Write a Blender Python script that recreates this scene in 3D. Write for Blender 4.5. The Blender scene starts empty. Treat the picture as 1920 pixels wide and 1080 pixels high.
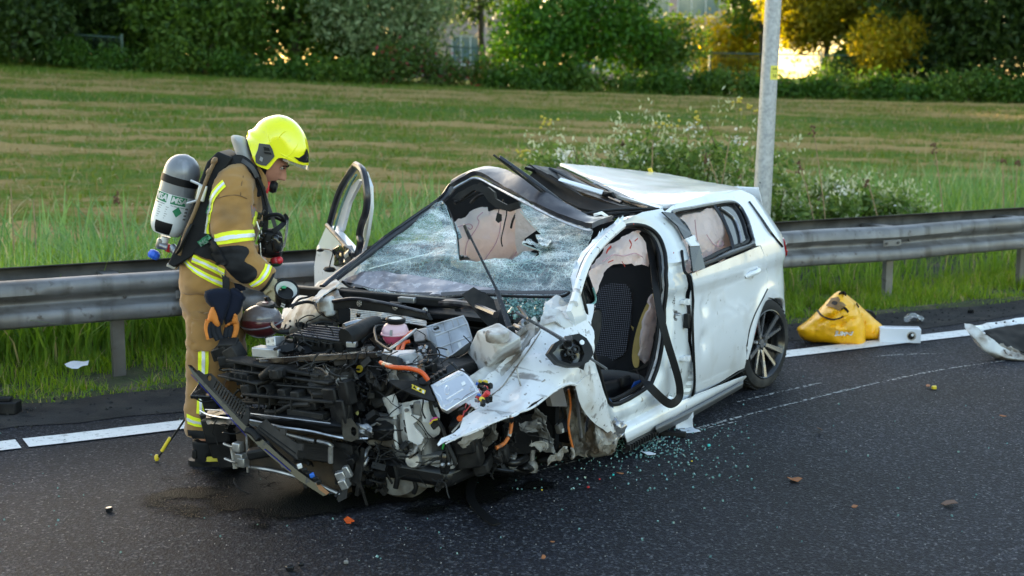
import bpy, bmesh, math, random
import numpy as np
from mathutils import Vector, Matrix, Euler, noise
from mathutils.geometry import delaunay_2d_cdt
random.seed(7)
RNG = np.random.default_rng(7)
SC = bpy.context.scene
COL = SC.collection
R = math.radians
# ------------------------------------------------------------------ camera, sky, sun, exposure
CAM_H, FPX = 2.0, 2600.0                       # eye height, focal length in 1920-wide pixels
PITCH = math.atan(380 / FPX)
cam_data = bpy.data.cameras.new('camera')
cam_data.sensor_width = 36.0
cam_data.lens = FPX / 1920 * 36
cam_data.clip_end = 2000
cam_data.dof.use_dof = True
cam_data.dof.focus_distance = 7.4
cam_data.dof.aperture_fstop = 2.6
cam = bpy.data.objects.new('camera', cam_data)
COL.objects.link(cam)
cam.location = (0, 0, CAM_H)
cam.rotation_euler = (math.pi / 2 - PITCH, 0, 0)
SC.camera = cam
SUN_AZ, SUN_EL = R(-32), R(9)                  # azimuth from the view axis (+Y), to the left and behind the hedge
world = bpy.data.worlds.new('World')
SC.world = world
world.use_nodes = True
wn = world.node_tree.nodes
wl = world.node_tree.links
wn.clear()
sky = wn.new('ShaderNodeTexSky')
sky.sky_type = 'NISHITA'
sky.sun_disc = False
sky.sun_elevation = SUN_EL
sky.sun_rotation = SUN_AZ
sky.air_density = 1.0
sky.dust_density = 1.3
sky.ozone_density = 0.6
bg = wn.new('ShaderNodeBackground')
bg.inputs['Strength'].default_value = 0.15
wo = wn.new('ShaderNodeOutputWorld')
wl.new(sky.outputs[0], bg.inputs[0])
wl.new(bg.outputs[0], wo.inputs[0])
sun_data = bpy.data.lights.new('sun', 'SUN')
sun_data.energy = 4.2
sun_data.angle = R(0.6)
sun_data.color = (1.0, 0.74, 0.42)
sun = bpy.data.objects.new('sun', sun_data)
COL.objects.link(sun)
sd = Vector((math.sin(SUN_AZ) * math.cos(SUN_EL), math.cos(SUN_AZ) * math.cos(SUN_EL), math.sin(SUN_EL)))
sun.rotation_euler = sd.to_track_quat('Z', 'Y').to_euler()
sun.location = (-20, 40, 30)
SC.view_settings.view_transform = 'Standard'
SC.view_settings.look = 'None'
SC.view_settings.gamma = 1.0
SC.view_settings.exposure = 2.35
SC.render.engine = 'CYCLES'
SC.cycles.max_bounces = 8
SC.cycles.transparent_max_bounces = 24
SC.cycles.caustics_reflective = False
SC.cycles.caustics_refractive = False
SC.cycles.sample_clamp_indirect = 6.0
# ------------------------------------------------------------------ measuring helpers: a sight line met with a real plane
_c, _s = math.cos(PITCH), math.sin(PITCH)
EYE = Vector((0, 0, CAM_H))
def sight(px, py):
 d = ((px - 960) / FPX, 1.0, -(py - 540) / FPX)
 return Vector((d[0], d[1] * _c + d[2] * _s, -d[1] * _s + d[2] * _c))
def meet(px, py, p, n):                         # world point where a sight line meets the plane (p, n)
 r = sight(px, py)
 return EYE + r * ((Vector(p) - EYE).dot(n) / r.dot(n))
def ground(px, py, z=0.0):
 return meet(px, py, (0, 0, z), Vector((0, 0, 1)))
def depth(px, py, Y):
 return meet(px, py, (0, Y, 0), Vector((0, 1, 0)))
# ------------------------------------------------------------------ materials
def M(name, base, rough=.5, metal=0., spec=.5, var=None, bump=None, coat=0., dirt=None, sheen=0., trans=None, alpha=None):
 m = bpy.data.materials.new(name)
 m.use_nodes = True
 nt = m.node_tree
 if max(base) < .032 and rough > .4: spec = min(spec, .22)
 N, L = nt.nodes, nt.links
 b = N['Principled BSDF']
 b.inputs['Base Color'].default_value = (*base, 1)
 b.inputs['Roughness'].default_value = rough
 b.inputs['Metallic'].default_value = metal
 b.inputs['Specular IOR Level'].default_value = spec
 b.inputs['Coat Weight'].default_value = coat
 b.inputs['Coat Roughness'].default_value = .06
 b.inputs['Sheen Weight'].default_value = sheen
 if trans: b.inputs['Transmission Weight'].default_value = trans
 if alpha is not None: b.inputs['Alpha'].default_value = alpha
 tc = N.new('ShaderNodeTexCoord')
 col = None
 def nz(scale, detail=4, sx=None):
  n = N.new('ShaderNodeTexNoise')
  n.inputs['Scale'].default_value = scale
  n.inputs['Detail'].default_value = detail
  if sx:
   mp = N.new('ShaderNodeMapping')
   mp.inputs['Scale'].default_value = sx
   L.new(tc.outputs['Object'], mp.inputs[0]); L.new(mp.outputs[0], n.inputs['Vector'])
  else:
   L.new(tc.outputs['Object'], n.inputs['Vector'])
  return n.outputs['Fac']
 def mix(f, a, c):
  mx = N.new('ShaderNodeMix'); mx.data_type = 'RGBA'
  L.new(f, mx.inputs[0])
  for s, v in ((6, a), (7, c)):
   if isinstance(v, tuple): mx.inputs[s].default_value = (*v[:3], 1)
   else: L.new(v, mx.inputs[s])
  return mx.outputs[2]
 def ramp(f, lo, hi):
  r = N.new('ShaderNodeMapRange')
  r.inputs[1].default_value = lo; r.inputs[2].default_value = hi
  L.new(f, r.inputs[0])
  return r.outputs[0]
 if var:
  sc, am = var[0], var[1]
  f = ramp(nz(sc, 5, var[2] if len(var) > 2 else None), .3, .7)
  col = mix(f, tuple(c * (1 - am) for c in base), tuple(min(1, c * (1 + am)) for c in base))
 for d in (dirt if isinstance(dirt, list) else [dirt] if dirt else []):
  dc, sc, lo, hi = d[:4]
  f = ramp(nz(sc, 8, d[4] if len(d) > 4 else None), lo, hi)
  col = mix(f, col if col is not None else base, dc)
 if col is not None: L.new(col, b.inputs['Base Color'])
 if dirt and not isinstance(dirt, list):
  r = N.new('ShaderNodeMapRange'); L.new(f, r.inputs[0])
  r.inputs[3].default_value = rough; r.inputs[4].default_value = max(rough, .75)
  L.new(r.outputs[0], b.inputs['Roughness'])
 if bump:
  bn = N.new('ShaderNodeBump')
  bn.inputs['Strength'].default_value = bump[1]
  bn.inputs['Distance'].default_value = bump[2] if len(bump) > 2 else .01
  L.new(nz(bump[0], 6, bump[3] if len(bump) > 3 else None), bn.inputs['Height'])
  L.new(bn.outputs[0], b.inputs['Normal'])
 m['mixer'] = 0
 return m
def leaf_mat(name, c1, c2, tr=.45, rough=.55, c3=None):
 """leaves: a colour per leaf between c1 and c2, light passing through"""
 m = bpy.data.materials.new(name); m.use_nodes = True
 N, L = m.node_tree.nodes, m.node_tree.links
 N.clear()
 g = N.new('ShaderNodeNewGeometry')
 rp = N.new('ShaderNodeValToRGB')
 rp.color_ramp.elements[0].color = (*c1, 1)
 rp.color_ramp.elements[1].color = (*c2, 1)
 if c3:
  e = rp.color_ramp.elements.new(.93); e.color = (*c2, 1)
  rp.color_ramp.elements[2].color = (*c3, 1)
  rp.color_ramp.elements[2].position = .97
 L.new(g.outputs['Random Per Island'], rp.inputs[0])
 d = N.new('ShaderNodeBsdfPrincipled')
 d.inputs['Roughness'].default_value = rough
 d.inputs['Specular IOR Level'].default_value = .35
 L.new(rp.outputs[0], d.inputs['Base Color'])
 t = N.new('ShaderNodeBsdfTranslucent')
 hs = N.new('ShaderNodeHueSaturation')
 hs.inputs['Hue'].default_value = .485
 hs.inputs['Saturation'].default_value = 1.1
 hs.inputs['Value'].default_value = 1.5
 L.new(rp.outputs[0], hs.inputs['Color']); L.new(hs.outputs[0], t.inputs[0])
 mx = N.new('ShaderNodeMixShader'); mx.inputs[0].default_value = tr
 L.new(d.outputs[0], mx.inputs[1]); L.new(t.outputs[0], mx.inputs[2])
 o = N.new('ShaderNodeOutputMaterial'); L.new(mx.outputs[0], o.inputs[0])
 return m
# ------------------------------------------------------------------ objects
def tag(o, label=None, cat=None, group=None, kind=None):
 if label: o['label'] = label
 if cat: o['category'] = cat
 if group: o['group'] = group
 if kind: o['kind'] = kind
 return o
def thing(name, label, cat, loc=(0, 0, 0), rz=0, group=None, parent=None):
 o = bpy.data.objects.new(name, None)
 COL.objects.link(o)
 o.empty_display_size = .2
 o.location = loc; o.rotation_euler = (0, 0, rz)
 if parent: o.parent = parent
 return tag(o, label, cat, group)
def put(name, me, mat=None, parent=None, loc=None, rot=None):
 o = bpy.data.objects.new(name, me)
 COL.objects.link(o)
 if mat is not None:
  me.materials.clear()
  for k in (mat if isinstance(mat, (list, tuple)) else [mat]): me.materials.append(k)
 if parent: o.parent = parent
 if loc is not None: o.location = loc
 if rot is not None: o.rotation_euler = rot
 return o
def copy_tree(o, parent=None):
 c = o.copy(); COL.objects.link(c)
 if parent: c.parent = parent
 for ch in list(o.children): copy_tree(ch, c)
 return c
def np_mesh(name, V, Q, smooth=False):
 """a mesh from arrays: V (n,3), Q (m,3 or 4)"""
 me = bpy.data.meshes.new(name)
 V = np.asarray(V, np.float32); Q = np.asarray(Q, np.int32)
 me.vertices.add(len(V)); me.vertices.foreach_set('co', V.ravel())
 k = Q.shape[1]
 me.loops.add(Q.size); me.loops.foreach_set('vertex_index', Q.ravel())
 me.polygons.add(len(Q))
 me.polygons.foreach_set('loop_start', np.arange(0, Q.size, k, dtype=np.int32))
 me.update(calc_edges=True)
 if smooth: me.polygons.foreach_set('use_smooth', np.ones(len(Q), bool))
 return me
def cr(pts, n=8, closed=False):
 """Catmull-Rom through pts, n steps a span"""
 P = [Vector(p) for p in pts]
 m = len(P); out = []
 if m < 3 and not closed:
  return [P[0].lerp(P[-1], i / n) for i in range(n + 1)]
 for i in range(m if closed else m - 1):
  if closed: a, b, c, d = P[i - 1], P[i], P[(i + 1) % m], P[(i + 2) % m]
  else: a, b, c, d = P[max(i - 1, 0)], P[i], P[i + 1], P[min(i + 2, m - 1)]
  for k in range(n):
   t = k / n
   out.append(.5 * ((2 * b) + (c - a) * t + (2 * a - 5 * b + 4 * c - d) * t * t + (3 * b - a - 3 * c + d) * t ** 3))
 if not closed: out.append(P[-1])
 return out
def frame(z, up=(0, 0, 1)):
 """rotation matrix whose z axis runs along z"""
 z = Vector(z).normalized()
 x = Vector(up).cross(z)
 if x.length < 1e-4: x = Vector((1, 0, 0)).cross(z)
 x.normalize(); y = z.cross(x)
 return Matrix((x, y, z)).transposed()
class MB:
 """collects shapes that end up as ONE mesh"""
 def __init__(s): s.V = []; s.F = []; s.K = []; s.k = 0
 def add(s, V, F):
  o = len(s.V); s.V += [tuple(v) for v in V]; s.F += [tuple(i + o for i in f) for f in F]; s.K += [s.k] * len(F)
  return s
 def box(s, c, d, rot=None, taper=1.0):
  c = Vector(c); h = Vector(d) / 2
  r = rot if isinstance(rot, Matrix) else (Euler(rot).to_matrix() if rot else Matrix.Identity(3))
  V = []
  for z in (-1, 1):
   t = taper if z > 0 else 1
   for x, y in ((-1, -1), (1, -1), (1, 1), (-1, 1)):
    V.append(c + r @ Vector((x * h.x * t, y * h.y * t, z * h.z)))
  return s.add(V, [(3, 2, 1, 0), (4, 5, 6, 7), (0, 1, 5, 4), (1, 2, 6, 5), (2, 3, 7, 6), (3, 0, 4, 7)])
 def tube(s, pts, r, n=8, caps=True, flat=1.0, up=(0, 0, 1)):
  P = [Vector(p) for p in pts]; m = len(P)
  rr = r if isinstance(r, (list, tuple)) else [r] * m
  V = []; x = None
  for i in range(m):
   t = (P[min(i + 1, m - 1)] - P[max(i - 1, 0)])
   if t.length < 1e-9: t = Vector((0, 0, 1))
   t.normalize()
   if x is None: x = frame(t, up).col[0].copy()
   x = (x - t * x.dot(t))
   if x.length < 1e-6: x = frame(t, up).col[0].copy()
   x.normalize(); y = t.cross(x)
   q = rr[i]
   for k in range(n):
    a = 2 * math.pi * k / n
    V.append(P[i] + x * math.cos(a) * q + y * math.sin(a) * q * flat)
  F = [(i * n + k, i * n + (k + 1) % n, (i + 1) * n + (k + 1) % n, (i + 1) * n + k) for i in range(m - 1) for k in range(n)]
  if caps: F += [tuple(range(n - 1, -1, -1)), tuple((m - 1) * n + k for k in range(n))]
  return s.add(V, F)
 def lathe(s, prof, c=(0, 0, 0), rot=None, n=24, caps=True, sx=1.0, sy=1.0):
  """prof: (radius, height) pairs turned round z"""
  c = Vector(c); r = rot if isinstance(rot, Matrix) else (Euler(rot).to_matrix() if rot else Matrix.Identity(3))
  V = []
  for q, z in prof:
   for k in range(n):
    a = 2 * math.pi * k / n
    V.append(c + r @ Vector((q * math.cos(a) * sx, q * math.sin(a) * sy, z)))
  m = len(prof)
  F = [(i * n + k, i * n + (k + 1) % n, (i + 1) * n + (k + 1) % n, (i + 1) * n + k) for i in range(m - 1) for k in range(n)]
  if caps:
   if prof[0][0] > 1e-6: F.append(tuple(range(n - 1, -1, -1)))
   if prof[-1][0] > 1e-6: F.append(tuple((m - 1) * n + k for k in range(n)))
  return s.add(V, F)
 def prism(s, poly, h, c=(0, 0, 0), rot=None):
  """a flat outline (x, y) raised by h along z"""
  c = Vector(c); r = rot if isinstance(rot, Matrix) else (Euler(rot).to_matrix() if rot else Matrix.Identity(3))
  n = len(poly)
  V = [c + r @ Vector((x, y, 0)) for x, y in poly] + [c + r @ Vector((x, y, h)) for x, y in poly]
  F = [tuple(range(n - 1, -1, -1)), tuple(range(n, 2 * n))] + [(i, (i + 1) % n, n + (i + 1) % n, n + i) for i in range(n)]
  return s.add(V, F)
 def ball(s, c, r, n=12, rot=None):
  r = r if isinstance(r, (tuple, list)) else (r, r, r)
  m = n // 2
  prof = [(math.sin(math.pi * i / m), -math.cos(math.pi * i / m)) for i in range(m + 1)]
  c = Vector(c); q = rot if isinstance(rot, Matrix) else (Euler(rot).to_matrix() if rot else Matrix.Identity(3))
  V = [c + q @ Vector((a * math.cos(2 * math.pi * k / n) * r[0], a * math.sin(2 * math.pi * k / n) * r[1], z * r[2])) for a, z in prof for k in range(n)]
  F = [(i * n + k, i * n + (k + 1) % n, (i + 1) * n + (k + 1) % n, (i + 1) * n + k) for i in range(m) for k in range(n)]
  return s.add(V, F)
 def solid(s, th):
  """give an open skin its thickness"""
  me = bpy.data.meshes.new('t'); me.from_pydata(s.V, [], s.F)
  n = len(s.V); W = [tuple(v.co - v.normal * th) for v in me.vertices]
  bpy.data.meshes.remove(me)
  cnt = {}
  for fi, f in enumerate(s.F):
   for a, b in zip(f, f[1:] + f[:1]):
    k = (min(a, b), max(a, b)); cnt[k] = None if k in cnt else (a, b, s.K[fi])
  F0, K0 = list(s.F), list(s.K)
  s.V += W; s.F += [tuple(i + n for i in f[::-1]) for f in F0]; s.K += K0
  for q in cnt.values():
   if q: s.F.append((q[1], q[0], q[0] + n, q[1] + n)); s.K.append(q[2])
 def build(s, name, mat, parent=None, smooth=True, sharp=38, bevel=0, thick=0, loc=None, rot=None, sub=0, weld=False):
  if thick: s.solid(thick)
  me = bpy.data.meshes.new(name)
  me.from_pydata(s.V, [], s.F)
  bm = bmesh.new(); bm.from_mesh(me)
  for f, k in zip(bm.faces, s.K): f.material_index = k
  if weld: bmesh.ops.remove_doubles(bm, verts=bm.verts, dist=1e-4)
  bmesh.ops.dissolve_degenerate(bm, dist=1e-6, edges=bm.edges)
  bmesh.ops.recalc_face_normals(bm, faces=bm.faces)
  bm.to_mesh(me); bm.free()
  if smooth:
   me.polygons.foreach_set('use_smooth', np.ones(len(me.polygons), bool))
   if not sub: me.set_sharp_from_angle(angle=R(sharp))
  o = put(name, me, mat, parent, loc, rot)
  if bevel:
   q = o.modifiers.new('bevel', 'BEVEL'); q.width = bevel; q.segments = 2; q.limit_method = 'ANGLE'; q.angle_limit = R(40)
  if sub:
   q = o.modifiers.new('sub', 'SUBSURF'); q.levels = sub; q.render_levels = sub
  return o
def inside(P, poly):
 x, y = P[:, 0], P[:, 1]; r = np.zeros(len(P), bool)
 n = len(poly)
 for i in range(n):
  x0, y0 = poly[i]; x1, y1 = poly[(i + 1) % n]
  c = ((y0 > y) != (y1 > y))
  with np.errstate(divide='ignore', invalid='ignore'):
   r ^= c & (x < (x1 - x0) * (y - y0) / (y1 - y0) + x0)
 return r
def fill(outline, holes=(), res=.05):
 """triangles of a flat outline with holes, with points inside about res apart"""
 pts = []; edges = []
 for lp in [outline] + list(holes):
  s = len(pts); loop = []
  n = len(lp)
  for i in range(n):
   a, b = np.array(lp[i], float), np.array(lp[(i + 1) % n], float)
   k = max(1, int(np.linalg.norm(b - a) / res))
   for j in range(k): loop.append(a + (b - a) * j / k)
  pts += [tuple(p) for p in loop]
  m = len(loop)
  edges += [(s + i, s + (i + 1) % m) for i in range(m)]
 B = np.array(pts)
 lo, hi = B.min(0), B.max(0)
 gx = np.arange(lo[0] + res / 2, hi[0], res); gy = np.arange(lo[1] + res / 2, hi[1], res * .87)
 G = np.array([(x + (res / 2 if j % 2 else 0), y) for j, y in enumerate(gy) for x in gx]) if len(gx) and len(gy) else np.zeros((0, 2))
 if len(G):
  ok = inside(G, outline)
  for h in holes: ok &= ~inside(G, h)
  G = G[ok]
  if len(G):
   d = np.min(np.linalg.norm(G[:, None] - B[None], axis=2), axis=1)
   G = G[d > res * .45]
 A = [Vector(p) for p in pts] + [Vector(p) for p in G]
 v, _, f, *_ = delaunay_2d_cdt(A, edges, [], 0, 1e-6)
 v = np.array([tuple(p) for p in v]); f = [tuple(t) for t in f]
 if not f: return v, f
 cen = np.array([v[list(t)].mean(0) for t in f])
 ok = inside(cen, outline)
 for h in holes: ok &= ~inside(cen, h)
 return v, [t for t, k in zip(f, ok) if k]
def n3(p, s, k=3):
 """fractal noise about zero"""
 return noise.fractal(Vector(p) * s, .6, 2.0, k)
def smooth_loop(pts, n=4):
 return [(p.x, p.y) for p in cr([(x, y, 0) for x, y in pts], n, True)]
def text(body, size, name, mat, parent, loc, rotm, extrude=.0006, align='CENTER', shear=0, bold=0, sx=1.0):
 cu = bpy.data.curves.new(name, 'FONT')
 cu.body = body; cu.size = size; cu.extrude = extrude; cu.align_x = align; cu.align_y = 'CENTER'; cu.shear = shear; cu.offset = bold
 o = bpy.data.objects.new(name, cu)
 me = bpy.data.meshes.new_from_object(o)
 bpy.data.objects.remove(o); bpy.data.curves.remove(cu)
 r = put(name, me, mat, parent)
 r.matrix_local = Matrix.Translation(Vector(loc)) @ rotm.to_4x4() @ Matrix.Diagonal((sx, 1, 1, 1))
 return r
# ================================================================== THE SETTING
RU = Vector((0.87749, 0.47960, 0)); RN = Vector((-0.47960, 0.87749, 0))   # along the carriageway, across it towards the grass
def RD(u, v, z=0.0): return RU * u + RN * v + Vector((0, 0, z))
EDGE_V = 8.98                                   # edge of the asphalt
def node_mat(name):
 m = bpy.data.materials.new(name); m.use_nodes = True
 return m, m.node_tree.nodes, m.node_tree.links, m.node_tree.nodes['Principled BSDF']
def nd(N, t, **k):
 n = N.new(t)
 for a, b in k.items():
  if a.startswith('i_'): n.inputs[int(a[2:]) if a[2:].isdigit() else a[2:]].default_value = b
  else: setattr(n, a, b)
 return n
# ---- asphalt
m_asphalt, N, L, B = node_mat('asphalt')
tc = nd(N, 'ShaderNodeTexCoord')
vo = nd(N, 'ShaderNodeTexVoronoi', i_Scale=92.0)
vo2 = nd(N, 'ShaderNodeTexVoronoi', i_Scale=62.0)
no = nd(N, 'ShaderNodeTexNoise', i_Scale=.55, i_Detail=5.0)
no2 = nd(N, 'ShaderNodeTexNoise', i_Scale=260.0, i_Detail=2.0)
for q in (vo, vo2, no, no2): L.new(tc.outputs['Object'], q.inputs['Vector'])
r1 = nd(N, 'ShaderNodeValToRGB')
cr_ = r1.color_ramp
cr_.elements[0].position = 0.0; cr_.elements[0].color = (.007, .007, .0095, 1)
cr_.elements[1].position = 1.0; cr_.elements[1].color = (.15, .15, .155, 1)
for p_, c_ in ((.55, (.0115, .0122, .0195)), (.8, (.028, .029, .041)), (.95, (.070, .071, .082))):
 e_ = cr_.elements.new(p_); e_.color = (*c_, 1)
sepc = nd(N, 'ShaderNodeSeparateColor')
L.new(vo.outputs['Color'], sepc.inputs[0]); L.new(sepc.outputs[0], r1.inputs[0])
mr = nd(N, 'ShaderNodeMapRange', i_1=.35, i_2=.68, i_3=.62, i_4=1.35)
L.new(no.outputs['Fac'], mr.inputs[0])
mm = nd(N, 'ShaderNodeVectorMath', operation='SCALE')
L.new(r1.outputs[0], mm.inputs[0]); L.new(mr.outputs[0], mm.inputs['Scale'])
L.new(mm.outputs[0], B.inputs['Base Color'])
B.inputs['Roughness'].default_value = .62
B.inputs['Specular IOR Level'].default_value = .16
ad = nd(N, 'ShaderNodeMath', operation='ADD'); L.new(vo.outputs['Distance'], ad.inputs[0]); L.new(vo2.outputs['Distance'], ad.inputs[1])
ad2 = nd(N, 'ShaderNodeMath', operation='ADD'); L.new(ad.outputs[0], ad2.inputs[0]); L.new(no2.outputs['Fac'], ad2.inputs[1])
bp = nd(N, 'ShaderNodeBump', i_Strength=1.0, i_Distance=.008)
L.new(ad2.outputs[0], bp.inputs['Height']); L.new(bp.outputs[0], B.inputs['Normal'])
def strip(name, u0, u1, v0, v1, z, mat, kind='structure', nu=60, wob0=0, wob1=0, parent=None):
 V = []; F = []
 for i in range(nu + 1):
  u = u0 + (u1 - u0) * i / nu
  V.append(RD(u, v0 + wob0 * n3((u, 3, 0), 1.7), z)); V.append(RD(u, v1 + wob1 * n3((u, 9, 0), 2.3), z))
 F = [(2 * i, 2 * i + 2, 2 * i + 3, 2 * i + 1) for i in range(nu)]
 me = bpy.data.meshes.new(name); me.from_pydata([tuple(p) for p in V], [], F)
 o = put(name, me, mat, parent)
 return tag(o, kind=kind) if kind else o
strip('road', -60, 140, -60, EDGE_V + .03, 0, m_asphalt, nu=400, wob1=.10)
m_dusty = M('dusty asphalt', (.030, .027, .026), .85, var=(3, .35), dirt=[((.055, .047, .040), 5, .5, .75), ((.012, .012, .012), 9, .58, .7)], bump=(70, .9, .02))
strip('road_edge', -40, 90, 8.36, EDGE_V + .05, .004, m_dusty, nu=400, wob0=.16, wob1=.14)
m_line = M('road paint', (.72, .72, .70), .6, var=(30, .06), dirt=[((.30, .29, .28), 22, .57, .72), ((.06, .06, .06), 60, .66, .72)], bump=(150, .5, .004))
u_cut = RU.dot(ground(45, 838))
for k, (a_, b_) in enumerate(((-40, u_cut - .02), (u_cut + .02, 5.955), (6.0, 90))):
 strip('road_line', a_, b_, 7.88, 8.09, .008, m_line, nu=100, wob0=.008, wob1=.008)
# scratches gouged along the road
m_scratch, N, L, B = node_mat('scratched asphalt')
tc = nd(N, 'ShaderNodeTexCoord'); no = nd(N, 'ShaderNodeTexNoise', i_Scale=38.0, i_Detail=5.0)
L.new(tc.outputs['Object'], no.inputs[0])
ra = nd(N, 'ShaderNodeMapRange', i_1=.45, i_2=.56); L.new(no.outputs['Fac'], ra.inputs[0])
L.new(ra.outputs[0], B.inputs['Alpha']); B.inputs['Base Color'].default_value = (.36, .36, .35, 1); B.inputs['Roughness'].default_value = .8
def scratch(px, w):
 P = cr([ground(x, y, .004) for x, y in px], 12)
 V = []; F = []
 for i, p in enumerate(P):
  t = (P[min(i + 1, len(P) - 1)] - P[max(i - 1, 0)]).normalized(); s = Vector((-t.y, t.x, 0))
  q = w * (.5 + .5 * math.sin(math.pi * i / (len(P) - 1))) * (1 + .5 * n3(p, 3))
  V += [tuple(p + s * q), tuple(p - s * q)]
 F = [(2 * i, 2 * i + 1, 2 * i + 3, 2 * i + 2) for i in range(len(P) - 1)]
 me = bpy.data.meshes.new('road_scratch'); me.from_pydata(V, [], F)
 tag(put('road_scratch', me, m_scratch), kind='structure')
scratch([(1000, 884), (1180, 838), (1400, 778), (1600, 728), (1760, 694), (1885, 676)], .013)
scratch([(1380, 754), (1460, 735), (1545, 716)], .014)
scratch([(1640, 668), (1700, 664), (1765, 663)], .012)
scratch([(1300, 806), (1345, 798), (1380, 790)], .008)
# oil and coolant spilt under the front
m_wet, N, L, B = node_mat('oily asphalt')
tc = nd(N, 'ShaderNodeTexCoord'); no = nd(N, 'ShaderNodeTexNoise', i_Scale=3.2, i_Detail=7.0)
vo = nd(N, 'ShaderNodeTexVoronoi', i_Scale=115.0)
for q in (no, vo): L.new(tc.outputs['Object'], q.inputs['Vector'])
ra = nd(N, 'ShaderNodeAttribute', attribute_name='wet')
sb = nd(N, 'ShaderNodeMath', operation='ADD'); L.new(ra.outputs['Fac'], sb.inputs[0])
nm = nd(N, 'ShaderNodeMapRange', i_1=.25, i_2=.75, i_3=-.55, i_4=.55); L.new(no.outputs['Fac'], nm.inputs[0]); L.new(nm.outputs[0], sb.inputs[1])
rm = nd(N, 'ShaderNodeMapRange', i_1=.30, i_2=.62); L.new(sb.outputs[0], rm.inputs[0]); L.new(rm.outputs[0], B.inputs['Alpha'])
B.inputs['Base Color'].default_value = (.004, .004, .004, 1); B.inputs['Roughness'].default_value = .5
B.inputs['Specular IOR Level'].default_value = .07
bp = nd(N, 'ShaderNodeBump', i_Strength=.9, i_Distance=.008); L.new(vo.outputs['Distance'], bp.inputs['Height']); L.new(bp.outputs[0], B.inputs['Normal'])
pc = ground(640, 918); V = []; F = []; wet = []
nu, nv = 60, 40
for j in range(nv + 1):
 for i in range(nu + 1):
  a_, b_ = (i / nu - .5) * 2, (j / nv - .5) * 2
  p = pc + Vector((1, .18, 0)) * a_ * 1.25 + Vector((-.1, 1, 0)) * b_ * .62
  V.append((p.x, p.y, .006)); wet.append(1.35 * (1 - (a_ * a_ + b_ * b_) ** .5))
F = [(j * (nu + 1) + i, j * (nu + 1) + i + 1, (j + 1) * (nu + 1) + i + 1, (j + 1) * (nu + 1) + i) for j in range(nv) for i in range(nu)]
me = bpy.data.meshes.new('oil_puddle'); me.from_pydata(V, [], F)
at = me.attributes.new('wet', 'FLOAT', 'POINT'); at.data.foreach_set('value', np.array(wet, np.float32))
tag(put('oil_puddle', me, m_wet), 'dark oily puddle spread on the asphalt under the crushed car front', 'puddle', kind='stuff')
# ---- terrain behind the carriageway
def sstep(a, b, x):
 t = min(1, max(0, (x - a) / (b - a))); return t * t * (3 - 2 * t)
def land(X, Y):
 v = -0.4796 * X + 0.87749 * Y
 Y0 = min(40, max(11.5, 13.2 + .5 * X))
 q = max(-26, min(24, X)); top = 2.03 - .036 * q + .0008 * q * q
 t = (Y - Y0) / (48 - Y0)
 z = top * t if t > 0 else 0
 z = z * (1 - .25 * math.exp(-max(0, t) * 6))
 if t > 1: z = top + (Y - 48) * .008
 return z * sstep(9.9, 12.5, v) - .05 * sstep(8.98, 9.6, v)
m_soil = M('verge soil', (.035, .045, .010), .95, var=(5, .4), dirt=[((.11, .085, .05), 3, .5, .7)], bump=(30, 1, .03))
V = []; F = []
us = np.concatenate([np.arange(-60, -6, 2.0), np.arange(-6, 22, .35), np.arange(22, 90, 2.0)])
vs = np.array([8.93, 9.0, 9.1, 9.3, 9.6, 9.9, 10.3, 10.8, 11.5, 12.2, 13])
for v in vs:
 for u in us:
  p = RD(u, v); V.append((p.x, p.y, max(-.02, land(p.x, p.y)) if v < 8.99 else land(p.x, p.y) + .02 * n3(p, 1.5) + (.015 if v > 9 else -.01)))
n_ = len(us)
F = [(j * n_ + i, j * n_ + i + 1, (j + 1) * n_ + i + 1, (j + 1) * n_ + i) for j in range(len(vs) - 1) for i in range(n_ - 1)]
me = bpy.data.meshes.new('verge'); me.from_pydata(V, [], F); me.polygons.foreach_set('use_smooth', np.ones(len(F), bool))
tag(put('verge', me, m_soil), kind='structure')
# mown bank: raised swaths of cut grass run across it
def swath(X, Y):
 w = Y + .06 * X + .75 * n3((X * .16, Y * .22, 0), 1.0) + .25 * n3((X * .8, Y * 1.5, 4), .9)
 b = .62 + .85 * n3((X * .12, Y * .45, 9), 1.0) + .5 * n3((X * .5, Y * .9, 2), 1.0)
 return max(0, min(1, (.5 + .5 * math.sin(2 * math.pi * w / 2.2)) * max(0, b) * 1.25 + .12))
m_field, N, L, B = node_mat('mown grass')
tc = nd(N, 'ShaderNodeTexCoord'); at = nd(N, 'ShaderNodeAttribute', attribute_name='hay')
mp = nd(N, 'ShaderNodeMapping'); mp.inputs['Scale'].default_value = (.55, 2.2, 1); L.new(tc.outputs['Object'], mp.inputs[0])
no = nd(N, 'ShaderNodeTexNoise', i_Scale=1.3, i_Detail=8.0, i_Roughness=.68); L.new(mp.outputs[0], no.inputs[0])
no2 = nd(N, 'ShaderNodeTexNoise', i_Scale=9.0, i_Detail=6.0, i_Roughness=.7); L.new(tc.outputs['Object'], no2.inputs[0])
a1 = nd(N, 'ShaderNodeMapRange', i_1=.3, i_2=.7, i_3=-.38, i_4=.38); L.new(no.outputs['Fac'], a1.inputs[0])
a2 = nd(N, 'ShaderNodeMath', operation='ADD'); L.new(at.outputs['Fac'], a2.inputs[0]); L.new(a1.outputs[0], a2.inputs[1])
a3 = nd(N, 'ShaderNodeMapRange', i_1=.25, i_2=.75, i_3=-.25, i_4=.25); L.new(no2.outputs['Fac'], a3.inputs[0])
a4 = nd(N, 'ShaderNodeMath', operation='ADD'); L.new(a2.outputs[0], a4.inputs[0]); L.new(a3.outputs[0], a4.inputs[1])
rr = nd(N, 'ShaderNodeValToRGB'); L.new(a4.outputs[0], rr.inputs[0])
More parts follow.
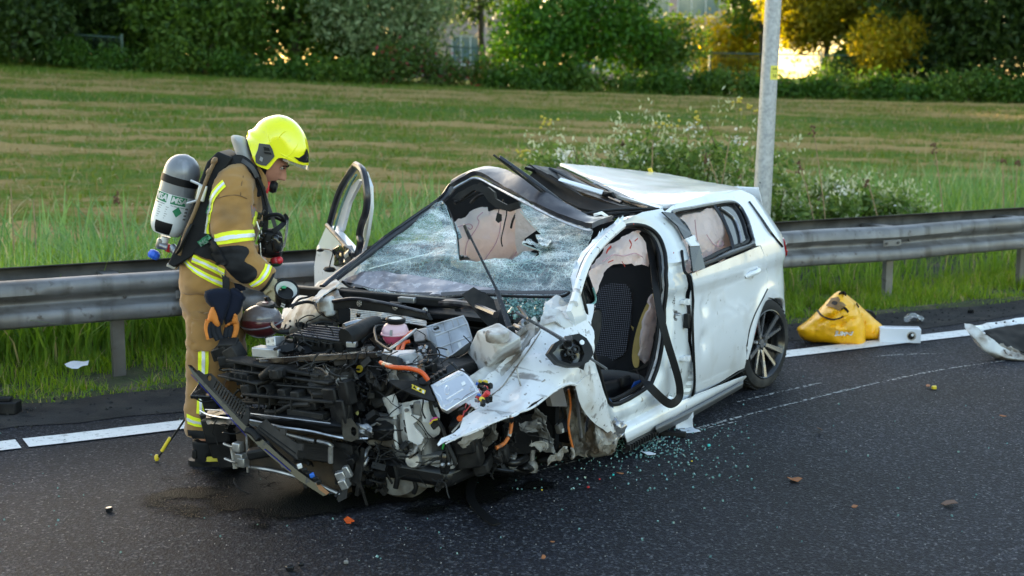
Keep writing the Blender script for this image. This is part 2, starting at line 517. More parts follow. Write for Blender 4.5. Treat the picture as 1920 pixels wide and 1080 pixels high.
rr.color_ramp.elements[0].position = .12; rr.color_ramp.elements[0].color = (.068, .135, .010, 1)
rr.color_ramp.elements[1].position = 1.0; rr.color_ramp.elements[1].color = (.39, .27, .10, 1)
for p_, c_ in ((.4, (.105, .175, .010)), (.6, (.185, .18, .026)), (.8, (.285, .21, .062))):
 e_ = rr.color_ramp.elements.new(p_); e_.color = (*c_, 1)
L.new(rr.outputs[0], B.inputs['Base Color']); B.inputs['Roughness'].default_value = .9; B.inputs['Specular IOR Level'].default_value = .15
bp = nd(N, 'ShaderNodeBump', i_Strength=1.0, i_Distance=.12); L.new(no2.outputs['Fac'], bp.inputs['Height']); L.new(bp.outputs[0], B.inputs['Normal'])
V = []; hay = []
xs = np.concatenate([np.arange(-160, -30, 6.0), np.arange(-30, 34, .4), np.arange(34, 200, 6.0)])
ts = np.concatenate([np.arange(0, 1, .0032), np.arange(1, 5, .12)])
for t in ts:
 for X in xs:
  Yn = (12.9 + .4796 * X) / .87749        # follows v = 12.9
  Yn = max(-60, Yn)
  Y = Yn + (58 - Yn) * t if t <= 1 else 58 + (t - 1) * 60
  if Yn > 57: Y = Yn + t * 40
  s = swath(X, Y)
  band = math.exp(-((Y + .02 * X - 41.0) / 2.0) ** 2)         # broad bare strip near the top
  gb = math.exp(-((Y + .02 * X - 36.0) / 1.7) ** 2)           # rich green strip under it
  far = sstep(44.0, 46, Y)
  h = (.26 + .84 * s) * (1 - .9 * gb) * (1 - .75 * far) * (1 - .7 * band) + .62 * band
  hay.append(h)
  V.append((X, Y, land(X, Y) + (.07 * s * (1 - far) + .05 * n3((X, Y, 0), 1.6) if t <= 1 else 0)))
n_ = len(xs)
F = [(j * n_ + i, j * n_ + i + 1, (j + 1) * n_ + i + 1, (j + 1) * n_ + i) for j in range(len(ts) - 1) for i in range(n_ - 1)]
me = np_mesh('field', V, F, True)
at = me.attributes.new('hay', 'FLOAT', 'POINT'); at.data.foreach_set('value', np.array(hay, np.float32))
tag(put('field', me, m_field), kind='structure')
# ---- grass
def land_np(P): return np.array([land(x, y) for x, y in P])
def blades(name, P, h, w, lean, segs, mat, label, z=None, droop=.5, kind='stuff', cat='grass'):
 """P (n,2) roots; h, w (n,) height and width: curved tapering blades in one mesh"""
 n = len(P)
 z0 = land_np(P) if z is None else z
 a = RNG.uniform(0, 2 * np.pi, n); fa = a + np.pi / 2 + RNG.normal(0, .4, n)
 ln = np.abs(RNG.normal(lean, lean * .6, n)) * h
 V = np.zeros((n, (segs + 1) * 2, 3), np.float32)
 for k in range(segs + 1):
  t = k / segs
  cx = P[:, 0] + np.cos(a) * ln * t ** 2; cy = P[:, 1] + np.sin(a) * ln * t ** 2
  cz = z0 - .01 + h * (t - droop * (ln / h) * t ** 3 * .5)
  ww = w * (1 - t ** 1.6) * .5 + .0006
  for sgn, q in ((-1, 0), (1, 1)):
   V[:, 2 * k + q, 0] = cx + sgn * ww * np.cos(fa); V[:, 2 * k + q, 1] = cy + sgn * ww * np.sin(fa); V[:, 2 * k + q, 2] = cz
 base = (np.arange(n) * (segs + 1) * 2)[:, None]
 Q = np.concatenate([base + np.array([[2 * k, 2 * k + 1, 2 * k + 3, 2 * k + 2]]) for k in range(segs)], 0)
 o = put(name, np_mesh(name, V.reshape(-1, 3), Q), mat)
 return tag(o, label, cat, kind=kind)
g_short = leaf_mat('short grass', (.075, .175, .008), (.23, .33, .025), .4, c3=(.40, .32, .14))
g_tall = leaf_mat('tall grass', (.085, .195, .018), (.24, .37, .06), .4, c3=(.48, .40, .2))
g_blue = leaf_mat('reed grass', (.08, .19, .05), (.20, .34, .12), .4, c3=(.45, .42, .22))
def uv_pts(n, u0, u1, v0, v1, clump=0):
 u = RNG.uniform(u0, u1, n); v = RNG.uniform(v0, v1, n)
 if clump:
  k = np.array([n3((a, b, 0), clump) for a, b in zip(u, v)])
  ok = k > RNG.uniform(-.55, .35, n); u, v = u[ok], v[ok]
 return np.stack([u * RU.x + v * RN.x, u * RU.y + v * RN.y], 1), u, v
P, u, v = uv_pts(62000, -1.5, 15, 9.02, 10.6, 1.6)
edge = np.clip((v - 9.0) / .5, .25, 1)
blades('grass', P, RNG.uniform(.05, .20, len(P)) * edge, RNG.uniform(.005, .012, len(P)), .5, 2, g_short, 'short green verge grass under the guardrail')
P, u, v = uv_pts(30000, -2, 8.5, 10.35, 14.5, .9)
hh = RNG.uniform(.35, .80, len(P)) * np.clip(1.25 - (v - 10.3) * .12, .5, 1.2)
blades('grass', P, hh, RNG.uniform(.010, .028, len(P)), .6, 4, g_tall, 'tall green grass standing behind the guardrail on the left')
P, u, v = uv_pts(6000, -4, 8, 11.2, 15.5, .8)
blades('grass', P, RNG.uniform(.6, 1.0, len(P)), RNG.uniform(.014, .034, len(P)), .45, 4, g_blue, 'blue green reed blades behind the guardrail on the left')
P, u, v = uv_pts(20000, 8.5, 21, 10.35, 15.5, .9)
blades('grass', P, RNG.uniform(.25, .62, len(P)), RNG.uniform(.006, .015, len(P)), .5, 4, g_tall, 'tall green grass behind the guardrail on the right')
P, u, v = uv_pts(7000, 12, 24, 11.5, 17, .8)
blades('grass', P, RNG.uniform(.4, .75, len(P)), RNG.uniform(.010, .02, len(P)), .4, 4, g_blue, 'blue green reed blades behind the guardrail on the right')
# stubble and cut straw lying on the bank
n = 64000
X = RNG.uniform(-17, 19, n); Y = RNG.uniform(13, 47, n)
ok = (np.abs(X / Y) < .42) & (-.4796 * X + .87749 * Y > 13.2); X, Y = X[ok], Y[ok]
s = np.array([swath(a, b) for a, b in zip(X, Y)])
gsel = RNG.random(len(X)) > s * .8
g_stub = leaf_mat('stubble', (.075, .14, .012), (.17, .20, .034), .3)
g_hay = leaf_mat('cut hay', (.24, .19, .075), (.42, .33, .17), .3)
P = np.stack([X, Y], 1)
blades('grass', P[gsel], RNG.uniform(.06, .20, gsel.sum()), RNG.uniform(.015, .04, gsel.sum()), .6, 2, g_stub, 'short stubble left on the mown bank')
hs = ~gsel & (Y < 44)
blades('cut_hay', P[hs], RNG.uniform(.10, .26, hs.sum()), RNG.uniform(.012, .035, hs.sum()), 1.5, 2, g_hay, 'pale cut hay lying in swaths on the bank', cat='hay')
ORD = 'first second third fourth fifth sixth seventh eighth ninth tenth eleventh twelfth thirteenth fourteenth fifteenth sixteenth seventeenth eighteenth nineteenth twentieth'.split()
# ---- leaves in bulk
def leaf_cloud(lumps, n, size, seed, hollow=.55, flat=.6, gaps=0.0, upright=0.0):
 """leaf quads through ellipsoid lumps (cx,cy,cz,rx,ry,rz), denser towards the outside"""
 g = np.random.default_rng(seed)
 w = np.array([(l[3] * l[4] * l[5]) ** .67 for l in lumps]); w /= w.sum()
 idx = g.choice(len(lumps), n, p=w)
 Lm = np.array(lumps)[idx]
 d = g.normal(size=(n, 3)); d /= np.linalg.norm(d, axis=1)[:, None]
 r = hollow + (1.06 - hollow) * g.random(n) ** .6
 # clumps: pull leaves towards random twig tips
 P = Lm[:, :3] + d * r[:, None] * Lm[:, 3:]
 tips = P[g.choice(n, max(8, n // 26))]
 j = g.integers(0, len(tips), n)
 k = g.random(n) < .62
 P[k] = tips[j[k]] + g.normal(size=(k.sum(), 3)) * size * 1.5
 nrm = d * .7 + g.normal(size=(n, 3)) * .75 + np.array([0, 0, .35])
 nrm /= np.linalg.norm(nrm, axis=1)[:, None]
 t = np.cross(nrm, g.normal(size=(n, 3))); t /= np.linalg.norm(t, axis=1)[:, None]
 if upright: t = t * (1 - upright) + np.array([0, 0, upright]); t /= np.linalg.norm(t, axis=1)[:, None]
 b = np.cross(nrm, t)
 s = size * g.uniform(.6, 1.3, n)[:, None]
 V = np.stack([P - t * s * .75, P + b * s * flat * .5 + nrm * s * .08, P + t * s * .75, P - b * s * flat * .5 + nrm * s * .08], 1)
 Q = np.arange(n * 4).reshape(n, 4)
 return V.reshape(-1, 3), Q
m_bark = M('bark', (.075, .055, .04), .9, var=(8, .4, (1, 1, .2)), bump=(14, 1, .03, (1, 1, .2)))
def limb(mb, a, b, r0, r1, wob, seed, n=6):
 g = random.Random(seed)
 P = [Vector(a).lerp(Vector(b), i / n) + Vector((g.uniform(-1, 1), g.uniform(-1, 1), g.uniform(-.3, .3))) * wob * (0 if i == 0 else 1) for i in range(n + 1)]
 mb.tube(P, [r0 + (r1 - r0) * i / n for i in range(n + 1)], 7)
 return P
def plant(name, label, cat, X, Y, lumps, nleaf, size, mat, seed, trunk=None, group=None, hollow=.5, flat=.6, upright=0, loc_z=None, stems=3):
 z = land(X, Y) if loc_z is None else loc_z
 t = thing(name, label, cat, (X, Y, z), 0, group)
 V, Q = leaf_cloud(lumps, nleaf, size, seed, hollow, flat, upright=upright)
 keep = (V.reshape(-1, 4, 3)[:, :, 2].min(1) > -.1)
 put('crown', np_mesh('crown', V, Q[keep]), mat, t)
 mb = MB(); g = random.Random(seed)
 if trunk:
  h, r = trunk
  limb(mb, (0, 0, -.1), (g.uniform(-.3, .3), g.uniform(-.3, .3), h), r, r * .6, .08, seed)
  for i, l in enumerate(lumps[:7]):
   limb(mb, (g.uniform(-.05, .05), 0, h * g.uniform(.55, 1)), (l[0], l[1], l[2] + l[5] * .3), r * .5, r * .1, .15, seed + i)
  mb.build('trunk', m_bark, t)
 else:
  for i in range(stems):
   l = lumps[i % len(lumps)]
   limb(mb, (0, 0, -.1), (l[0] + g.uniform(-.3, .3), l[1], l[2] + l[5] * .4), .05, .012, .12, seed + i)
  mb.build('stem', m_bark, t)
 return t
l_dark = leaf_mat('dark leaves', (.014, .038, .006), (.055, .10, .018), .4)
l_mid = leaf_mat('mid leaves', (.028, .078, .008), (.11, .19, .026), .4)
l_silver = leaf_mat('silvery leaves', (.075, .14, .045), (.30, .37, .20), .4)
l_bright = leaf_mat('bright leaves', (.024, .095, .006), (.075, .185, .014), .4)
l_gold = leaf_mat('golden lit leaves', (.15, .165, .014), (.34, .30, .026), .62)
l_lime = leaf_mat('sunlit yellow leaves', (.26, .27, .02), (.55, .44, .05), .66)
l_ivy = leaf_mat('ivy leaves', (.024, .08, .008), (.075, .16, .02), .4)
l_rose = leaf_mat('rose bush leaves', (.030, .075, .014), (.10, .16, .03), .4, c3=(.40, .045, .07))
def hx(px, Y): return (px - 960) / FPX * Y
def lumps_of(seed, n, rx, ry, z0, z1, r):
 g = random.Random(seed); out = []
 for i in range(n):
  q = r * g.uniform(.7, 1.2)
  out.append((g.uniform(-rx, rx), g.uniform(-ry, ry), g.uniform(z0, z1), q * 1.05, q * .95, q * g.uniform(.75, 1.05)))
 return out
TREES = [
 # name, label, px, Y, half width, half depth, z0, z1, lump r, lumps, leaves, leaf size, material, trunk
 ('shrub', 'dark ivy covered shrub at the far left end of the hedge', 20, 47, 1.6, .9, .5, 2.3, 1.1, 9, 6500, .17, l_dark, None),
 ('tree', 'very dark tall tree above the broken fence on the far left', 60, 51, 3.0, 1.3, 1.4, 8.0, 1.8, 26, 24000, .20, l_dark, (4, .22)),
 ('tree', 'dark broad tree left of the firefighter behind the hedge', 300, 50, 2.8, 1.3, 1.0, 8.2, 1.8, 26, 26000, .19, l_dark, (4, .22)),
 ('shrub', 'mid green bush in front of the dark broad tree', 380, 47.6, 2.0, .6, .5, 2.6, .95, 12, 7000, .17, l_mid, None),
 ('tree', 'loose leafy tree with sun glints above the firefighter', 560, 50, 2.4, 1.2, .8, 7.8, 1.6, 24, 19000, .18, l_mid, (4, .2)),
 ('shrub', 'silvery leafed rounded bush left of the building gap', 735, 48.3, 1.55, .9, .8, 4.3, 1.15, 18, 11500, .15, l_silver, None),
 ('shrub', 'low rose bush with red flowers below the building gap', 810, 46.8, 1.9, .6, .3, .95, .62, 12, 6000, .12, l_rose, None),
 ('tree', 'dark twiggy tree beside the building gap', 905, 51, 1.0, .8, 2.6, 8.0, 1.0, 14, 5200, .18, l_dark, (5, .13)),
 ('shrub', 'large rounded bright green bush behind the car roof', 1085, 48.3, 2.2, 1.2, .9, 3.1, 1.35, 20, 15000, .16, l_bright, None),
 ('tree', 'tall green tree above the bright green bush', 1035, 53, 2.3, 1.2, 4.0, 9.0, 1.5, 16, 8500, .2, l_mid, (5, .2)),
 ('shrub', 'slim olive bush between the bright bush and the fence', 1240, 48.6, .8, .6, .7, 1.9, .75, 12, 6000, .14, l_mid, None),
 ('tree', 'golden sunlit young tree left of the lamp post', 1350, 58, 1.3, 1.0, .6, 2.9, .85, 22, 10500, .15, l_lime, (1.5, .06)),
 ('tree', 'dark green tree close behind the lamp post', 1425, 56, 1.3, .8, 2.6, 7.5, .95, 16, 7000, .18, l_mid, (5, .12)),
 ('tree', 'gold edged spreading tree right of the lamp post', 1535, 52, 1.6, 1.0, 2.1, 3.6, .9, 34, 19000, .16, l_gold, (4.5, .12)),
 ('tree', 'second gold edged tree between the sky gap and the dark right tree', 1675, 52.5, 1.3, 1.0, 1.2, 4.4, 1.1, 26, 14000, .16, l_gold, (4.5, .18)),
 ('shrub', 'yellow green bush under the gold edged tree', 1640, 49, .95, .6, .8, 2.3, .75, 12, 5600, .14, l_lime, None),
 ('tree', 'dense dark green tree at the right end of the hedge', 1800, 49, 2.3, 1.3, 1.0, 8.5, 1.7, 28, 26000, .18, l_dark, (4, .25)),
 ('shrub', 'dark bush filling the hedge behind the broken fence', 150, 52.5, 2.4, .8, .6, 3.4, 1.2, 16, 12000, .19, l_dark, None),
 ('shrub', 'dark bush filling the hedge left of the firefighter', 430, 52.5, 2.4, .8, .6, 3.4, 1.2, 16, 12000, .19, l_mid, None),
 ('shrub', 'olive bush filling the hedge under the loose leafy tree', 610, 52, 1.9, .7, .6, 3.0, 1.1, 14, 9500, .18, l_mid, None),
 ('shrub', 'rounded green bush at the right side of the bright sky gap', 1585, 50, .7, .5, .4, 1.2, .6, 9, 5000, .14, l_mid, None),
 ('shrub', 'small dark bush closing the gap under the broken fence', 132, 50, 1.1, .5, .4, 1.9, .8, 10, 7000, .16, l_dark, None),
 ('shrub', 'small mid green bush closing the gap left of the helmet', 290, 49.5, 1.1, .5, .4, 1.9, .8, 10, 7000, .16, l_mid, None),
 ('shrub', 'dark bush behind the right hedge foot', 1740, 52, 1.4, .7, .6, 3.4, 1.1, 12, 8000, .18, l_dark, None),
 ('tree', 'dark spreading tree at the far right edge', 1975, 48, 2.2, 1.3, .8, 8.5, 1.6, 22, 17000, .19, l_dark, (4, .22)),
]
for k, (nm, lb, px, Y, rx, ry, z0, z1, r_, nl, nf, sz, mt, tr) in enumerate(TREES):
 plant(nm, lb, 'tree' if nm == 'tree' else 'bush', hx(px, Y), Y, lumps_of(40 + k, nl, rx, ry, z0, z1, r_), nf, sz, mt, 90 + k, tr, 'trees and bushes along the top of the bank')
# unseen trees added past the left end to keep the low sun off the road
src = [o for o in COL.objects if o.get('label', '').startswith('dark broad tree')][0]
for k, (X, Y) in enumerate(((-21.5, 49), (-24.5, 51), (-28, 49), (-31.5, 50.5), (-35, 49), (-39, 51), (-19, 53), (-23, 54), (-27, 53), (-31, 54))):
 c = copy_tree(src); c.location = (X, Y, land(X, Y)); c.rotation_euler.z = k * 1.3; c.scale = (1.0 + .1 * (k % 3), 1, 1.0)
 c['label'] = 'unseen hedge tree added to block low sun, ' + ORD[k] + ' beyond the far left end'
for k, (X, Y) in enumerate(((21.5, 48), (25, 47.5), (29, 48), (33, 47))):
 c = copy_tree(src); c.location = (X, Y, land(X, Y)); c.rotation_euler.z = k * 2.1
 c['label'] = 'unseen hedge tree added to block low sun, ' + ORD[k] + ' beyond the right end'
# ivy and brambles along the foot of the hedge
IVY = [(-20, 47, .9), (110, 46.8, .75), (230, 46.6, .7), (330, 46.6, .8), (450, 46.4, .8), (560, 46.3, .75), (650, 46.2, .6), (950, 46.4, .75), (1030, 46.6, .8), (1130, 46.6, .8), (1215, 46.5, .8),
  (1290, 46.5, .75), (1380, 46.3, .8), (1470, 46.0, .55), (1545, 46, .62), (1570, 46.2, 1.0), (1650, 45.9, .8), (1730, 45.7, .9), (1820, 45.5, .95), (1910, 45.2, .9)]
for k, (px, Y, h) in enumerate(IVY):
 plant('bush', 'low ivy and bramble mound at the hedge foot, ' + ORD[k] + ' from the left', 'bush', hx(px, Y), Y, lumps_of(300 + k, 7, 1.0, .4, .1, h * .62, h * .5), 2600, .12, l_ivy if k % 3 else l_mid, 400 + k, None, 'ivy mounds along the hedge foot')
# ---- wire mesh fence on top of the bank
m_fence = M('green fence wire', (.05, .09, .075), .5, metal=.3)
m_rust = M('weathered post', (.16, .10, .07), .85, var=(12, .3))
def wire_fence(label, x0, x1, Y0, Y1, H, posts, rusty=()):
 f = thing('wire_fence', label, 'fence', ((x0 + x1) / 2, (Y0 + Y1) / 2, 0), 0, 'wire mesh fences on the bank')
 o = f.location
 def q(t, h):
  X, Y = x0 + (x1 - x0) * t, Y0 + (Y1 - Y0) * t
  return Vector((X, Y, land(X, Y) + h)) - o
 n = int((x1 - x0) / .12)
 mb = MB()
 for i in range(n + 1):
  mb.tube([q(i / n, .05), q(i / n, H)], .004, 4, False)
 for h in (.1, .5, .9):
  mb.tube([q(t / 6, h * H) for t in range(7)], .006, 4, False)
 tag(mb.build('fence_wire', m_fence, f, smooth=False), kind='stuff')
 MB().tube([q(t / 6, H) for t in range(7)], .028, 6).build('top_rail', m_fence, f)
 for i in range(posts + 1):
  a, b = q(i / posts, -.1), q(i / posts, H + .12)
  MB().box((a + b) / 2, (.07, .07, b.z - a.z)).build('post', m_rust if i in rusty else m_fence, f, smooth=False)
wire_fence('green wire fence showing between shrubs at the far left', hx(30, 47.2), hx(240, 47.2), 47.5, 47.2, 1.05, 2, (1,))
wire_fence('green wire fence behind the rose bush', hx(840, 49), hx(1010, 49), 49, 49, 1.25, 3)
wire_fence('green wire fence between the bright bush and the dark right hedge', hx(1225, 50), hx(1720, 50), 50, 48.5, 1.35, 5)
# ---- buildings beyond
m_brick = M('pinkish brick', (.36, .27, .25), .9, var=(1.5, .15))
m_pane = M('window pane', (.10, .16, .17), .08, spec=.8)
m_wframe = M('window frame', (.55, .57, .56), .5)
def building(label, X, Y, w, d, h, wins, rz=0):
 b = thing('building', label, 'building', (X, Y, 2.2), rz)
 # front wall with real openings, sides, roof
 holes = [[(x, z), (x + ww, z), (x + ww, z + hh), (x, z + hh)] for x, z, ww, hh in wins]
 v, t = fill([(-w / 2, 0), (w / 2, 0), (w / 2, h), (-w / 2, h)], holes, 3.0)
 mb = MB(); mb.add([(p[0], -d / 2, p[1]) for p in v], t)
 mb.build('front_wall', m_brick, b, smooth=False, thick=.3)
 MB().box((0, .2, h / 2), (w - .02, d - .8, h - .02)).build('wall', m_brick, b, smooth=False)
 MB().box((0, 0, h + .15), (w + .4, d + .4, .3)).build('roof', m_wframe, b, smooth=False)
 for x, z, ww, hh in wins:
  mb = MB()
  mb.box((x + ww / 2, -d / 2 + .14, z + .05), (ww, .08, .1)).box((x + ww / 2, -d / 2 + .14, z + hh - .05), (ww, .08, .1))
  for e in (x + .04, x + ww - .04): mb.box((e, -d / 2 + .14, z + hh / 2), (.08, .078, hh - .2))
  for k in range(1, 3): mb.box((x + ww * k / 3, -d / 2 + .14, z + hh / 2), (.06, .076, hh - .2))
  fr = mb.build('window', m_wframe, b, smooth=False)
  MB().box((x + ww / 2, -d / 2 + .17, z + hh / 2), (ww - .1, .012, hh - .1)).build('pane', m_pane, fr, smooth=False)
 return b
building('pinkish office block with banded windows left of the lamp post', hx(1222, 100), 104, 11.2, 8, 16, [(-5.2 + i * 3.55, z, 3.0, 1.9) for i in range(3) for z in (.8, 4.55, 8.3, 12.0)], R(-4))
building('pale brick building seen through the gap above the rose bush', hx(872, 80), 82, 8, 6, 9, [(-3.4 + i * 2.4, z, 1.6, 1.7) for i in range(3) for z in (.9, 4.2)], R(6))
# a slim lamp column far behind, seen between the golden tree and the post
m_galv = M('galvanised steel', (.40, .41, .43), .5, metal=.35, var=(28, .16), dirt=[((.30, .31, .33), 30, .48, .66), ((.14, .11, .08), 3, .68, .85)], bump=(60, .15, .004))
t = thing('lamp_column', 'thin far lamp column beside the office block', 'lamp post', (hx(1366, 70), 70, 2.1))
MB().tube([(0, 0, 0), (0, 0, 9)], [.09, .06], 8).build('pole', m_galv, t)
MB().box((.5, 0, 9.05), (1.1, .2, .1)).build('lamp_head', m_galv, t, bevel=.02)
# ---- lamp post behind the guardrail
m_sticker = M('yellow sticker', (.72, .66, .08), .5)
m_ink = M('black print', (.015, .015, .015), .6)
pb = Vector((2.432, 13.6, 0))
t = thing('lamp_post', 'thick galvanised steel lamp post rising behind the crashed car', 'lamp post', pb)
t.rotation_euler.y = R(1.68)
prof = [(.088, -.3), (.088, .9), (.0875, 1.0), (.080, 2.4), (.070, 5.0), (.055, 8.0)]
MB().lathe(prof, n=32, caps=False).build('pole', m_galv, t)
va = math.atan2(-pb.y, -pb.x)
mb = MB()
for h0, h1 in ((.55, 1.02),):
 n = 8
 V = [(math.cos(va + .3 + .9 * (i / n - .85)) * .0905, math.sin(va + .3 + .9 * (i / n - .85)) * .0905, h) for h in (h0, h1) for i in range(n + 1)]
 mb.add(V, [(i, i + 1, n + 2 + i, n + 1 + i) for i in range(n)])
mb.build('service_door', m_galv, t, thick=.006)
MB().lathe([(.0, -.001), (.007, -.001), (.007, .004), (0, .004)], (math.cos(va - .35) * .088, math.sin(va - .35) * .088, 1.06), frame((math.cos(va - .35), math.sin(va - .35), 0)), 10).build('door_lock', m_ink, t)
n = 8; V = []
for h in (2.055, 2.19):
 for i in range(n + 1):
  a_ = va + .12 + 1.25 * i / n; r_ = .0835
  V.append((math.cos(a_) * r_, math.sin(a_) * r_, h))
st = MB().add(V, [(i, i + 1, n + 2 + i, n + 1 + i) for i in range(n)]).build('sticker', m_sticker, t, thick=.001)
def on_pole(body, size, ang, h, r_=.085):
 d = Vector((math.cos(ang), math.sin(ang), 0))
 text(body, size, 'print', m_ink, st, d * r_ + Vector((0, 0, h)), Matrix((Vector((0, 0, 1)).cross(d), (0, 0, 1), d)).transposed(), .0004, sx=.9)
on_pole('A10', .034, va + .62, 2.158)
on_pole('5.6', .042, va + .66, 2.093)
MB().tube([Vector((math.cos(va + .12 + 1.25 * i / 8) * .0843, math.sin(va + .12 + 1.25 * i / 8) * .0843, 2.128)) for i in range(9)], .0012, 4).build('print_rule', m_ink, st)
# arm and lantern, above the frame
MB().tube(cr([(0, 0, 7.9), (0, -.1, 8.5), (-.2, -.9, 8.9), (-.3, -1.6, 8.95)], 6), .04, 10).build('arm', m_galv, t)
MB().box((-.34, -1.9, 8.95), (.28, .7, .12), (0, 0, .12)).build('lantern', m_galv, t, bevel=.03)
# ---- guardrail
m_rail = M('weathered guardrail', (.19, .185, .185), .5, metal=.45, var=(9, .22, (.3, 1, 1)), dirt=[((.13, .115, .10), 2.2, .48, .74), ((.075, .06, .05), 14, .62, .74), ((.085, .075, .065), 7, .52, .72, (1, 1, .1))], bump=(25, .25, .006))
m_rail2 = M('dirty rear rail', (.06, .055, .052), .6, metal=.3, var=(6, .4), dirt=((.12, .11, .10), 3, .5, .7))
gr = thing('guardrail', 'double sided galvanised steel guardrail along the verge', 'guardrail', RD(6, 9.77), 0)
o_ = gr.location
def railmesh(name, u0, u1, prof, mat, th=.006, dent=None):
 nu = int((u1 - u0) / .12); V = []; m = len(prof)
 for i in range(nu + 1):
  u = u0 + (u1 - u0) * i / nu
  for v, z in prof:
   p = RD(u, v, z)
   if dent: p += dent(u, v, z)
   V.append(p - o_)
 F = [(i * m + k, (i + 1) * m + k, (i + 1) * m + k + 1, i * m + k + 1) for i in range(nu) for k in range(m - 1)]
 return MB().add(V, F).build(name, mat, gr, thick=th, sharp=50)
def wprof(v0, sgn, z0, z1):
 H_ = z1 - z0; out = []
 for t, d in ((0, .045), (.03, .012), (.07, 0), (.30, 0), (.36, .02), (.44, .075), (.50, .082), (.56, .075), (.64, .02), (.70, 0), (.90, .004), (.95, .022), (.985, .05), (1.0, .085)):
  out.append((v0 + sgn * d, z0 + H_ * t))
 return out
def dents(u, v, z):
 w = math.exp(-((u - 8.9) / .9) ** 2) * .05 + math.exp(-((u - 10.6) / .35) ** 2) * -.02
 return RN * (w * (z - .35) * 2.2 + .006 * n3((u, z * 3, 0), .9)) + Vector((0, 0, -.02 * math.exp(-((u - 9.2) / .7) ** 2) + .004 * n3((u, 0, 5), .6)))
cuts = [-14, -9.6, -5.3, -.98, 3.34, 7.66, 11.98, 16.3, 20.6, 30, 45]
for a_, b_ in zip(cuts[:-1], cuts[1:]):
 railmesh('rail', a_, b_ + .02, wprof(9.46, 1, .405, .725), m_rail, dent=dents)
for a_, b_ in zip(cuts[:-1], cuts[1:]):
 railmesh('rear_rail', a_, b_ + .02, wprof(10.13, -1, .42, .745), m_rail2)
for k in range(-7, 18):
 u = 2.18 + 1.815 * k
 mb = MB()
 c = RD(u, 9.77, .28) - o_
 rm = Matrix((RU, RN, Vector((0, 0, 1)))).transposed()
 mb.box(c, (.085, .005, .78), rm).box(c + RU * .042 + RN * .026, (.005, .05, .78), rm).box(c - RU * .042 + RN * .026, (.005, .05, .78), rm)
 mb.build('post', m_rail, gr, smooth=False)
 mb = MB(); c = RD(u, 9.80, .675) - o_
 mb.box(c, (.11, .62, .006), rm).box(c + RU * .054 - Vector((0, 0, .03)), (.006, .62, .06), rm).box(c - RU * .054 - Vector((0, 0, .03)), (.006, .62, .06), rm)
 mb.build('spacer', m_rail, gr, smooth=False)
for u in (2.62, 9.15):
 c = RD(u, 9.452, .565) - o_
 pl = MB().box(c, (.22, .006, .055), rm)
 pl.build('splice_plate', m_rail, gr, smooth=False, bevel=.002)
 for d in (-.07, .07):
  MB().lathe([(.013, 0), (.013, .012), (0, .014)], c + RU * d - RN * .003, frame(-RN), 8).build('bolt', m_rail2, gr)
for k in range(-5, 10):
 u = 2.18 + 1.815 * k
 MB().lathe([(.013, 0), (.013, .012), (0, .014)], RD(u, 9.535, .565) - o_, frame(-RN), 8).build('bolt', m_rail2, gr)
# ---- bramble thicket and dry stalks behind the rail
l_bram = leaf_mat('bramble leaves', (.055, .12, .016), (.20, .28, .075), .45)
l_flow = leaf_mat('small white flowers', (.60, .58, .50), (.80, .78, .72), .2)
l_umb = leaf_mat('pale flower heads', (.30, .33, .17), (.52, .53, .36), .3)
def bramble(label, px, Y, w, h, seed, n):
 X = hx(px, Y); z = land(X, Y)
 t = thing('bramble_bush', label, 'bush', (X, Y, z), 0, 'bramble bushes behind the guardrail')
 lm = lumps_of(seed, 18, w, .7, .15, h * .80, h * .24)
 V, Q = leaf_cloud(lm, n, .060, seed, .25, .7)
 put('crown', np_mesh('crown', V, Q), l_bram, t)
 V, Q = leaf_cloud([(a, b, c + .05, d * 1.08, e * 1.08, f * 1.12) for a, b, c, d, e, f in lm], int(n * .045), .034, seed + 1, .80, 1.0)
 tag(put('blossom', np_mesh('blossom', V, Q), l_flow, t), kind='stuff')
 V, Q = leaf_cloud([(a, b, c + .12, d * 1.1, e, f * 1.5) for a, b, c, d, e, f in lm], int(n * .20), .042, seed + 2, .7, .7, upright=.5)
 tag(put('flower_head', np_mesh('flower_head', V, Q), l_umb, t), kind='stuff')
 mb = MB(); g = random.Random(seed)
 for i in range(12):
  l = lm[i]
  limb(mb, (l[0] * .6, l[1] * .6, -.05), (l[0] + g.uniform(-.3, .3), l[1], l[2] + l[5] * g.uniform(.8, 1.5)), .012, .004, .06, seed + i)
 mb.build('stem', M('bramble stem', (.12, .06, .04), .8), t)
bramble('bramble bush with white blossom rising over the car roof', 1125, 15.8, .75, 1.45, 11, 6800)
bramble('bramble bush with white blossom left of the lamp post', 1310, 16.0, .85, 1.35, 12, 6800)
bramble('low bramble bush right of the lamp post', 1510, 16.6, .65, .9, 13, 4200)
bramble('small bramble patch fading into grass on the right', 1650, 17.2, .7, .75, 14, 3600)
m_dry = M('dry stalk', (.30, .20, .11), .9, var=(20, .3))
m_seed = M('brown seed head', (.13, .065, .035), .95, var=(40, .4))
STALK = [(1545, 470, 1525, 240, .06), (1770, 400, 1752, 272, .06), (1880, 400, 1880, 300, .02), (1895, 420, 1908, 305, .02), (1375, 420, 1327, 290, .06), (1530, 420, 1500, 305, .07), (1290, 350, 1290, 250, .0),
   (1190, 340, 1168, 268, .05), (1215, 340, 1224, 262, .0), (1335, 400, 1370, 250, .0), (235, 430, 220, 365, .05), (60, 430, 62, 372, .0), (18, 430, 20, 350, .0), (1655, 400, 1627, 338, .05), (1410, 400, 1386, 318, .06)]
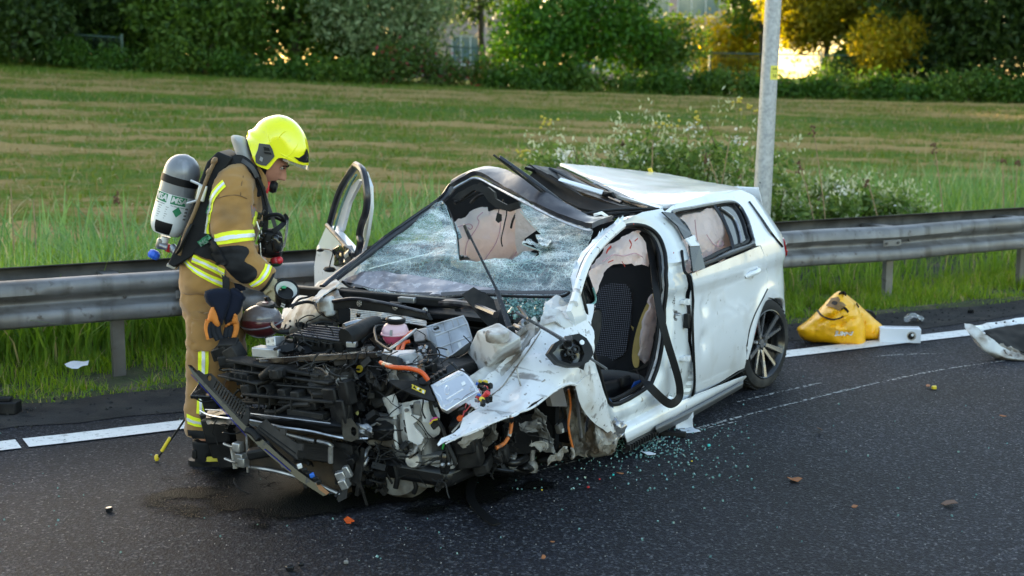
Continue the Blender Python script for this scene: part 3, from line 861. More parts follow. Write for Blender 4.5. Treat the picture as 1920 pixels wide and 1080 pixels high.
WHERE = ['tall bent one right of the lamp post', 'tall one far right of the lamp post', 'reddish one at the far right', 'outermost one at the right edge', 'left of the lamp post by its sticker side', 'short thick headed one right of the lamp post', 'pale one above the rear of the car roof', 'leaning one above the roof middle', 'straight one above the roof middle', 'long one just left of the lamp post', 'leaning one left of the air cylinder', 'one near the left edge', 'outermost one at the left edge', 'short one in the grass right of the brambles', 'low brown one left of the lamp post foot']
for k, (x0, y0, x1, y1, hd) in enumerate(STALK):
 Y = 14.6 + (k % 4) * .4 if x0 > 1000 else 12.6
 b_, a_ = depth(x0, y0, Y), depth(x1, y1, Y)
 g_ = land(b_.x, Y)
 b_ = Vector((b_.x + (b_.x - a_.x) * .5, Y, g_))
 t = thing('dry_stalk', 'brown dry stalk, ' + WHERE[k], 'plant', b_, 0, 'dry stalks in the tall grass')
 e_ = a_ - b_
 MB().tube(cr([(0, 0, -.05), e_ * .5 + Vector((.02, 0, 0)), e_], 5), [.006] * 10 + [.003], 5).build('stem', m_dry, t)
 if hd:
  mb = MB(); g = random.Random(k)
  for i in range(16):
   q = e_ + Vector((g.gauss(-.01, .018), g.gauss(0, .018), g.uniform(-hd * 1.6, .02)))
   mb.ball(q, (.012, .012, .02), 5, (g.random() * 3, g.random() * 3, 0))
  mb.build('seed_head', m_seed, t)
# tall thin stems with yellow heads
l_yel = M('yellow flower', (.52, .40, .05), .8)
for k, (x0, y0, x1, y1) in enumerate(((1052, 300, 1025, 230), (985, 330, 979, 290), (1370, 330, 1385, 190), (1300, 330, 1308, 225), (1240, 300, 1247, 230), (1395, 330, 1410, 200))):
 Y = 15.4; a_ = depth(x1, y1, Y); b_ = depth(x0, y0, Y); b_ = Vector((b_.x, Y, land(b_.x, Y)))
 t = thing('weed', 'tall weed with small yellow flower heads, ' + ORD[k] + ' of six above the brambles', 'plant', b_, 0, 'yellow weeds above the brambles')
 e_ = a_ - b_
 MB().tube([(0, 0, 0), e_ * .6 + Vector((.03, 0, 0)), e_], .004, 5).build('stem', l_bram, t)
 mb = MB(); g = random.Random(k + 50)
 for i in range(9): mb.ball(e_ + Vector((g.gauss(0, .05), g.gauss(0, .04), g.gauss(0, .03))), .018, 6)
 mb.build('flower_head', l_yel, t)
# ================================================================== THE CRASHED CAR
HEAD = R(30.5)
CFW = Vector((-math.sin(HEAD), -math.cos(HEAD), 0)); CLF = Vector((math.cos(HEAD), -math.sin(HEAD), 0))
CO = ground(1445, 720) - CLF * .865
car = thing('crashed_car', 'wrecked white hatchback with its front torn off and its driver door cut away', 'car', CO, math.atan2(CFW.y, CFW.x))
CM = Matrix((CFW, CLF, Vector((0, 0, 1)))).transposed()         # car axes: x forward, y to its left, z up
EYE_C = CM.transposed() @ (EYE - CO)
def csight(px, py): return CM.transposed() @ sight(px, py)
def cpl(px, py, p, n):
 r = csight(px, py); n = Vector(n)
 return EYE_C + r * ((Vector(p) - EYE_C).dot(n) / r.dot(n))
def cx(px, py, v): return cpl(px, py, (v, 0, 0), (1, 0, 0))
def cy(px, py, v): return cpl(px, py, (0, v, 0), (0, 1, 0))
def cz(px, py, v): return cpl(px, py, (0, 0, v), (0, 0, 1))
# materials
m_white = M('white car paint', (.77, .79, .825), .28, coat=.7, spec=.5, dirt=[((.60, .58, .55), 3.5, .54, .80), ((.42, .41, .40), 26, .66, .72)], bump=(2.2, .08, .02))
m_white2 = M('scraped white paint', (.74, .74, .75), .38, coat=.35, dirt=[((.48, .43, .37), 4, .58, .74), ((.30, .28, .27), 18, .61, .68, (1, .15, 1)), ((.22, .19, .17), 40, .64, .70)], bump=(9, .35, .012))
m_bare = M('dirty white undercoat', (.58, .58, .57), .6, dirt=[((.24, .20, .165), 8, .47, .66), ((.09, .075, .06), 11, .60, .72)], bump=(16, .4, .01))
m_mud = M('muddy grey sheet metal', (.30, .28, .25), .75, dirt=[((.10, .07, .045), 7, .45, .62), ((.50, .49, .47), 9, .60, .68), ((.30, .16, .05), 6, .66, .74)], bump=(22, .8, .015))
m_black = M('black plastic', (.009, .009, .010), .45, spec=.3, var=(18, .35), dirt=((.026, .024, .022), 9, .52, .78), bump=(60, .15, .003))
m_dust = M('dusty black plastic', (.014, .0135, .0135), .6, spec=.3, var=(10, .4), dirt=((.060, .053, .048), 6, .50, .80), bump=(40, .3, .005))
m_gloss = M('glossy black trim', (.010, .010, .011), .14, spec=.55, dirt=((.06, .06, .06), 20, .6, .8))
m_header = M('dark roof rail panel', (.020, .019, .026), .32, coat=.2, dirt=((.10, .10, .105), 11, .55, .75), bump=(7, .2, .01))
m_rub = M('black rubber', (.007, .007, .008), .5, spec=.35, bump=(30, .2, .004))
m_fab = M('black seat fabric', (.022, .022, .025), .95, sheen=.25, bump=(130, .4, .002))
m_head = M('black headliner', (.007, .007, .008), .95, sheen=.1, bump=(60, .3, .003))
m_alu = M('cast aluminium', (.48, .48, .49), .42, metal=.75, var=(7, .25), dirt=[((.17, .165, .16), 6, .48, .68)], bump=(45, .25, .004))
m_alu2 = M('pressed aluminium plate', (.80, .79, .80), .30, metal=.9, var=(4, .1), dirt=[((.5, .5, .5), 30, .62, .7)], bump=(6, .12, .006))
m_gear = M('grey gearbox casting', (.26, .255, .245), .6, metal=.4, dirt=[((.07, .06, .05), 7, .45, .66)], bump=(40, .5, .006))
m_steel = M('dull steel', (.36, .36, .37), .38, metal=.85, var=(12, .3), dirt=[((.10, .08, .06), 11, .55, .72)], bump=(30, .3, .004))
m_beam = M('black painted crash beam', (.010, .010, .011), .34, metal=.2, dirt=[((.16, .155, .15), 10, .60, .74, (.35, .35, 1.5))], bump=(14, .3, .008))
m_torn = M('torn bright metal edge', (.45, .45, .47), .3, metal=.8, var=(30, .3))
m_orange = M('orange high voltage cable', (.62, .085, .008), .45, var=(30, .15), bump=(140, .2, .002))
m_orange2 = M('dirty orange cable', (.58, .16, .03), .55, dirt=((.10, .07, .05), 18, .55, .7))
def cloth(name, c, bump):
 m = M(name, c, .9, sheen=.15, bump=bump, var=(3, .07)); N, L = m.node_tree.nodes, m.node_tree.links
 t = N.new('ShaderNodeBsdfTranslucent'); t.inputs[0].default_value = (*c, 1); x = N.new('ShaderNodeMixShader'); x.inputs[0].default_value = .42
 L.new(N['Principled BSDF'].outputs[0], x.inputs[1]); L.new(t.outputs[0], x.inputs[2]); L.new(x.outputs[0], N['Material Output'].inputs[0]); return m
m_air = cloth('cream airbag cloth', (.88, .77, .71), (6, 1, .09))
m_air2 = cloth('pink airbag cloth', (.86, .74, .71), (7, 1, .08))
m_seam = M('dark pink seam', (.58, .34, .37), .8)
m_blood = M('red stain', (.42, .035, .02), .7)
m_foam = M('yellow seat foam', (.68, .50, .17), .95, bump=(60, .5, .004), var=(9, .12))
m_blue = M('blue cloth', (.02, .07, .20), .9, bump=(80, .5, .003))
m_plug = M('yellow plastic', (.70, .52, .03), .5)
m_white_p = M('white plastic', (.66, .66, .65), .45, dirt=((.36, .33, .30), 12, .5, .7))
m_red = M('red plastic', (.55, .03, .03), .4)
m_bluep = M('blue plastic', (.03, .14, .55), .4)
m_wire = M('black wire', (.012, .012, .012), .5)
m_lens = M('red tail light', (.30, .008, .008), .08, spec=.7, coat=.6)
m_tyre = M('tyre rubber', (.020, .020, .021), .75, dirt=((.065, .06, .055), 6, .48, .75), bump=(30, .3, .004))
m_rimb = M('black rim', (.012, .012, .013), .25, coat=.4)
m_rims = M('machined rim face', (.50, .50, .52), .24, metal=.9, dirt=((.30, .29, .28), 9, .55, .75))
# body side: a surface y(x, z) with shoulder crease, tumblehome and rounded rear corner
def side_y(x, z):
 if z > .98: y = .855 - .70 * (z - .98) - .35 * max(0, z - 1.12) ** 2 * 1.0
 elif z > .84: y = .855 + (.98 - z) * .20
 elif z > .79: y = .883 - (.84 - z) * .46
 elif z > .45: y = .860 + .020 * math.sin((.79 - z) / .34 * math.pi * .5)
 else: y = .880 - .75 * (.45 - z) ** 2
 y -= .010 * (x - 1.2) ** 2
 t = max(0, (-.17 - x) / .6)
 y -= .40 * t ** 2.1 + .10 * max(0, min(1, t)) * max(0, z - .8)
 q = math.hypot(x - .06, z - .285)
 if z < .75: y += .016 * math.exp(-((q - .36) / .05) ** 2)
 return y
def sxz(px, py, dy=0):
 y = .87
 for _ in range(8):
  p = cy(px, py, y); y = side_y(p.x, p.z) + dy
 return (p.x, p.z)
def side_sheet(name, outline, mat, parent, holes=(), res=.04, dy=0, thick=.012, dent=None, smooth=0, sharp=40, px=True):
 ol = [sxz(*p) if px and len(p) == 2 else tuple(p[-2:]) for p in outline]
 if smooth: ol = smooth_loop(ol, smooth)
 hl = []
 for h in holes:
  q = [sxz(*p) if len(p) == 2 else tuple(p[-2:]) for p in h]
  hl.append(smooth_loop(q, 4))
 v, f = fill(ol, hl, res)
 V = []
 for x, z in v:
  y = side_y(x, z) + dy
  if dent: y += dent(x, z)
  V.append((x, y, z))
 return MB().add(V, f).build(name, mat, parent, thick=-thick, sharp=sharp)
# a flat or gently bent piece drawn on a plane of the car
class Plane:
 def __init__(s, p, n, up=(0, 0, 1)):
  s.p, s.n = Vector(p), Vector(n).normalized()
  s.r = frame(s.n, up); s.a, s.b = s.r.col[0].copy(), s.r.col[1].copy()
 def __call__(s, px, py, off=0): return cpl(px, py, s.p + s.n * off, s.n)
 def uv(s, px, py): q = s(px, py) - s.p; return (q.dot(s.a), q.dot(s.b))
 def at(s, u, v, off=0): return s.p + s.a * u + s.b * v + s.n * off
def sheet(name, outline, pl, mat, parent, holes=(), res=.03, thick=.006, disp=None, smooth=0, sharp=38, mb_only=False):
 ol = [pl.uv(*p) for p in outline]
 if smooth: ol = smooth_loop(ol, smooth)
 hl = [[pl.uv(*p) for p in h] for h in holes]
 v, f = fill(ol, hl, res)
 V = []
 for a, b in v:
  p = pl.at(a, b)
  if disp: p = p + pl.n * disp(a, b)
  V.append(p)
 mb = MB().add(V, f)
 # facing: make the front of the sheet look along the plane's normal
 a, b, c = (Vector(mb.V[i]) for i in mb.F[0])
 if (b - a).cross(c - a).dot(pl.n) < 0: mb.F = [t[::-1] for t in mb.F]
 return mb if mb_only else mb.build(name, mat, parent, thick=thick, sharp=sharp)
def slab(name, outline, pl, depth, mat, parent, bevel=.004, extra=None):
 """a plate with the outline on the plane, depth going away from the viewer"""
 mb = MB()
 poly = [pl.uv(*p) for p in outline]
 mb.prism(poly, -depth, pl.p, pl.r)
 if extra: extra(mb)
 return mb.build(name, mat, parent, smooth=True, sharp=30, bevel=bevel)
def patch(name, rows, mat, parent, nu=6, nv=6, thick=.004, crumple=0, cs=6, sharp=45, off=None):
 """a skin through rows of 3D points, Catmull-Rom both ways"""
 R1 = [cr(r, nu) for r in rows]
 cols = [cr([R1[j][i] for j in range(len(R1))], nv) for i in range(len(R1[0]))]
 m, n = len(cols), len(cols[0])
 V = []
 for i in range(m):
  for j in range(n):
   p = cols[i][j]
   if crumple: p = p + Vector((n3(p, cs), n3(p + Vector((7, 0, 0)), cs), n3(p + Vector((0, 5, 0)), cs))) * crumple
   V.append(p)
 F = [(i * n + j, i * n + j + 1, (i + 1) * n + j + 1, (i + 1) * n + j) for i in range(m - 1) for j in range(n - 1)]
 return MB().add(V, F).build(name, mat, parent, thick=thick, sharp=sharp)
def tubes(name, paths, mat, parent, n=8, k=6):
 mb = MB()
 for P, r in paths:
  Q = cr(P, k); mb.tube(Q, r if not isinstance(r, tuple) else [r[0] + (r[1] - r[0]) * i / (len(Q) - 1) for i in range(len(Q))], n)
 return mb.build(name, mat, parent)
def hose(name, pts, r, mat, n=8, parent=None):
 return tubes(name, [(pts, r)], mat, parent or car, n)
# ---- body side
def dd(x, z):
 p = sxz(1322, 575); q = sxz(1322, 640)
 d = 0
 for (a, b), s, k in ((p, .035, .022), (q, .040, .026)):
  d -= k * math.exp(-((x - a) ** 2 + (z - b) ** 2) / (2 * s * s))
 return d + .0015 * n3((x * 2, z * 2, 0), 2)
door = side_sheet('rear_door', [(1297, 513), (1318, 505), (1340, 496), (1375, 482), (1413, 466), (1425, 461), (1436, 485), (1440, 515), (1438, 542), (1428, 562), (1414, 590), (1404, 620), (1399, 650), (1396, 690), (1350, 717), (1304, 742), (1302, 700), (1300, 640), (1299, 580)], m_white, car, dent=dd, res=.035)
P0 = sxz(1408, 513); ph = Vector((P0[0], side_y(*P0), P0[1]))
MB().ball(ph + Vector((.0, -.012, -.004)), (.095, .016, .042), 16, (0, R(-6), 0)).build('handle_cup', m_white2, door)
tubes('door_handle', [([ph + Vector((.095, -.004, -.01)), ph + Vector((.06, .026, .008)), ph + Vector((0, .034, .010)), ph + Vector((-.07, .028, .014)), ph + Vector((-.10, -.002, .016))], .0165)], m_white, door, 10)
sb = [(1278, 494), (1300, 497), (1340, 480), (1380, 465), (1412, 452)]
tubes('belt_trim', [([Vector((a, side_y(a, b) + .006, b)) for a, b in [sxz(*p) for p in ((1296, 505), (1330, 492), (1370, 476), (1413, 459))]], .011)], m_black, door, 8)
AR = (.06, .285); arch = [(AR[0] + .385 * math.cos(a), AR[1] + .325 * math.sin(a)) for a in np.linspace(R(178), R(-12), 22)]
def pt3_(p): a, b = sxz(*p); return Vector((a, side_y(a, b) + .0015, b))
# quarter panel with wheel arch, rear pillar and the frame round the rear window
qp = [sxz(1397, 690), sxz(1400, 650), sxz(1405, 618)]
arc_px = [(1412, 612), (1427, 588), (1443, 570), (1457, 565)]
ol = [(1441, 515), (1437, 487), (1427, 460), (1416, 461), (1414, 440), (1406, 412), (1393, 388), (1376, 377), (1340, 381), (1300, 389), (1262, 399), (1246, 397), (1262, 385), (1300, 372), (1345, 360), (1390, 356)]
olx = [sxz(*p) for p in ol]
rear = [(-.40, 1.19), (-.50, 1.08), (-.57, .97), (-.66, .93), (-.66, .70), (-.68, .56), (-.50, .55), (-.36, .50)]
c0 = sxz(1457, 566)
ar2 = [(-.335, .40), (-.28, .50), (-.20, .555), (-.10, .585), (.02, .59), (.14, .575), (.25, .53), (.345, .44), (.40, .34)]
dline = [sxz(*p) for p in ((1399, 650), (1404, 620), (1414, 590), (1428, 562), (1438, 542))]
dline = [(a - .006, b) for a, b in dline]
v, f = fill([(.443, .235), (.445, .30)] + dline + olx + rear + ar2, [], .035)
MB().add([(x, side_y(x, z) - .002, z) for x, z in v], f).build('quarter_panel', m_white, car, thick=-.012)
# arch liner and lip
tubes('arch_lip', [([Vector((x, side_y(x, z) - .014, z)) for x, z in [(-.36, .33)] + ar2 + [(.41, .24)]], .012)], m_white, car, 6)
mb = MB(); m_ = 16
for s in (.83, .50):
 for i in range(m_ + 1):
  a = R(-20 + 220 * i / m_); mb.V.append((AR[0] + .40 * math.cos(a), s, AR[1] + .335 * math.sin(a)))
mb.F = [(i, i + 1, m_ + 2 + i, m_ + 1 + i) for i in range(m_)]; mb.K = [0] * m_
mb.build('arch_liner', m_black, car, thick=.005)
# rear bumper: corner and back
bp_ = [(-.36, .20), (-.35, .40), (-.37, .49), (-.50, .54), (-.685, .545)]
v, f = fill(bp_ + [(-.74, .50), (-.755, .35), (-.73, .22), (-.6, .17)], [], .04)
tubes('door_gap', [([Vector((a, side_y(a, b) + .0015, b)) for a, b in dline], .0045), ([pt3_(p) for p in ((1305, 744), (1350, 719), (1396, 692))], .0045)], m_rub, car, 6)
bumper = MB().add([(x, side_y(x, z) - .001, z) for x, z in v], f).build('rear_bumper', m_white, car, thick=-.012)
mb = MB()
for z, x in ((.17, -.70), (.24, -.745), (.38, -.765), (.50, -.75), (.56, -.70)):
 for y in np.linspace(-.55, .50, 9): mb.V.append((x - .03 * (1 - (y / .55) ** 2), y, z))
mb.F = [(j * 9 + i, j * 9 + i + 1, (j + 1) * 9 + i + 1, (j + 1) * 9 + i) for j in range(4) for i in range(8)]; mb.K = [0] * 32
mb.build('bumper_back', m_white, bumper, thick=.01)
# mirrored far side, plain
mb = MB()
v, f = fill([(.443, .235), (.44, .45), (.36, .55), (.5, .6), (2.2, .6), (2.25, .25), (2.25, .92), (.55, .98), (.4, 1.30), (-.40, 1.27), (-.57, .97), (-.66, .93), (-.68, .30), (-.40, .30)] + ar2, [], .06)
v, f = fill([(.45, .16), (2.25, .16), (2.35, .92), (.62, .98), (.45, 1.28), (-.36, 1.30), (-.57, .97), (-.66, .93), (-.68, .25), (-.36, .25)] + ar2, [], .06)
MB().add([(x, -side_y(x, z), z) for x, z in v], f).build('far_side_panel', m_white, car, thick=.012)
# tail light, tailgate, spoiler
tl = [(-.36, .93), (-.45, .95), (-.60, .93), (-.66, .86), (-.655, .80), (-.52, .78), (-.42, .80)]
v, f = fill(smooth_loop(tl, 3), [], .03)
tlo = MB().add([(x, side_y(x, z) + .012, z) for x, z in v], f).build('tail_light', m_lens, car, thick=-.02)
tubes('light_bar', [([Vector((x, side_y(x, z) + .016, z)) for x, z in ((-.40, .86), (-.50, .875), (-.62, .86))], .006)], m_red, tlo, 6)
mb = MB(); rows_ = [(-.64, .56, .58), (-.68, .75, .56), (-.66, .95, .54), (-.58, 1.0, .56), (-.47, 1.16, .60), (-.38, 1.29, .60)]
for x, z, w in rows_:
 for t in np.linspace(-1, 1, 9): mb.V.append((x - .05 * (1 - t * t), w * t, z))
mb.F = [(j * 9 + i, j * 9 + i + 1, (j + 1) * 9 + i + 1, (j + 1) * 9 + i) for j in range(len(rows_) - 1) for i in range(8)]; mb.K = [0] * len(mb.F)
tg = mb.build('tailgate', m_white, car, thick=.01)
sheet_pts = [(-.585, 1.0), (-.475, 1.17), (-.40, 1.28)]
mb = MB()
for x, z in sheet_pts:
 for t in (-1, -.5, 0, .5, 1): mb.V.append((x - .062 + .05 * t * t - .012, (.56 + (z - 1.0) * .12) * t, z))
mb.F = [(j * 5 + i, j * 5 + i + 1, (j + 1) * 5 + i + 1, (j + 1) * 5 + i) for j in range(2) for i in range(4)]; mb.K = [0] * 8
mb.build('rear_window', m_gloss, tg, thick=.004)
def pt3(p, dy=0): a, b = sxz(*p); return Vector((a, side_y(a, b) + dy, b))
tubes('window_edge_trim', [([pt3((1404, 378), .0), pt3((1425, 408), .004), pt3((1447, 440), .004), pt3((1466, 462), .002)], .010)], m_gloss, tg, 6)
MB().add([cy(1443, 436, .66), cy(1474, 456, .60), cy(1470, 463, .60), cy(1441, 442, .66)], [(0, 1, 2, 3)]).build('lip_corner', m_white, tg, thick=.008)
# ---- ring of pillars round the front door opening
ring_out = [(1072, 583), (1084, 545), (1094, 508), (1110, 474), (1138, 442), (1170, 416), (1205, 398), (1243, 391), (1256, 407), (1274, 433), (1288, 466), (1295, 510), (1298, 580), (1300, 640), (1302, 742), (1268, 762), (1225, 730), (1160, 765), (1150, 640)]
ring_in = [(1099, 540), (1100, 515), (1110, 488), (1138, 457), (1167, 432), (1196, 422), (1225, 427), (1246, 445), (1257, 474), (1259, 517), (1256, 600), (1250, 660), (1238, 705), (1222, 729), (1158, 760), (1135, 700), (1112, 600)]
ri = [sxz(*p) for p in ring_in]
ro = [sxz(*p) for p in ring_out]
# sill and front foot close the ring
ro = ro[:15] + [sxz(1302, 744), sxz(1225, 790), sxz(1168, 822), sxz(1140, 790), sxz(1105, 700), sxz(1085, 640)]
v, f = fill(ro, [smooth_loop(ri, 4)], .025)
def ring_y(x, z):
 # inside step towards the seal
 d = seg_dist(x, z)
 return side_y(x, z) - .004 - .038 * math.exp(-(d / .035) ** 2) - (.03 if z < .98 and x < 1.62 and x > 1.3 else 0) * min(1, d / .03)
ri_d = smooth_loop(ri, 4)
_ra = np.array(ri_d); _rb = np.roll(_ra, -1, 0)
def seg_dist(x, z):
 q = np.array((x, z)); ab = _rb - _ra
 t = np.clip(((q - _ra) * ab).sum(1) / np.maximum((ab * ab).sum(1), 1e-12), 0, 1)
 return float(np.sqrt((((_ra + ab * t[:, None]) - q) ** 2).sum(1)).min())
MB().add([(x, ring_y(x, z), z) for x, z in v], f).build('side_frame', M('white door frame paint', (.70, .73, .75), .3, coat=.5, dirt=[((.30, .29, .28), 16, .64, .70), ((.45, .47, .49), 3, .55, .7)], bump=(6, .1, .01)), car, thick=-.03)
# scraped strip along the screen pillar
tubes('pillar_scrape', [([pt3(p, -.006) for p in ((1078, 570), (1092, 520), (1108, 484), (1136, 450), (1168, 422))], .024)], m_white2, car, 8)
seal = [Vector((a, side_y(a, b) - .035, b)) for a, b in ri_d]
MB().tube(seal + [seal[0]], .012, 8, False).build('door_seal', m_rub, car)
seal2 = [p + Vector((0, -.03, 0)) for p in seal]
cc = sum(seal2, Vector()) / len(seal2)
MB().tube([cc + (p - cc) * .965 for p in seal2 + [seal2[0]]], .010, 8, False).build('inner_seal', m_rub, car)
# striker, labels and hinges on the middle pillar
sp = pt3((1269, 592), -.03)
MB().lathe([(.0, 0), (.036, 0), (.036, .010), (.028, .014), (0, .014)], sp, frame((0, 1, 0)), 20, sx=.75).build('striker_plate', m_steel, car)
mb = MB()
mb.tube(cr([sp + Vector((.018, .012, .012)), sp + Vector((.018, .045, .010)), sp + Vector((-.018, .045, .010)), sp + Vector((-.018, .012, .012))], 4), .006, 8)
mb.build('striker', m_steel, car)
for s in (-1, 1): MB().lathe([(.008, 0), (.008, .02), (0, .022)], sp + Vector((0, .01, s * .022)), frame((0, 1, 0)), 8).build('bolt', m_steel, car)
m_lab = M('door frame sticker', (.55, .56, .57), .6)
for nm, y0, rows in (('tyre_label', 560, 5), ('id_label', 623, 6)):
 c = pt3((1270, y0 + 6), -.0265)
 lb = MB().box(c, (.055, .0015, .062), (0, 0, 0)).build(nm, m_lab, car, smooth=False)
 mb = MB()
 for i in range(rows):
  for j in range(2):
   w_ = .012 + .006 * ((i * 7 + j * 3) % 3)
   mb.box(c + Vector((.012 - j * .026, .0012, .024 - i * .0095)), (w_, .0012, .0045))
 mb.build('print', m_ink, lb, smooth=False)
for p in ((1289, 566), (1289, 672)):
 c = pt3(p, -.02)
 MB().box(c, (.075, .03, .022)).box(c + Vector((.0, .02, 0)), (.03, .03, .035)).build('door_hinge', m_white2, car, bevel=.004)
MB().box(pt3((1291, 602), -.01), (.035, .03, .085)).build('check_strap', m_black, car, bevel=.004)
# black seal hanging along the rear door's front edge
tubes('edge_seal', [([pt3(p, .008) for p in ((1276, 470), (1281, 508), (1292, 520), (1297, 560), (1296, 600), (1298, 660), (1300, 715), (1296, 742))], .0085)], m_rub, car, 8)
# trim strip hanging from the middle pillar
strip_pl = [(1245, 395), (1266, 399), (1293, 452), (1300, 498), (1284, 503), (1271, 452)]
def spl(px, d=.02): return [pt3(p, d) for p in px]
for i, (nm, q, mt) in enumerate((('pillar_trim', [(1233, 398), (1256, 401), (1290, 440), (1276, 449), (1262, 424)], m_gloss), ('pillar_trim', [(1283, 460), (1302, 461), (1312, 503), (1289, 509)], m_gloss), ('pillar_clip', [(1274, 448), (1290, 441), (1300, 461), (1284, 462)], m_white2))):
 MB().add(spl(q, .022 + .006 * i), [tuple(range(len(q)))]).build(nm, mt, car, thick=.008, smooth=False)
# window opening of the rear door: black frame, quarter glass, airbag curtain behind
win = [(1262, 400), (1300, 391), (1340, 383), (1374, 379), (1391, 390), (1403, 413), (1411, 440), (1413, 458), (1370, 474), (1312, 498), (1300, 450), (1285, 420)]
wl_ = [pt3(p, -.012) for p in win]
MB().tube(cr(wl_, 4, True) + [wl_[0]], .015, 8, False).build('window_seal', m_gloss, car)
w2 = [pt3(p, -.035) for p in win]; cw = sum(w2, Vector()) / len(w2)
MB().tube([cw + (p - cw) * .93 for p in cr(w2, 4, True) + [w2[0]]], .017, 8, False).build('window_inner_seal', m_rub, car)
tubes('quarter_bar', [([pt3((1340, 383), -.01), pt3((1358, 412), -.008), pt3((1372, 445), -.008), pt3((1378, 470), -.01)], .012)], m_gloss, car, 8)
qg = [(1352, 386), (1378, 384), (1396, 404), (1407, 438), (1408, 456), (1384, 466), (1376, 430), (1364, 402)]
m_quarter = M('dark tinted glass', (.02, .022, .025), .05, spec=.6)
v, f = fill([sxz(*p) for p in qg], [], .03)
MB().add([(x, side_y(x, z) - .03, z) for x, z in v], f).build('quarter_glass', m_quarter, car, thick=-.004)
tubes('quarter_inner_trim', [([pt3((1356, 390), -.02), pt3((1382, 410), -.02), pt3((1393, 440), -.02), pt3((1395, 458), -.02)], .009)], m_steel, car, 8)
def curtain(name, rows, mat, seams=(), cr_=.022, cs=6):
 o = patch(name, rows, mat, car, 8, 6, .004, cr_, cs)
 for s in seams: tubes('seam', [(s, .0032)], m_seam, o, 6, 8)
 return o
curtain('rear_curtain_airbag', [[cy(x, y, .62 + d) for x, y, d in ((1262, 408, 0), (1300, 402, .02), (1345, 395, .03), (1372, 420, 0))],
        [cy(x, y, .68 + d) for x, y, d in ((1270, 455, -.02), (1310, 452, .04), (1345, 445, .03), (1378, 448, 0))],
        [cy(x, y, .70 + d) for x, y, d in ((1285, 512, 0), (1318, 502, .03), (1350, 488, .01), (1380, 474, 0))]], m_air2,
  [[cy(x, y, .745) for x, y in ((1303, 412), (1306, 440), (1312, 470), (1318, 490))],
   [cy(x, y, .735) for x, y in ((1325, 440), (1338, 458), (1352, 462), (1356, 454), (1348, 452), (1346, 462))]])
# ---- sill
sl_top = [sxz(1302, 743), sxz(1225, 782), sxz(1172, 812)]
patch('sill', [[cy(1158, 766, .76), cy(1190, 750, .76), cy(1225, 733, .76), cy(1262, 745, .82)],
    [cy(1166, 790, .80), cy(1200, 771, .80), cy(1235, 753, .81), cy(1275, 752, .84)],
    [cy(1170, 806, .85), cy(1210, 785, .85), cy(1250, 764, .85), cy(1302, 742, .862)],
    [cy(1174, 822, .862), cy(1240, 788, .864), cy(1310, 750, .866), cy(1394, 706, .866)],
    [cy(1176, 830, .845), cy(1240, 797, .845), cy(1310, 760, .845), cy(1394, 713, .85)]], m_white, car, 8, 5, .006)
tubes('sill_rib', [([cy(1166, 796, .81), cy(1215, 770, .81), cy(1262, 748, .83)], .006)], m_white, car)
m_blade = M('grey sill blade', (.075, .077, .082), .42, bump=(80, .2, .002))
patch('sill_blade', [[cy(1230, 798, .868), cy(1300, 764, .872), cy(1394, 713, .874)], [cy(1231, 806, .885), cy(1300, 772, .888), cy(1393, 721, .888)], [cy(1233, 814, .862), cy(1300, 780, .866), cy(1392, 727, .866)]], m_blade, car, 10, 4, .008)
mb = MB()
for i in range(12):
 t = i / 11; c = cy(1178 + 52 * t, 842 - 28 * t, .86)
 mb.box(c + Vector((0, 0, .008)), (.012, .03, .03)).box(c + Vector((.02, -.01, -.008)), (.03, .02, .012))
mb.tube([cy(1174, 836, .85), cy(1232, 806, .85)], .012, 6)
tag(mb.build('sill_clips', m_black, car, smooth=False), kind='stuff')
# ---- roof panel, sagging towards the near side
def rp(x, y, yy): return cy(x, y, yy)
patch('roof_panel', [[rp(1050, 311, -.58), rp(1092, 331, -.32), rp(1140, 356, .0), rp(1192, 379, .33), rp(1240, 391, .575)],
      [rp(1122, 317, -.56), rp(1160, 333, -.30), rp(1208, 352, .02), rp(1255, 366, .35), rp(1288, 385, .60)],
      [rp(1195, 325, -.54), rp(1230, 335, -.28), rp(1275, 348, .04), rp(1318, 357, .36), rp(1345, 371, .61)],
      [rp(1252, 331, -.50), rp(1285, 338, -.25), rp(1328, 347, .06), rp(1366, 353, .37), rp(1391, 361, .60)],
      [rp(1266, 340, -.50), rp(1300, 344, -.25), rp(1345, 352, .06), rp(1382, 358, .38), rp(1402, 372, .59)]], m_white, car, 8, 8, .02, .0035, 5)
tubes('roof_edge_seal', [([rp(1046, 315, -.575), rp(1088, 335, -.31), rp(1136, 360, .01), rp(1186, 382, .33), rp(1216, 391, .52)], .012)], m_rub, car)
# spoiler corner
patch('roof_spoiler', [[rp(1352, 352, .10), rp(1385, 357, .40), rp(1398, 362, .58)], [rp(1368, 356, .10), rp(1398, 362, .40), rp(1410, 372, .585)], [rp(1374, 366, .10), rp(1402, 372, .40), rp(1412, 384, .585)]], m_white, car, 6, 5, .015)
# stray fixing on the far roof edge
MB().box(rp(1220, 321, -.52), (.02, .03, .05), (.3, .2, 0)).build('roof_clip', m_plug, car, bevel=.003)
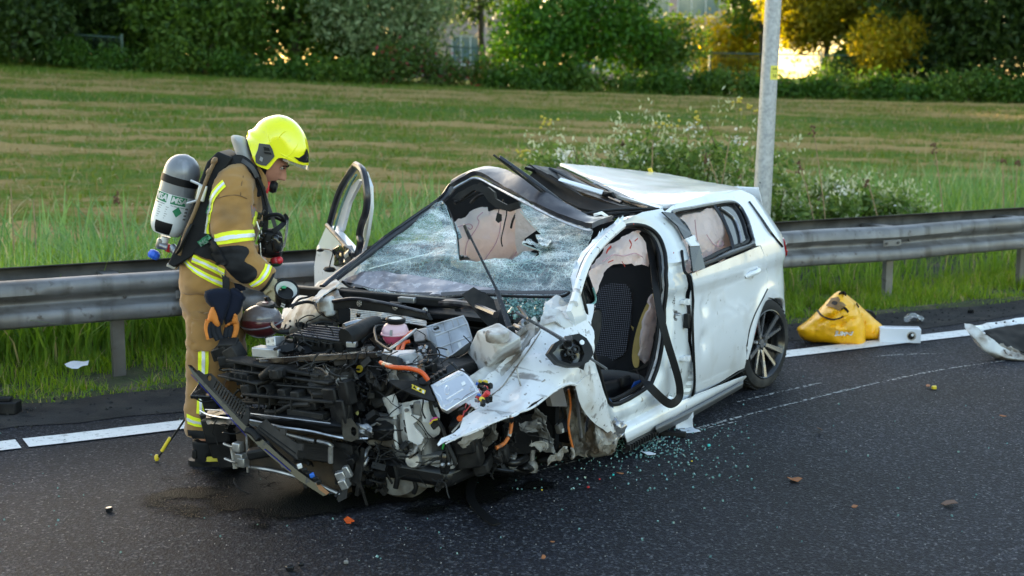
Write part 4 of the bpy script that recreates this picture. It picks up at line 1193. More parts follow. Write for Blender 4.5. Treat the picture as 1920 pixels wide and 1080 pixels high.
# header panel across the windscreen top
hd_f = [rp(848, 352, -.60), rp(872, 338, -.52), rp(895, 330, -.44), rp(930, 347, -.25), rp(974, 370, .0), rp(1040, 404, .30), rp(1090, 424, .50), rp(1110, 428, .58)]
hd_r = [rp(852, 345, -.60), rp(880, 330, -.52), rp(912, 321, -.46), rp(950, 326, -.27), rp(985, 344, -.02), rp(1050, 383, .28), rp(1105, 414, .49), rp(1150, 414, .58)]
hd_m = [(a + b) / 2 + Vector((0, 0, .004)) for a, b in zip(hd_f, hd_r)]
hdr = patch('roof_header', [hd_f, hd_m, hd_r], m_header, car, 8, 5, .03, .003, 12)
tubes('header_seal', [([p + Vector((-.005, 0, .012)) for p in hd_r], .010)], m_rub, hdr)
tubes('header_lip', [([p + Vector((.006, 0, -.012)) for p in hd_f], .008)], m_torn, hdr, 6)
tubes('far_pillar', [([cy(606, 541, -.80), cy(640, 512, -.79), cy(700, 468, -.74), cy(765, 420, -.69), cy(826, 377, -.63), cy(850, 352, -.60)], (.026, .022))], m_header, car, 10)
tubes('pillar_edge_trim', [([cy(612, 537, -.775), cy(700, 461, -.735), cy(765, 413, -.68), cy(824, 371, -.62), cy(845, 345, -.62), cy(878, 328, -.53), cy(900, 325, -.46)], .008)], m_gloss, car, 8)
# header trim hanging into the cabin
sheet('header_trim', [(846, 374), (858, 362), (890, 345), (914, 350), (926, 360), (928, 372), (950, 384), (972, 378), (974, 388), (952, 396), (930, 390), (916, 378), (905, 362), (888, 356), (862, 374)], Plane(rp(905, 365, -.35), (1, 0, .2)), m_black, car, res=.03, thick=.03, smooth=0)
tubes('grab_rail', [([cy(852, 380, -.6), cy(880, 368, -.55), cy(905, 353, -.5)], .012), ([cy(882, 382, -.55), cy(895, 369, -.52), cy(914, 363, -.48)], .010)], m_black, car)
# long trim bar torn up from the roof
bar = [rp(936, 294, -.05), rp(1000, 339, .10), rp(1082, 402, .33)]
mb = MB(); mb.tube(cr([bar[0], bar[1], bar[2]], 5), .026, 4, flat=.45, up=(.3, 0, 1)); mb.build('roof_trim_bar', m_gloss, car, bevel=.003, sharp=30)
tubes('bar_edge', [([bar[0] + Vector((.03, -.02, .012)), bar[1] + Vector((.03, -.02, .0)), bar[2] + Vector((.03, -.02, 0))], .006)], m_dust, car)
# sunroof frame and headliner bags in the open roof
patch('headliner', [[rp(990, 312, -.50), rp(1040, 340, -.22), rp(1110, 372, .12), rp(1200, 394, .50)],
     [rp(1000, 322, -.46), rp(1045, 352, -.22), rp(1105, 384, .12), rp(1190, 400, .48)],
     [rp(985, 338, -.46), rp(1040, 366, -.2), rp(1100, 392, .12), rp(1185, 405, .48)]], m_head, car, 8, 6, .02, .008, 5)
patch('sunroof_frame', [[rp(1000, 309, -.50), rp(1052, 318, -.45), rp(1080, 333, -.30), rp(1180, 386, .34), rp(1228, 395, .54)],
      [rp(985, 312, -.46), rp(1036, 330, -.36), rp(1070, 352, -.2), rp(1160, 385, .30), rp(1210, 398, .5)]], m_black, car, 8, 6, .02, .004, 12)
tubes('sunroof_cable', [([rp(1030, 316, -.46), rp(1052, 326, -.36), rp(1090, 346, -.16), rp(1130, 365, .08), rp(1165, 380, .28)], .010)], m_gloss, car)
wb = [rp(1047, 336, -.28), rp(1100, 354, .0), rp(1130, 366, .12)]
MB().add([rp(1052, 335, -.24), rp(1132, 359, .10), rp(1128, 366, .10), rp(1046, 340, -.24)], [(0, 1, 2, 3)]).build('roof_strip', m_white, car, thick=.008)
MB().add([rp(1156, 366, .20), rp(1243, 388, .58), rp(1238, 392, .58), rp(1158, 373, .20)], [(0, 1, 2, 3)]).build('roof_strip', m_white, car, thick=.008)
MB().add([rp(1131, 358, .09), rp(1150, 360, .18), rp(1156, 372, .2), rp(1130, 366, .09)], [(0, 1, 2, 3)]).build('strip_cover', m_black, car, thick=.02)
for q in ([(1085, 404), (1130, 396), (1180, 392), (1235, 392)], [(1090, 410), (1140, 402), (1200, 396)], [(1100, 420), (1140, 410), (1180, 400)]):
 tubes('roof_seal_strip', [([rp(x, y, .30 + .28 * (x - 1085) / 150) for x, y in q], .009)], m_rub, car)
MB().add([rp(1112, 401, .42), rp(1128, 396, .45), rp(1140, 404, .47), rp(1139, 411, .47), rp(1127, 402, .45), rp(1113, 406, .42)], [(0, 1, 2, 3, 4, 5)]).build('torn_flap', m_white, car, thick=.004)
# ---- windscreen: cracked, sagging, with a hole torn in it
m_torn_g = M('broken glass edge', (.36, .50, .49), .3, bump=(70, .8, .006))
m_glass, N, L, B = node_mat('shattered windscreen')
tc = nd(N, 'ShaderNodeTexCoord')
v1 = nd(N, 'ShaderNodeTexVoronoi', feature='DISTANCE_TO_EDGE', i_Scale=34.0); v2 = nd(N, 'ShaderNodeTexVoronoi', feature='DISTANCE_TO_EDGE', i_Scale=85.0)
ns = nd(N, 'ShaderNodeTexNoise', i_Scale=12.0, i_Detail=3.0); nb = nd(N, 'ShaderNodeTexNoise', i_Scale=3.4, i_Detail=5.0)
av = nd(N, 'ShaderNodeVectorMath', operation='MULTIPLY_ADD'); av.inputs[1].default_value = (.05,) * 3
L.new(tc.outputs['Object'], ns.inputs[0]); L.new(tc.outputs['Object'], nb.inputs[0])
L.new(ns.outputs['Color'], av.inputs[0]); L.new(tc.outputs['Object'], av.inputs[2])
for q in (v1, v2): L.new(av.outputs[0], q.inputs['Vector'])
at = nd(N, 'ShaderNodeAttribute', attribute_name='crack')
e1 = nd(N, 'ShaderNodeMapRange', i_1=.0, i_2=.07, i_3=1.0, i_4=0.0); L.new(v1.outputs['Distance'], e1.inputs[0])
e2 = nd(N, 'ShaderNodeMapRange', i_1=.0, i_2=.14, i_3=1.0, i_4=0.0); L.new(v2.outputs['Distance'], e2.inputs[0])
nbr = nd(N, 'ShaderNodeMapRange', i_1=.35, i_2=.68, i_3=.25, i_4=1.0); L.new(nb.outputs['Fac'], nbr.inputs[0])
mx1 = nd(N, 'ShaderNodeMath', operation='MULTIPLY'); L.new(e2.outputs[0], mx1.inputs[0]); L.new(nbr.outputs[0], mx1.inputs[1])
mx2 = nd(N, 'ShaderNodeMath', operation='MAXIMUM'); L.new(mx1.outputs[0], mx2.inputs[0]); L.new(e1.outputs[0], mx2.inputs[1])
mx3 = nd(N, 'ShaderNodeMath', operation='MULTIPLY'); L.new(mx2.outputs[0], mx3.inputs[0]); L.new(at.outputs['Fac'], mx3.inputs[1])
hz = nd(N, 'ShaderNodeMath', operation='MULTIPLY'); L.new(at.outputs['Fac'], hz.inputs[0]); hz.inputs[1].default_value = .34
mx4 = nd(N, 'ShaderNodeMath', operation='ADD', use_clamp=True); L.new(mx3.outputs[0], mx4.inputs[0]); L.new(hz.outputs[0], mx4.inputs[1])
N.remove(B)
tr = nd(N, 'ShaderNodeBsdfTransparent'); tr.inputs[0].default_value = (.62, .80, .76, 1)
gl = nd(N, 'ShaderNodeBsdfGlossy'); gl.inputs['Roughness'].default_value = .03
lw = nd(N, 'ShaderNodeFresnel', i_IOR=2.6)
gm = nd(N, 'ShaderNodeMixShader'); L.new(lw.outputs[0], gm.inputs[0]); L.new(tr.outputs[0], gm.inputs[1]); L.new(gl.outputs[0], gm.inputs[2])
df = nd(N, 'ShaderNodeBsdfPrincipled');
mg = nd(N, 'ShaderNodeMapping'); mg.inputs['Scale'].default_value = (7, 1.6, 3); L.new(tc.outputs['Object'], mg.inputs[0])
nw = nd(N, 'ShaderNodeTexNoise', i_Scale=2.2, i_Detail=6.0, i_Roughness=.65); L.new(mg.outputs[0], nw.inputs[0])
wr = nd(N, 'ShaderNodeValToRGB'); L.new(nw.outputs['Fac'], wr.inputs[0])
wr.color_ramp.elements[0].position = .36; wr.color_ramp.elements[0].color = (.20, .36, .36, 1); wr.color_ramp.elements[1].position = .62; wr.color_ramp.elements[1].color = (.80, .86, .85, 1)  # white streaks: crazed glass, plus sky reflection put into the colour
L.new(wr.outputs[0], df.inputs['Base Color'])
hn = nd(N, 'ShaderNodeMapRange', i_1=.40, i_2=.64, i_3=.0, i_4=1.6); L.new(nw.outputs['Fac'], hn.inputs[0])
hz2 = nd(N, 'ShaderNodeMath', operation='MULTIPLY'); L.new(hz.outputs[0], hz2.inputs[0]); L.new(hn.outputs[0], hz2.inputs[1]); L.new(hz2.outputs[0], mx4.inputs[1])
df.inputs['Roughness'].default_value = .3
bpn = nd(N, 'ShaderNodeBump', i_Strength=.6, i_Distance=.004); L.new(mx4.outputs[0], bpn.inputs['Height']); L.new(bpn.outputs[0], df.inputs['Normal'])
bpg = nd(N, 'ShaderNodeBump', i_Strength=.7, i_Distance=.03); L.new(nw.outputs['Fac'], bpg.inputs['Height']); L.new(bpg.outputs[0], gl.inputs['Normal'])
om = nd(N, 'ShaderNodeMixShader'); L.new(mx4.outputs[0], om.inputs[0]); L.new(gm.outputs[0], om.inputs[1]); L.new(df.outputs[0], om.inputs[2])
L.new(om.outputs[0], N['Material Output'].inputs[0])
WP = Plane(cz(820, 540, .90), Vector((1, 0, 0)))
wa, wb_, wc = cy(655, 525, -.72), cy(1066, 548, .62), cy(828, 377, -.62)
WP = Plane(wa, (wb_ - wa).cross(wc - wa) if (wb_ - wa).cross(wc - wa).z > 0 else -(wb_ - wa).cross(wc - wa))
ws_out = [(638, 512), (668, 490), (720, 452), (775, 413), (828, 377), (838, 390), (849, 418), (856, 448), (858, 480), (862, 489), (905, 489), (960, 491), (990, 487), (1008, 479), (1012, 469), (1000, 462), (978, 456), (992, 452), (1010, 457), (1026, 458), (1020, 444), (1006, 430), (990, 408), (976, 392), (974, 370),
   (1010, 391), (1060, 415), (1105, 430), (1113, 436), (1100, 466), (1086, 506), (1070, 545), (1050, 553), (980, 553), (900, 550), (830, 556), (760, 556), (700, 550), (660, 538)]
wsag = lambda a, b: 0
rj = random.Random(4); wj = []
for i_, (p, q) in enumerate(zip(ws_out, ws_out[1:] + ws_out[:1])):
 n_ = 4 if 4 < i_ < 24 else 1
 for k in range(n_):
  t_ = k / n_; j_ = 1.8 if n_ > 1 else 0
  wj.append((p[0] + (q[0] - p[0]) * t_ + rj.uniform(-j_, j_), p[1] + (q[1] - p[1]) * t_ + rj.uniform(-j_, j_)))
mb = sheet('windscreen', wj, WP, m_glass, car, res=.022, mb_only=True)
lo = [WP.uv(638, 512), WP.uv(1070, 545)]
vh = WP.uv(900, 489)[1]; vb = WP.uv(830, 556)[1]; vt = WP.uv(974, 370)[1]
V = []; crk = []
for p in mb.V:
 q = Vector(p) - WP.p; a, b = q.dot(WP.a), q.dot(WP.b)
 t = (b - vb) / (vh - vb)
 sag = -.075 * math.sin(math.pi * min(1, max(0, t))) + .022 * n3(p, 3.0) + .010 * abs(n3(p, 7)) + .004 * n3(p, 15)
 V.append(Vector(p) + WP.n * sag)
 x, y = None, None
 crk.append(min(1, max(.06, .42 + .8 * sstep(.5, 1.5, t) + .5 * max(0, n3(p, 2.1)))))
WSV = V
mb.V = [tuple(p) for p in V]
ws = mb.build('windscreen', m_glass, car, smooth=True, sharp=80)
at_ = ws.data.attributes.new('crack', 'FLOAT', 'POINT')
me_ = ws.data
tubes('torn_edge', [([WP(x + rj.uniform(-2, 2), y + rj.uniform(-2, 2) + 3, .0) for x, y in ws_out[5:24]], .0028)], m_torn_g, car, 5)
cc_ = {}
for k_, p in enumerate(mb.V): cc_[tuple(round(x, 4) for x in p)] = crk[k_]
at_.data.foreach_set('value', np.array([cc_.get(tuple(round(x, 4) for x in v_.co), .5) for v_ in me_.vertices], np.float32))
tubes('windscreen_edge', [([WP(x, y, .004) for x, y in ((642, 528), (660, 540), (700, 552), (760, 559), (830, 559), (900, 553), (980, 556), (1050, 556), (1068, 548))], .008)], m_rub, car)
tubes('windscreen_edge', [([WP(x, y, -.004) for x, y in ((829, 378), (841, 392), (852, 420), (859, 450), (861, 484))], .004)], m_rub, car, 6)
for q in ([(974, 370), (992, 378), (1002, 398), (996, 404), (982, 388)], [(1004, 440), (1022, 436), (1036, 452), (1024, 462), (1010, 456)], [(846, 408), (856, 420), (866, 446), (858, 450)], [(858, 478), (880, 482), (905, 494), (880, 496), (862, 492)], [(960, 486), (985, 470), (1008, 474), (1000, 486), (975, 494)], [(820, 384), (832, 380), (842, 396), (834, 398)]):
 sd_ = Plane(WP(*q[0], .0), WP.n + Vector((rj.uniform(-.5, .5), rj.uniform(-.6, .6), rj.uniform(-.2, .3))))
 o = sheet('glass_shard', q, sd_, m_glass, car, res=.02, thick=.003, disp=lambda a, b: .014 * n3((a, b, 1), 14))
 o.data.attributes.new('crack', 'FLOAT', 'POINT').data.foreach_set('value', np.full(len(o.data.vertices), 1.1, np.float32))
# screen foot: crazed glass greyed by painted sky reflection, with a dark band
m_frit_sky = M('crazed glass with painted sky reflection', (.20, .185, .21), .22, spec=.9, coat=.6, dirt=[((.42, .40, .43), 26, .56, .66)], bump=(34, .5, .006))
FR = [(640, 527), (650, 519), (680, 511), (720, 508), (760, 514), (800, 520), (850, 527), (900, 537), (930, 543), (900, 548), (830, 554), (760, 554), (700, 548), (660, 537)]
sheet('crazed_glass', FR, Plane(WP.p - WP.n * .018, WP.n), m_frit_sky, car, thick=.003, res=.03, disp=lambda a, b: .012 * n3((a, b, 0), 6))
sheet('screen_frit', [(644, 529), (660, 538), (700, 549), (760, 555), (830, 555), (900, 549), (980, 551), (1050, 551), (1066, 545), (1050, 544), (980, 545), (900, 543), (830, 548), (760, 548), (700, 541), (662, 531)], Plane(WP.p - WP.n * .012, WP.n), m_gloss, car, thick=.003, res=.05)
# ---- cabin
MB().box((1.1, 0, .17), (2.9, 1.5, .06)).build('floor_pan', m_head, car, smooth=False)
patch('dashboard', [[(2.75, -.74, .78), (2.8, -.3, .78), (2.75, .2, .78), (2.55, .62, .74)], [(2.45, -.74, .80), (2.45, -.3, .80), (2.35, .2, .80), (2.25, .62, .78)], [(2.15, -.74, .78), (2.12, -.3, .76), (2.05, .2, .75), (2.0, .58, .72)], [(2.2, -.74, .45), (2.2, -.3, .45), (2.2, .2, .45), (2.2, .5, .45)]], m_black, car, 6, 6, .02, .006, 5)
MB().box((2.62, -.05, .42), (.04, 1.4, .60)).build('firewall', m_head, car, smooth=False)
MB().box((1.05, -.74, .55), (2.4, .04, .75)).build('far_door_trim', m_head, car, smooth=False)
MB().box((-.05, 0, .62), (.12, 1.3, .85), (0, R(-14), 0)).build('rear_seat', m_fab, car, bevel=.04)
MB().box((.45, 0, .42), (.75, 1.3, .22)).build('rear_bench', m_fab, car, bevel=.04)
curtain('far_curtain_airbag', [[cy(x, y, -.64) for x, y in ((836, 425), (880, 400), (930, 382), (985, 372))],
        [cy(x, y, -.60) for x, y in ((838, 450), (880, 432), (935, 420), (985, 415))],
        [cy(x, y, -.58) for x, y in ((840, 480), (880, 470), (935, 462), (990, 452))],
        [cy(x, y, -.62) for x, y in ((845, 505), (890, 510), (940, 505), (1000, 480))]], m_air,
  [[cy(x, y, -.56) for x, y in ((905, 398), (895, 408), (898, 416), (892, 430), (876, 455), (872, 485), (872, 505))],
   [cy(x, y, -.55) for x, y in ((935, 395), (938, 425), (930, 455), (915, 478), (905, 492))],
   [cy(x, y, -.55) for x, y in ((966, 385), (972, 430), (972, 465), (955, 490))],
   [cy(x, y, -.56) for x, y in ((852, 427), (866, 423), (880, 420), (886, 425), (882, 430), (877, 426))]])
sheet('rear_head_bag', [(970, 386), (1000, 400), (1015, 430), (1018, 455), (1000, 470), (985, 480), (968, 470), (966, 420)], Plane(cy(990, 430, -.15), (.9, .2, .3)), m_air, car, thick=.05, smooth=3, res=.03)
sheet('torn_bag_edge', [(983, 448), (1000, 436), (1016, 425), (1028, 452), (1005, 466), (985, 458)], Plane(cy(1000, 450, -.05), (.9, .2, .3)), m_head, car, thick=.03)
tubes('dash_roll', [([cy(945, 498, -.2), cy(975, 492, -.05), cy(1003, 478, .1)], .03)], m_head, car, 12)
# light brown cloth seen through the roof hole
sheet('inner_cloth', [(1056, 374), (1080, 368), (1088, 376), (1088, 396), (1062, 392)], Plane(cy(1070, 384, -.1), (.9, .2, .4)), m_air, car, thick=.02, smooth=2)
sheet('far_lining', [(826, 384), (850, 356), (892, 332), (930, 346), (985, 376), (1010, 392), (985, 390), (930, 392), (880, 410), (838, 434)], Plane(cy(900, 380, -.66), (.25, 1, .1)), m_head, car, thick=.02, res=.06)
# wires hanging from the header
for q, r_ in (([(944, 374), (937, 388), (934, 400)], .003), ([(944, 376), (950, 396), (946, 420), (940, 448), (942, 462)], .004), ([(972, 392), (962, 412), (958, 428)], .007)):
 hose('wire', [cy(x, y, -.28) for x, y in q], r_, m_wire)
sheet('wire_plug', [(932, 399), (940, 402), (940, 414), (934, 418), (929, 413)], Plane(cy(935, 408, -.28), (.8, .3, .1)), m_black, car, thick=.02)
# driver seat
SE = Vector((1.42, .36, 0))
def cushion(name, c, d, rot, mat, parent=None, sub=3, sq=.0):
 return MB().box(c, d, rot).build(name, mat, parent or car, sub=sub)
seat = thing('driver_seat', None, None, (0, 0, 0), parent=car)
del_keys = [k for k in ('label', 'category') if k in seat]
m_pat, N, L, B = node_mat('patterned seat cloth')
tc = nd(N, 'ShaderNodeTexCoord');
w1 = nd(N, 'ShaderNodeTexWave', i_Scale=26.0, bands_direction='Y'); w2_ = nd(N, 'ShaderNodeTexWave', i_Scale=26.0, bands_direction='Z'); w1.inputs['Distortion'].default_value = 1.2; w2_.inputs['Distortion'].default_value = 1.2
L.new(tc.outputs['Object'], w1.inputs[0]); L.new(tc.outputs['Object'], w2_.inputs[0])
ml = nd(N, 'ShaderNodeMath', operation='MULTIPLY'); L.new(w1.outputs['Fac'], ml.inputs[0]); L.new(w2_.outputs['Fac'], ml.inputs[1])
rr = nd(N, 'ShaderNodeValToRGB'); L.new(ml.outputs[0], rr.inputs[0])
rr.color_ramp.elements[0].position = .15; rr.color_ramp.elements[0].color = (.007, .007, .010, 1); rr.color_ramp.elements[1].position = .6; rr.color_ramp.elements[1].color = (.17, .175, .22, 1)
L.new(rr.outputs[0], B.inputs['Base Color']); B.inputs['Roughness'].default_value = .95
SP = Plane(cy(1165, 590, .37), (1, .10, .26))
sheet('backrest', [(1124, 508), (1150, 503), (1200, 500), (1226, 508), (1236, 545), (1230, 600), (1215, 650), (1200, 690), (1112, 700), (1104, 660), (1110, 590)], SP, m_fab, seat, thick=.14, smooth=4, res=.04, disp=lambda a, b: .025 * math.cos(a * 7))
sheet('backrest_panel', [(1128, 540), (1160, 532), (1182, 540), (1187, 575), (1182, 625), (1170, 668), (1112, 680), (1110, 640), (1116, 580)], Plane(SP.p + SP.n * .012, SP.n), m_pat, seat, thick=.03, smooth=3, res=.03, disp=lambda a, b: .03 * math.cos(a * 7))
BP = Plane(SP.p + SP.n * .06 + Vector((0, .05, 0)), (1, .35, .2))
sheet('side_bolster', [(1206, 545), (1222, 540), (1226, 570), (1212, 610), (1196, 650), (1190, 690), (1178, 690), (1180, 655), (1192, 600)], BP, m_fab, seat, thick=.08, smooth=3, res=.03)
sheet('seat_foam', [(1223, 551), (1227, 556), (1218, 585), (1207, 620), (1200, 660), (1197, 686), (1189, 688), (1185, 668), (1190, 632), (1203, 590)], Plane(BP.p + BP.n * .012 + Vector((0, .03, 0)), BP.n), m_foam, seat, thick=.06, smooth=3, res=.02)
patch('side_airbag', [[cy(x, y, .66) for x, y in ((1224, 553), (1230, 566), (1234, 585))], [cy(x, y, .68) for x, y in ((1212, 592), (1222, 600), (1233, 606))], [cy(x, y, .68) for x, y in ((1203, 632), (1216, 640), (1227, 632))], [cy(x, y, .66) for x, y in ((1199, 668), (1208, 682), (1222, 662))]], m_air2, seat, 6, 6, .012, .016, 16)
MB().box(cy(1150, 705, .42) + Vector((0, 0, -.02)), (.50, .46, .13), (0, R(-8), R(0))).build('seat_cushion', m_fab, seat, sub=3)
MB().box(cy(1150, 735, .60), (.42, .10, .13), (0, R(-4), 0)).build('seat_side_cover', m_black, seat, bevel=.03)
MB().box(cy(1172, 715, .655), (.10, .03, .06), (0, 0, 0)).build('seat_switch', m_dust, seat, bevel=.01)
MB().ball(cy(1142, 672, .30), (.15, .12, .07), 16, (0, R(20), 0)).build('cushion_bolster', m_fab, seat)
sheet('blue_tag', [(1190, 716), (1203, 712), (1203, 720), (1184, 728)], Plane(cy(1195, 720, .69), (0, 1, 0)), m_bluep, car, thick=.004)
tubes('threshold_trim', [([cy(1150, 757, .72), cy(1190, 738, .72), cy(1224, 715, .72)], .03)], m_black, car, 8)
tubes('pillar_lining', [([cy(1240, 440, .64), cy(1246, 500, .70), cy(1246, 580, .74), cy(1236, 650, .75), cy(1222, 705, .75)], .04)], m_black, car, 10)
MB().box(cy(1235, 490, .60), (.05, .03, .22), (0, 0, 0)).build('belt_adjuster', m_dust, car, bevel=.006)
sheet('pillar_cavity', [(1204, 432), (1230, 436), (1248, 470), (1250, 530), (1238, 545), (1222, 500)], Plane(cy(1230, 480, .58), (0, 1, .3)), m_black, car, thick=.02)
# near curtain airbag hanging in the door opening, with stains
nb_ = curtain('curtain_airbag', [[cy(x, y, .60) for x, y in ((1108, 500), (1140, 462), (1172, 440), (1196, 430), (1208, 436))],
       [cy(x, y, .66) for x, y in ((1112, 520), (1145, 480), (1172, 462), (1196, 458), (1214, 470))],
       [cy(x, y, .68) for x, y in ((1112, 545), (1140, 505), (1172, 495), (1196, 498), (1217, 500))]], m_air2,
  [[cy(x, y, .70) for x, y in ((1130, 490), (1150, 478), (1170, 480), (1190, 475), (1205, 482))]], .014, 11)
patch('airbag_tail', [[cy(x, y, .66) for x, y in ((1106, 510), (1124, 496), (1142, 498))], [cy(x, y, .68) for x, y in ((1102, 535), (1112, 540), (1128, 520))], [cy(x, y, .68) for x, y in ((1105, 556), (1112, 562), (1118, 548))], [cy(x, y, .68) for x, y in ((1114, 566), (1118, 576), (1121, 560))]], m_air2, car, 6, 6, .006, .012, 14)
for q, r_ in (([(1180, 450), (1184, 458), (1181, 466)], .006), ([(1137, 475), (1140, 468), (1146, 462)], .008), ([(1172, 500), (1166, 490)], .003), ([(1190, 452), (1196, 447)], .004), ([(1140, 492), (1150, 488)], .003)):
 MB().tube(cr([cy(x, y, .705) for x, y in q], 5), r_, 6, flat=.25, up=(0, 1, 0)).build('stain', m_blood, nb_)
for p in ((1176, 410), (1159, 421), (1187, 420), (1262, 474)):
 MB().ball(pt3(p, .004), (.007, .002, .005), 6).build('stain', m_blood, car)
# seat belt: a wide strap looping out over the sill
def ribbon(name, pts, w, side, mat, parent, th=.003):
 P = cr(pts, 8); V = []; F = []
 sd_ = [Vector(s) for s in side] if isinstance(side[0], (tuple, Vector)) else [Vector(side)] * len(P)
 if len(sd_) != len(P): sd_ = cr(sd_, 8)
 for i, p in enumerate(P):
  t = (P[min(i + 1, len(P) - 1)] - P[max(i - 1, 0)]).normalized()
  s = sd_[i] - t * sd_[i].dot(t); s.normalize()
  V += [p + s * w / 2, p - s * w / 2]
 F = [(2 * i, 2 * i + 1, 2 * i + 3, 2 * i + 2) for i in range(len(P) - 1)]
 return MB().add(V, F).build(name, mat, parent, thick=th, sharp=60)
m_belt = M('black seat belt webbing', (.005, .005, .006), .6, spec=.25, bump=(160, .3, .001))
_bp = cr([cy(1203, 432, .62), cy(1218, 465, .66), cy(1229, 540, .80), cy(1240, 600, .87), cy(1255, 655, .91), cy(1270, 705, .93), cy(1274, 742, .93), cy(1258, 757, .93), cy(1238, 745, .92), cy(1212, 718, .86), cy(1196, 700, .76)], 2)
_sd = []
for _i, _p in enumerate(_bp):
 _t = (_bp[min(_i + 1, len(_bp) - 1)] - _bp[max(_i - 1, 0)]).normalized()
 _sd.append(_t.cross(Vector((.45, .85, .12))).normalized())
ribbon('seat_belt', _bp, .050, _sd, m_belt, car, .003)
MB().box(cy(1233, 738, .875), (.012, .02, .06), (0, R(40), 0)).build('belt_tongue', m_steel, car, bevel=.002)
# ---- rear wheel (near) and its far twin
def wheel(c, s, rz=0):
 w = thing('wheel', None, None, c, parent=car); w.rotation_euler = (0, 0, rz)
 rt = frame((0, s, 0), (1, 0, 0))
 r0, wd = .306, .11
 prof = [(.232, -wd), (.262, -wd - .004), (.29, -wd + .008), (r0 - .006, -wd + .03), (r0, -wd + .05), (r0, wd - .05), (r0 - .006, wd - .03), (.29, wd - .008), (.262, wd + .004), (.234, wd)]
 MB().lathe(prof, (0, 0, 0), rt, 56, caps=False).build('tyre', m_tyre, w)
 mb = MB()
 for i in range(48):
  a = 2 * math.pi * i / 48; d = Vector((math.cos(a), math.sin(a), 0)); tn = Vector((-d.y, d.x, 0))
  for q, sk in ((-.075, .5), (-.025, -.4), (.025, .4), (.075, -.5)):
   mb.box(rt @ (d * (r0 + .0005) + Vector((0, 0, q))), (.006, .022, .040), rt @ Matrix((d, tn, Vector((0, 0, 1)))).transposed() @ Euler((sk, 0, 0)).to_matrix())
 tag(mb.build('tread_block', m_tyre, w, smooth=False), kind='stuff')
 rim = MB().lathe([(.236, -wd + .01), (.225, -wd + .02), (.205, -.05), (.210, .04), (.218, wd - .02), (.234, wd - .004), (.230, wd + .001), (.220, wd - .012)], (0, 0, 0), rt, 48, caps=False).build('rim', m_rimb, w)
 MB().lathe([(.222, wd - .010), (.232, wd + .003), (.227, wd + .005), (.219, wd - .004)], (0, 0, 0), rt, 48, caps=False).build('rim_edge', m_rimb, w)
 for i in range(5):
  a0 = 2 * math.pi * (i / 5) + .35
  for sgn in (-1, 1):
   mb = MB(); P0 = []; z0 = wd - .055; z1 = wd - .012
   a1 = a0 + sgn * .10; a2 = a0 + sgn * .34
   def pp(r, a, z): return rt @ Vector((r * math.cos(a), r * math.sin(a), z))
   q = [pp(.045, a0 + sgn * .05, z0 + .01), pp(.05, a0 + sgn * .50, z0 + .01), pp(.224, a2 - .02 * sgn, z1), pp(.224, a2 - (.17 if sgn > 0 else .10) * sgn, z1)]
   mb.add(q, [(0, 1, 2, 3)])
   mb.build('spoke', m_rims, w, thick=.012, smooth=False)
   mb = MB(); q = [pp(.05, a0 + sgn * .05, z0 - .002), pp(.226, a2 - .16 * sgn, z1 - .002), pp(.226, a2 - .16 * sgn, z1 - .05), pp(.05, a0 + sgn * .05, z0 - .05)]
   mb.add(q, [(0, 1, 2, 3)]); mb.build('spoke_web', m_rimb, w, thick=.006, smooth=False)
  ab = a0
  q = [pp(.09, a0 - .12, z0 - .012), pp(.09, a0 + .12, z0 - .012), pp(.222, a0 + .24, z1 - .03), pp(.222, a0 - .24, z1 - .03)]
  MB().add(q, [(0, 1, 2, 3)]).build('spoke_web', m_rimb, w, thick=.008, smooth=False)
  MB().lathe([(.011, 0), (.011, .012), (.006, .012), (.006, .004), (0, .004)], rt @ Vector((.052 * math.cos(a0 + .31), .052 * math.sin(a0 + .31), z0 - .002)), rt, 8).build('wheel_bolt', m_steel, w)
 MB().lathe([(.065, z0 - .02), (.062, z0 + .006), (.03, z0 + .012), (.028, z0 + .016), (0, z0 + .016)], (0, 0, 0), rt, 24).build('hub', m_rimb, w)
 cap = MB().lathe([(.030, z0 + .014), (.028, z0 + .02), (0, z0 + .021)], (0, 0, 0), rt, 20).build('centre_cap', m_rims, w)
 MB().lathe([(.18, -.01), (.18, .008), (.06, .008)], (0, 0, 0), rt, 36).build('brake_disc', m_steel, w)
 MB().box(rt @ Vector((.10, .10, .03)), (.07, .10, .05), rt).build('brake_caliper', m_red, w, bevel=.01)
 return w
wheel((.12, .775, .298), 1, R(-10))
wheel((.12, -.765, .30), -1)
# ---- mirror housing torn open, lying on the fender
MP = Plane(cy(1075, 655, .99), (.62, .70, .35))
mh = sheet('mirror_housing', [(1028, 662), (1040, 643), (1062, 630), (1086, 625), (1100, 634), (1110, 650), (1113, 664), (1104, 678), (1090, 686), (1068, 687), (1045, 681)], MP, m_black, car, holes=[[(1036, 662), (1048, 647), (1064, 637), (1078, 636), (1090, 646), (1096, 664), (1090, 678), (1068, 682), (1048, 675)]], thick=.05, res=.02)
sheet('mirror_cavity', [(1036, 662), (1048, 647), (1064, 637), (1078, 636), (1090, 646), (1096, 664), (1090, 678), (1068, 682), (1048, 675)], Plane(MP.p - MP.n * .03, MP.n), m_gloss, mh, thick=.01, disp=lambda a, b: .02 * n3((a, b, 0), 14))
for p, r_ in (((1066, 662), .016), ((1078, 656), .020), ((1074, 670), .014), ((1060, 650), .014)):
 MB().lathe([(r_ * .5, 0), (r_, 0), (r_, .02), (r_ * .5, .02)], MP(*p, -.025), MP.r, 12, caps=False).build('mirror_motor', m_dust, mh, thick=.002)
MB().lathe([(.012, 0), (.012, .004), (0, .004)], MP(1091, 642, .003), MP.r, 12).build('mirror_hole', m_white, mh)
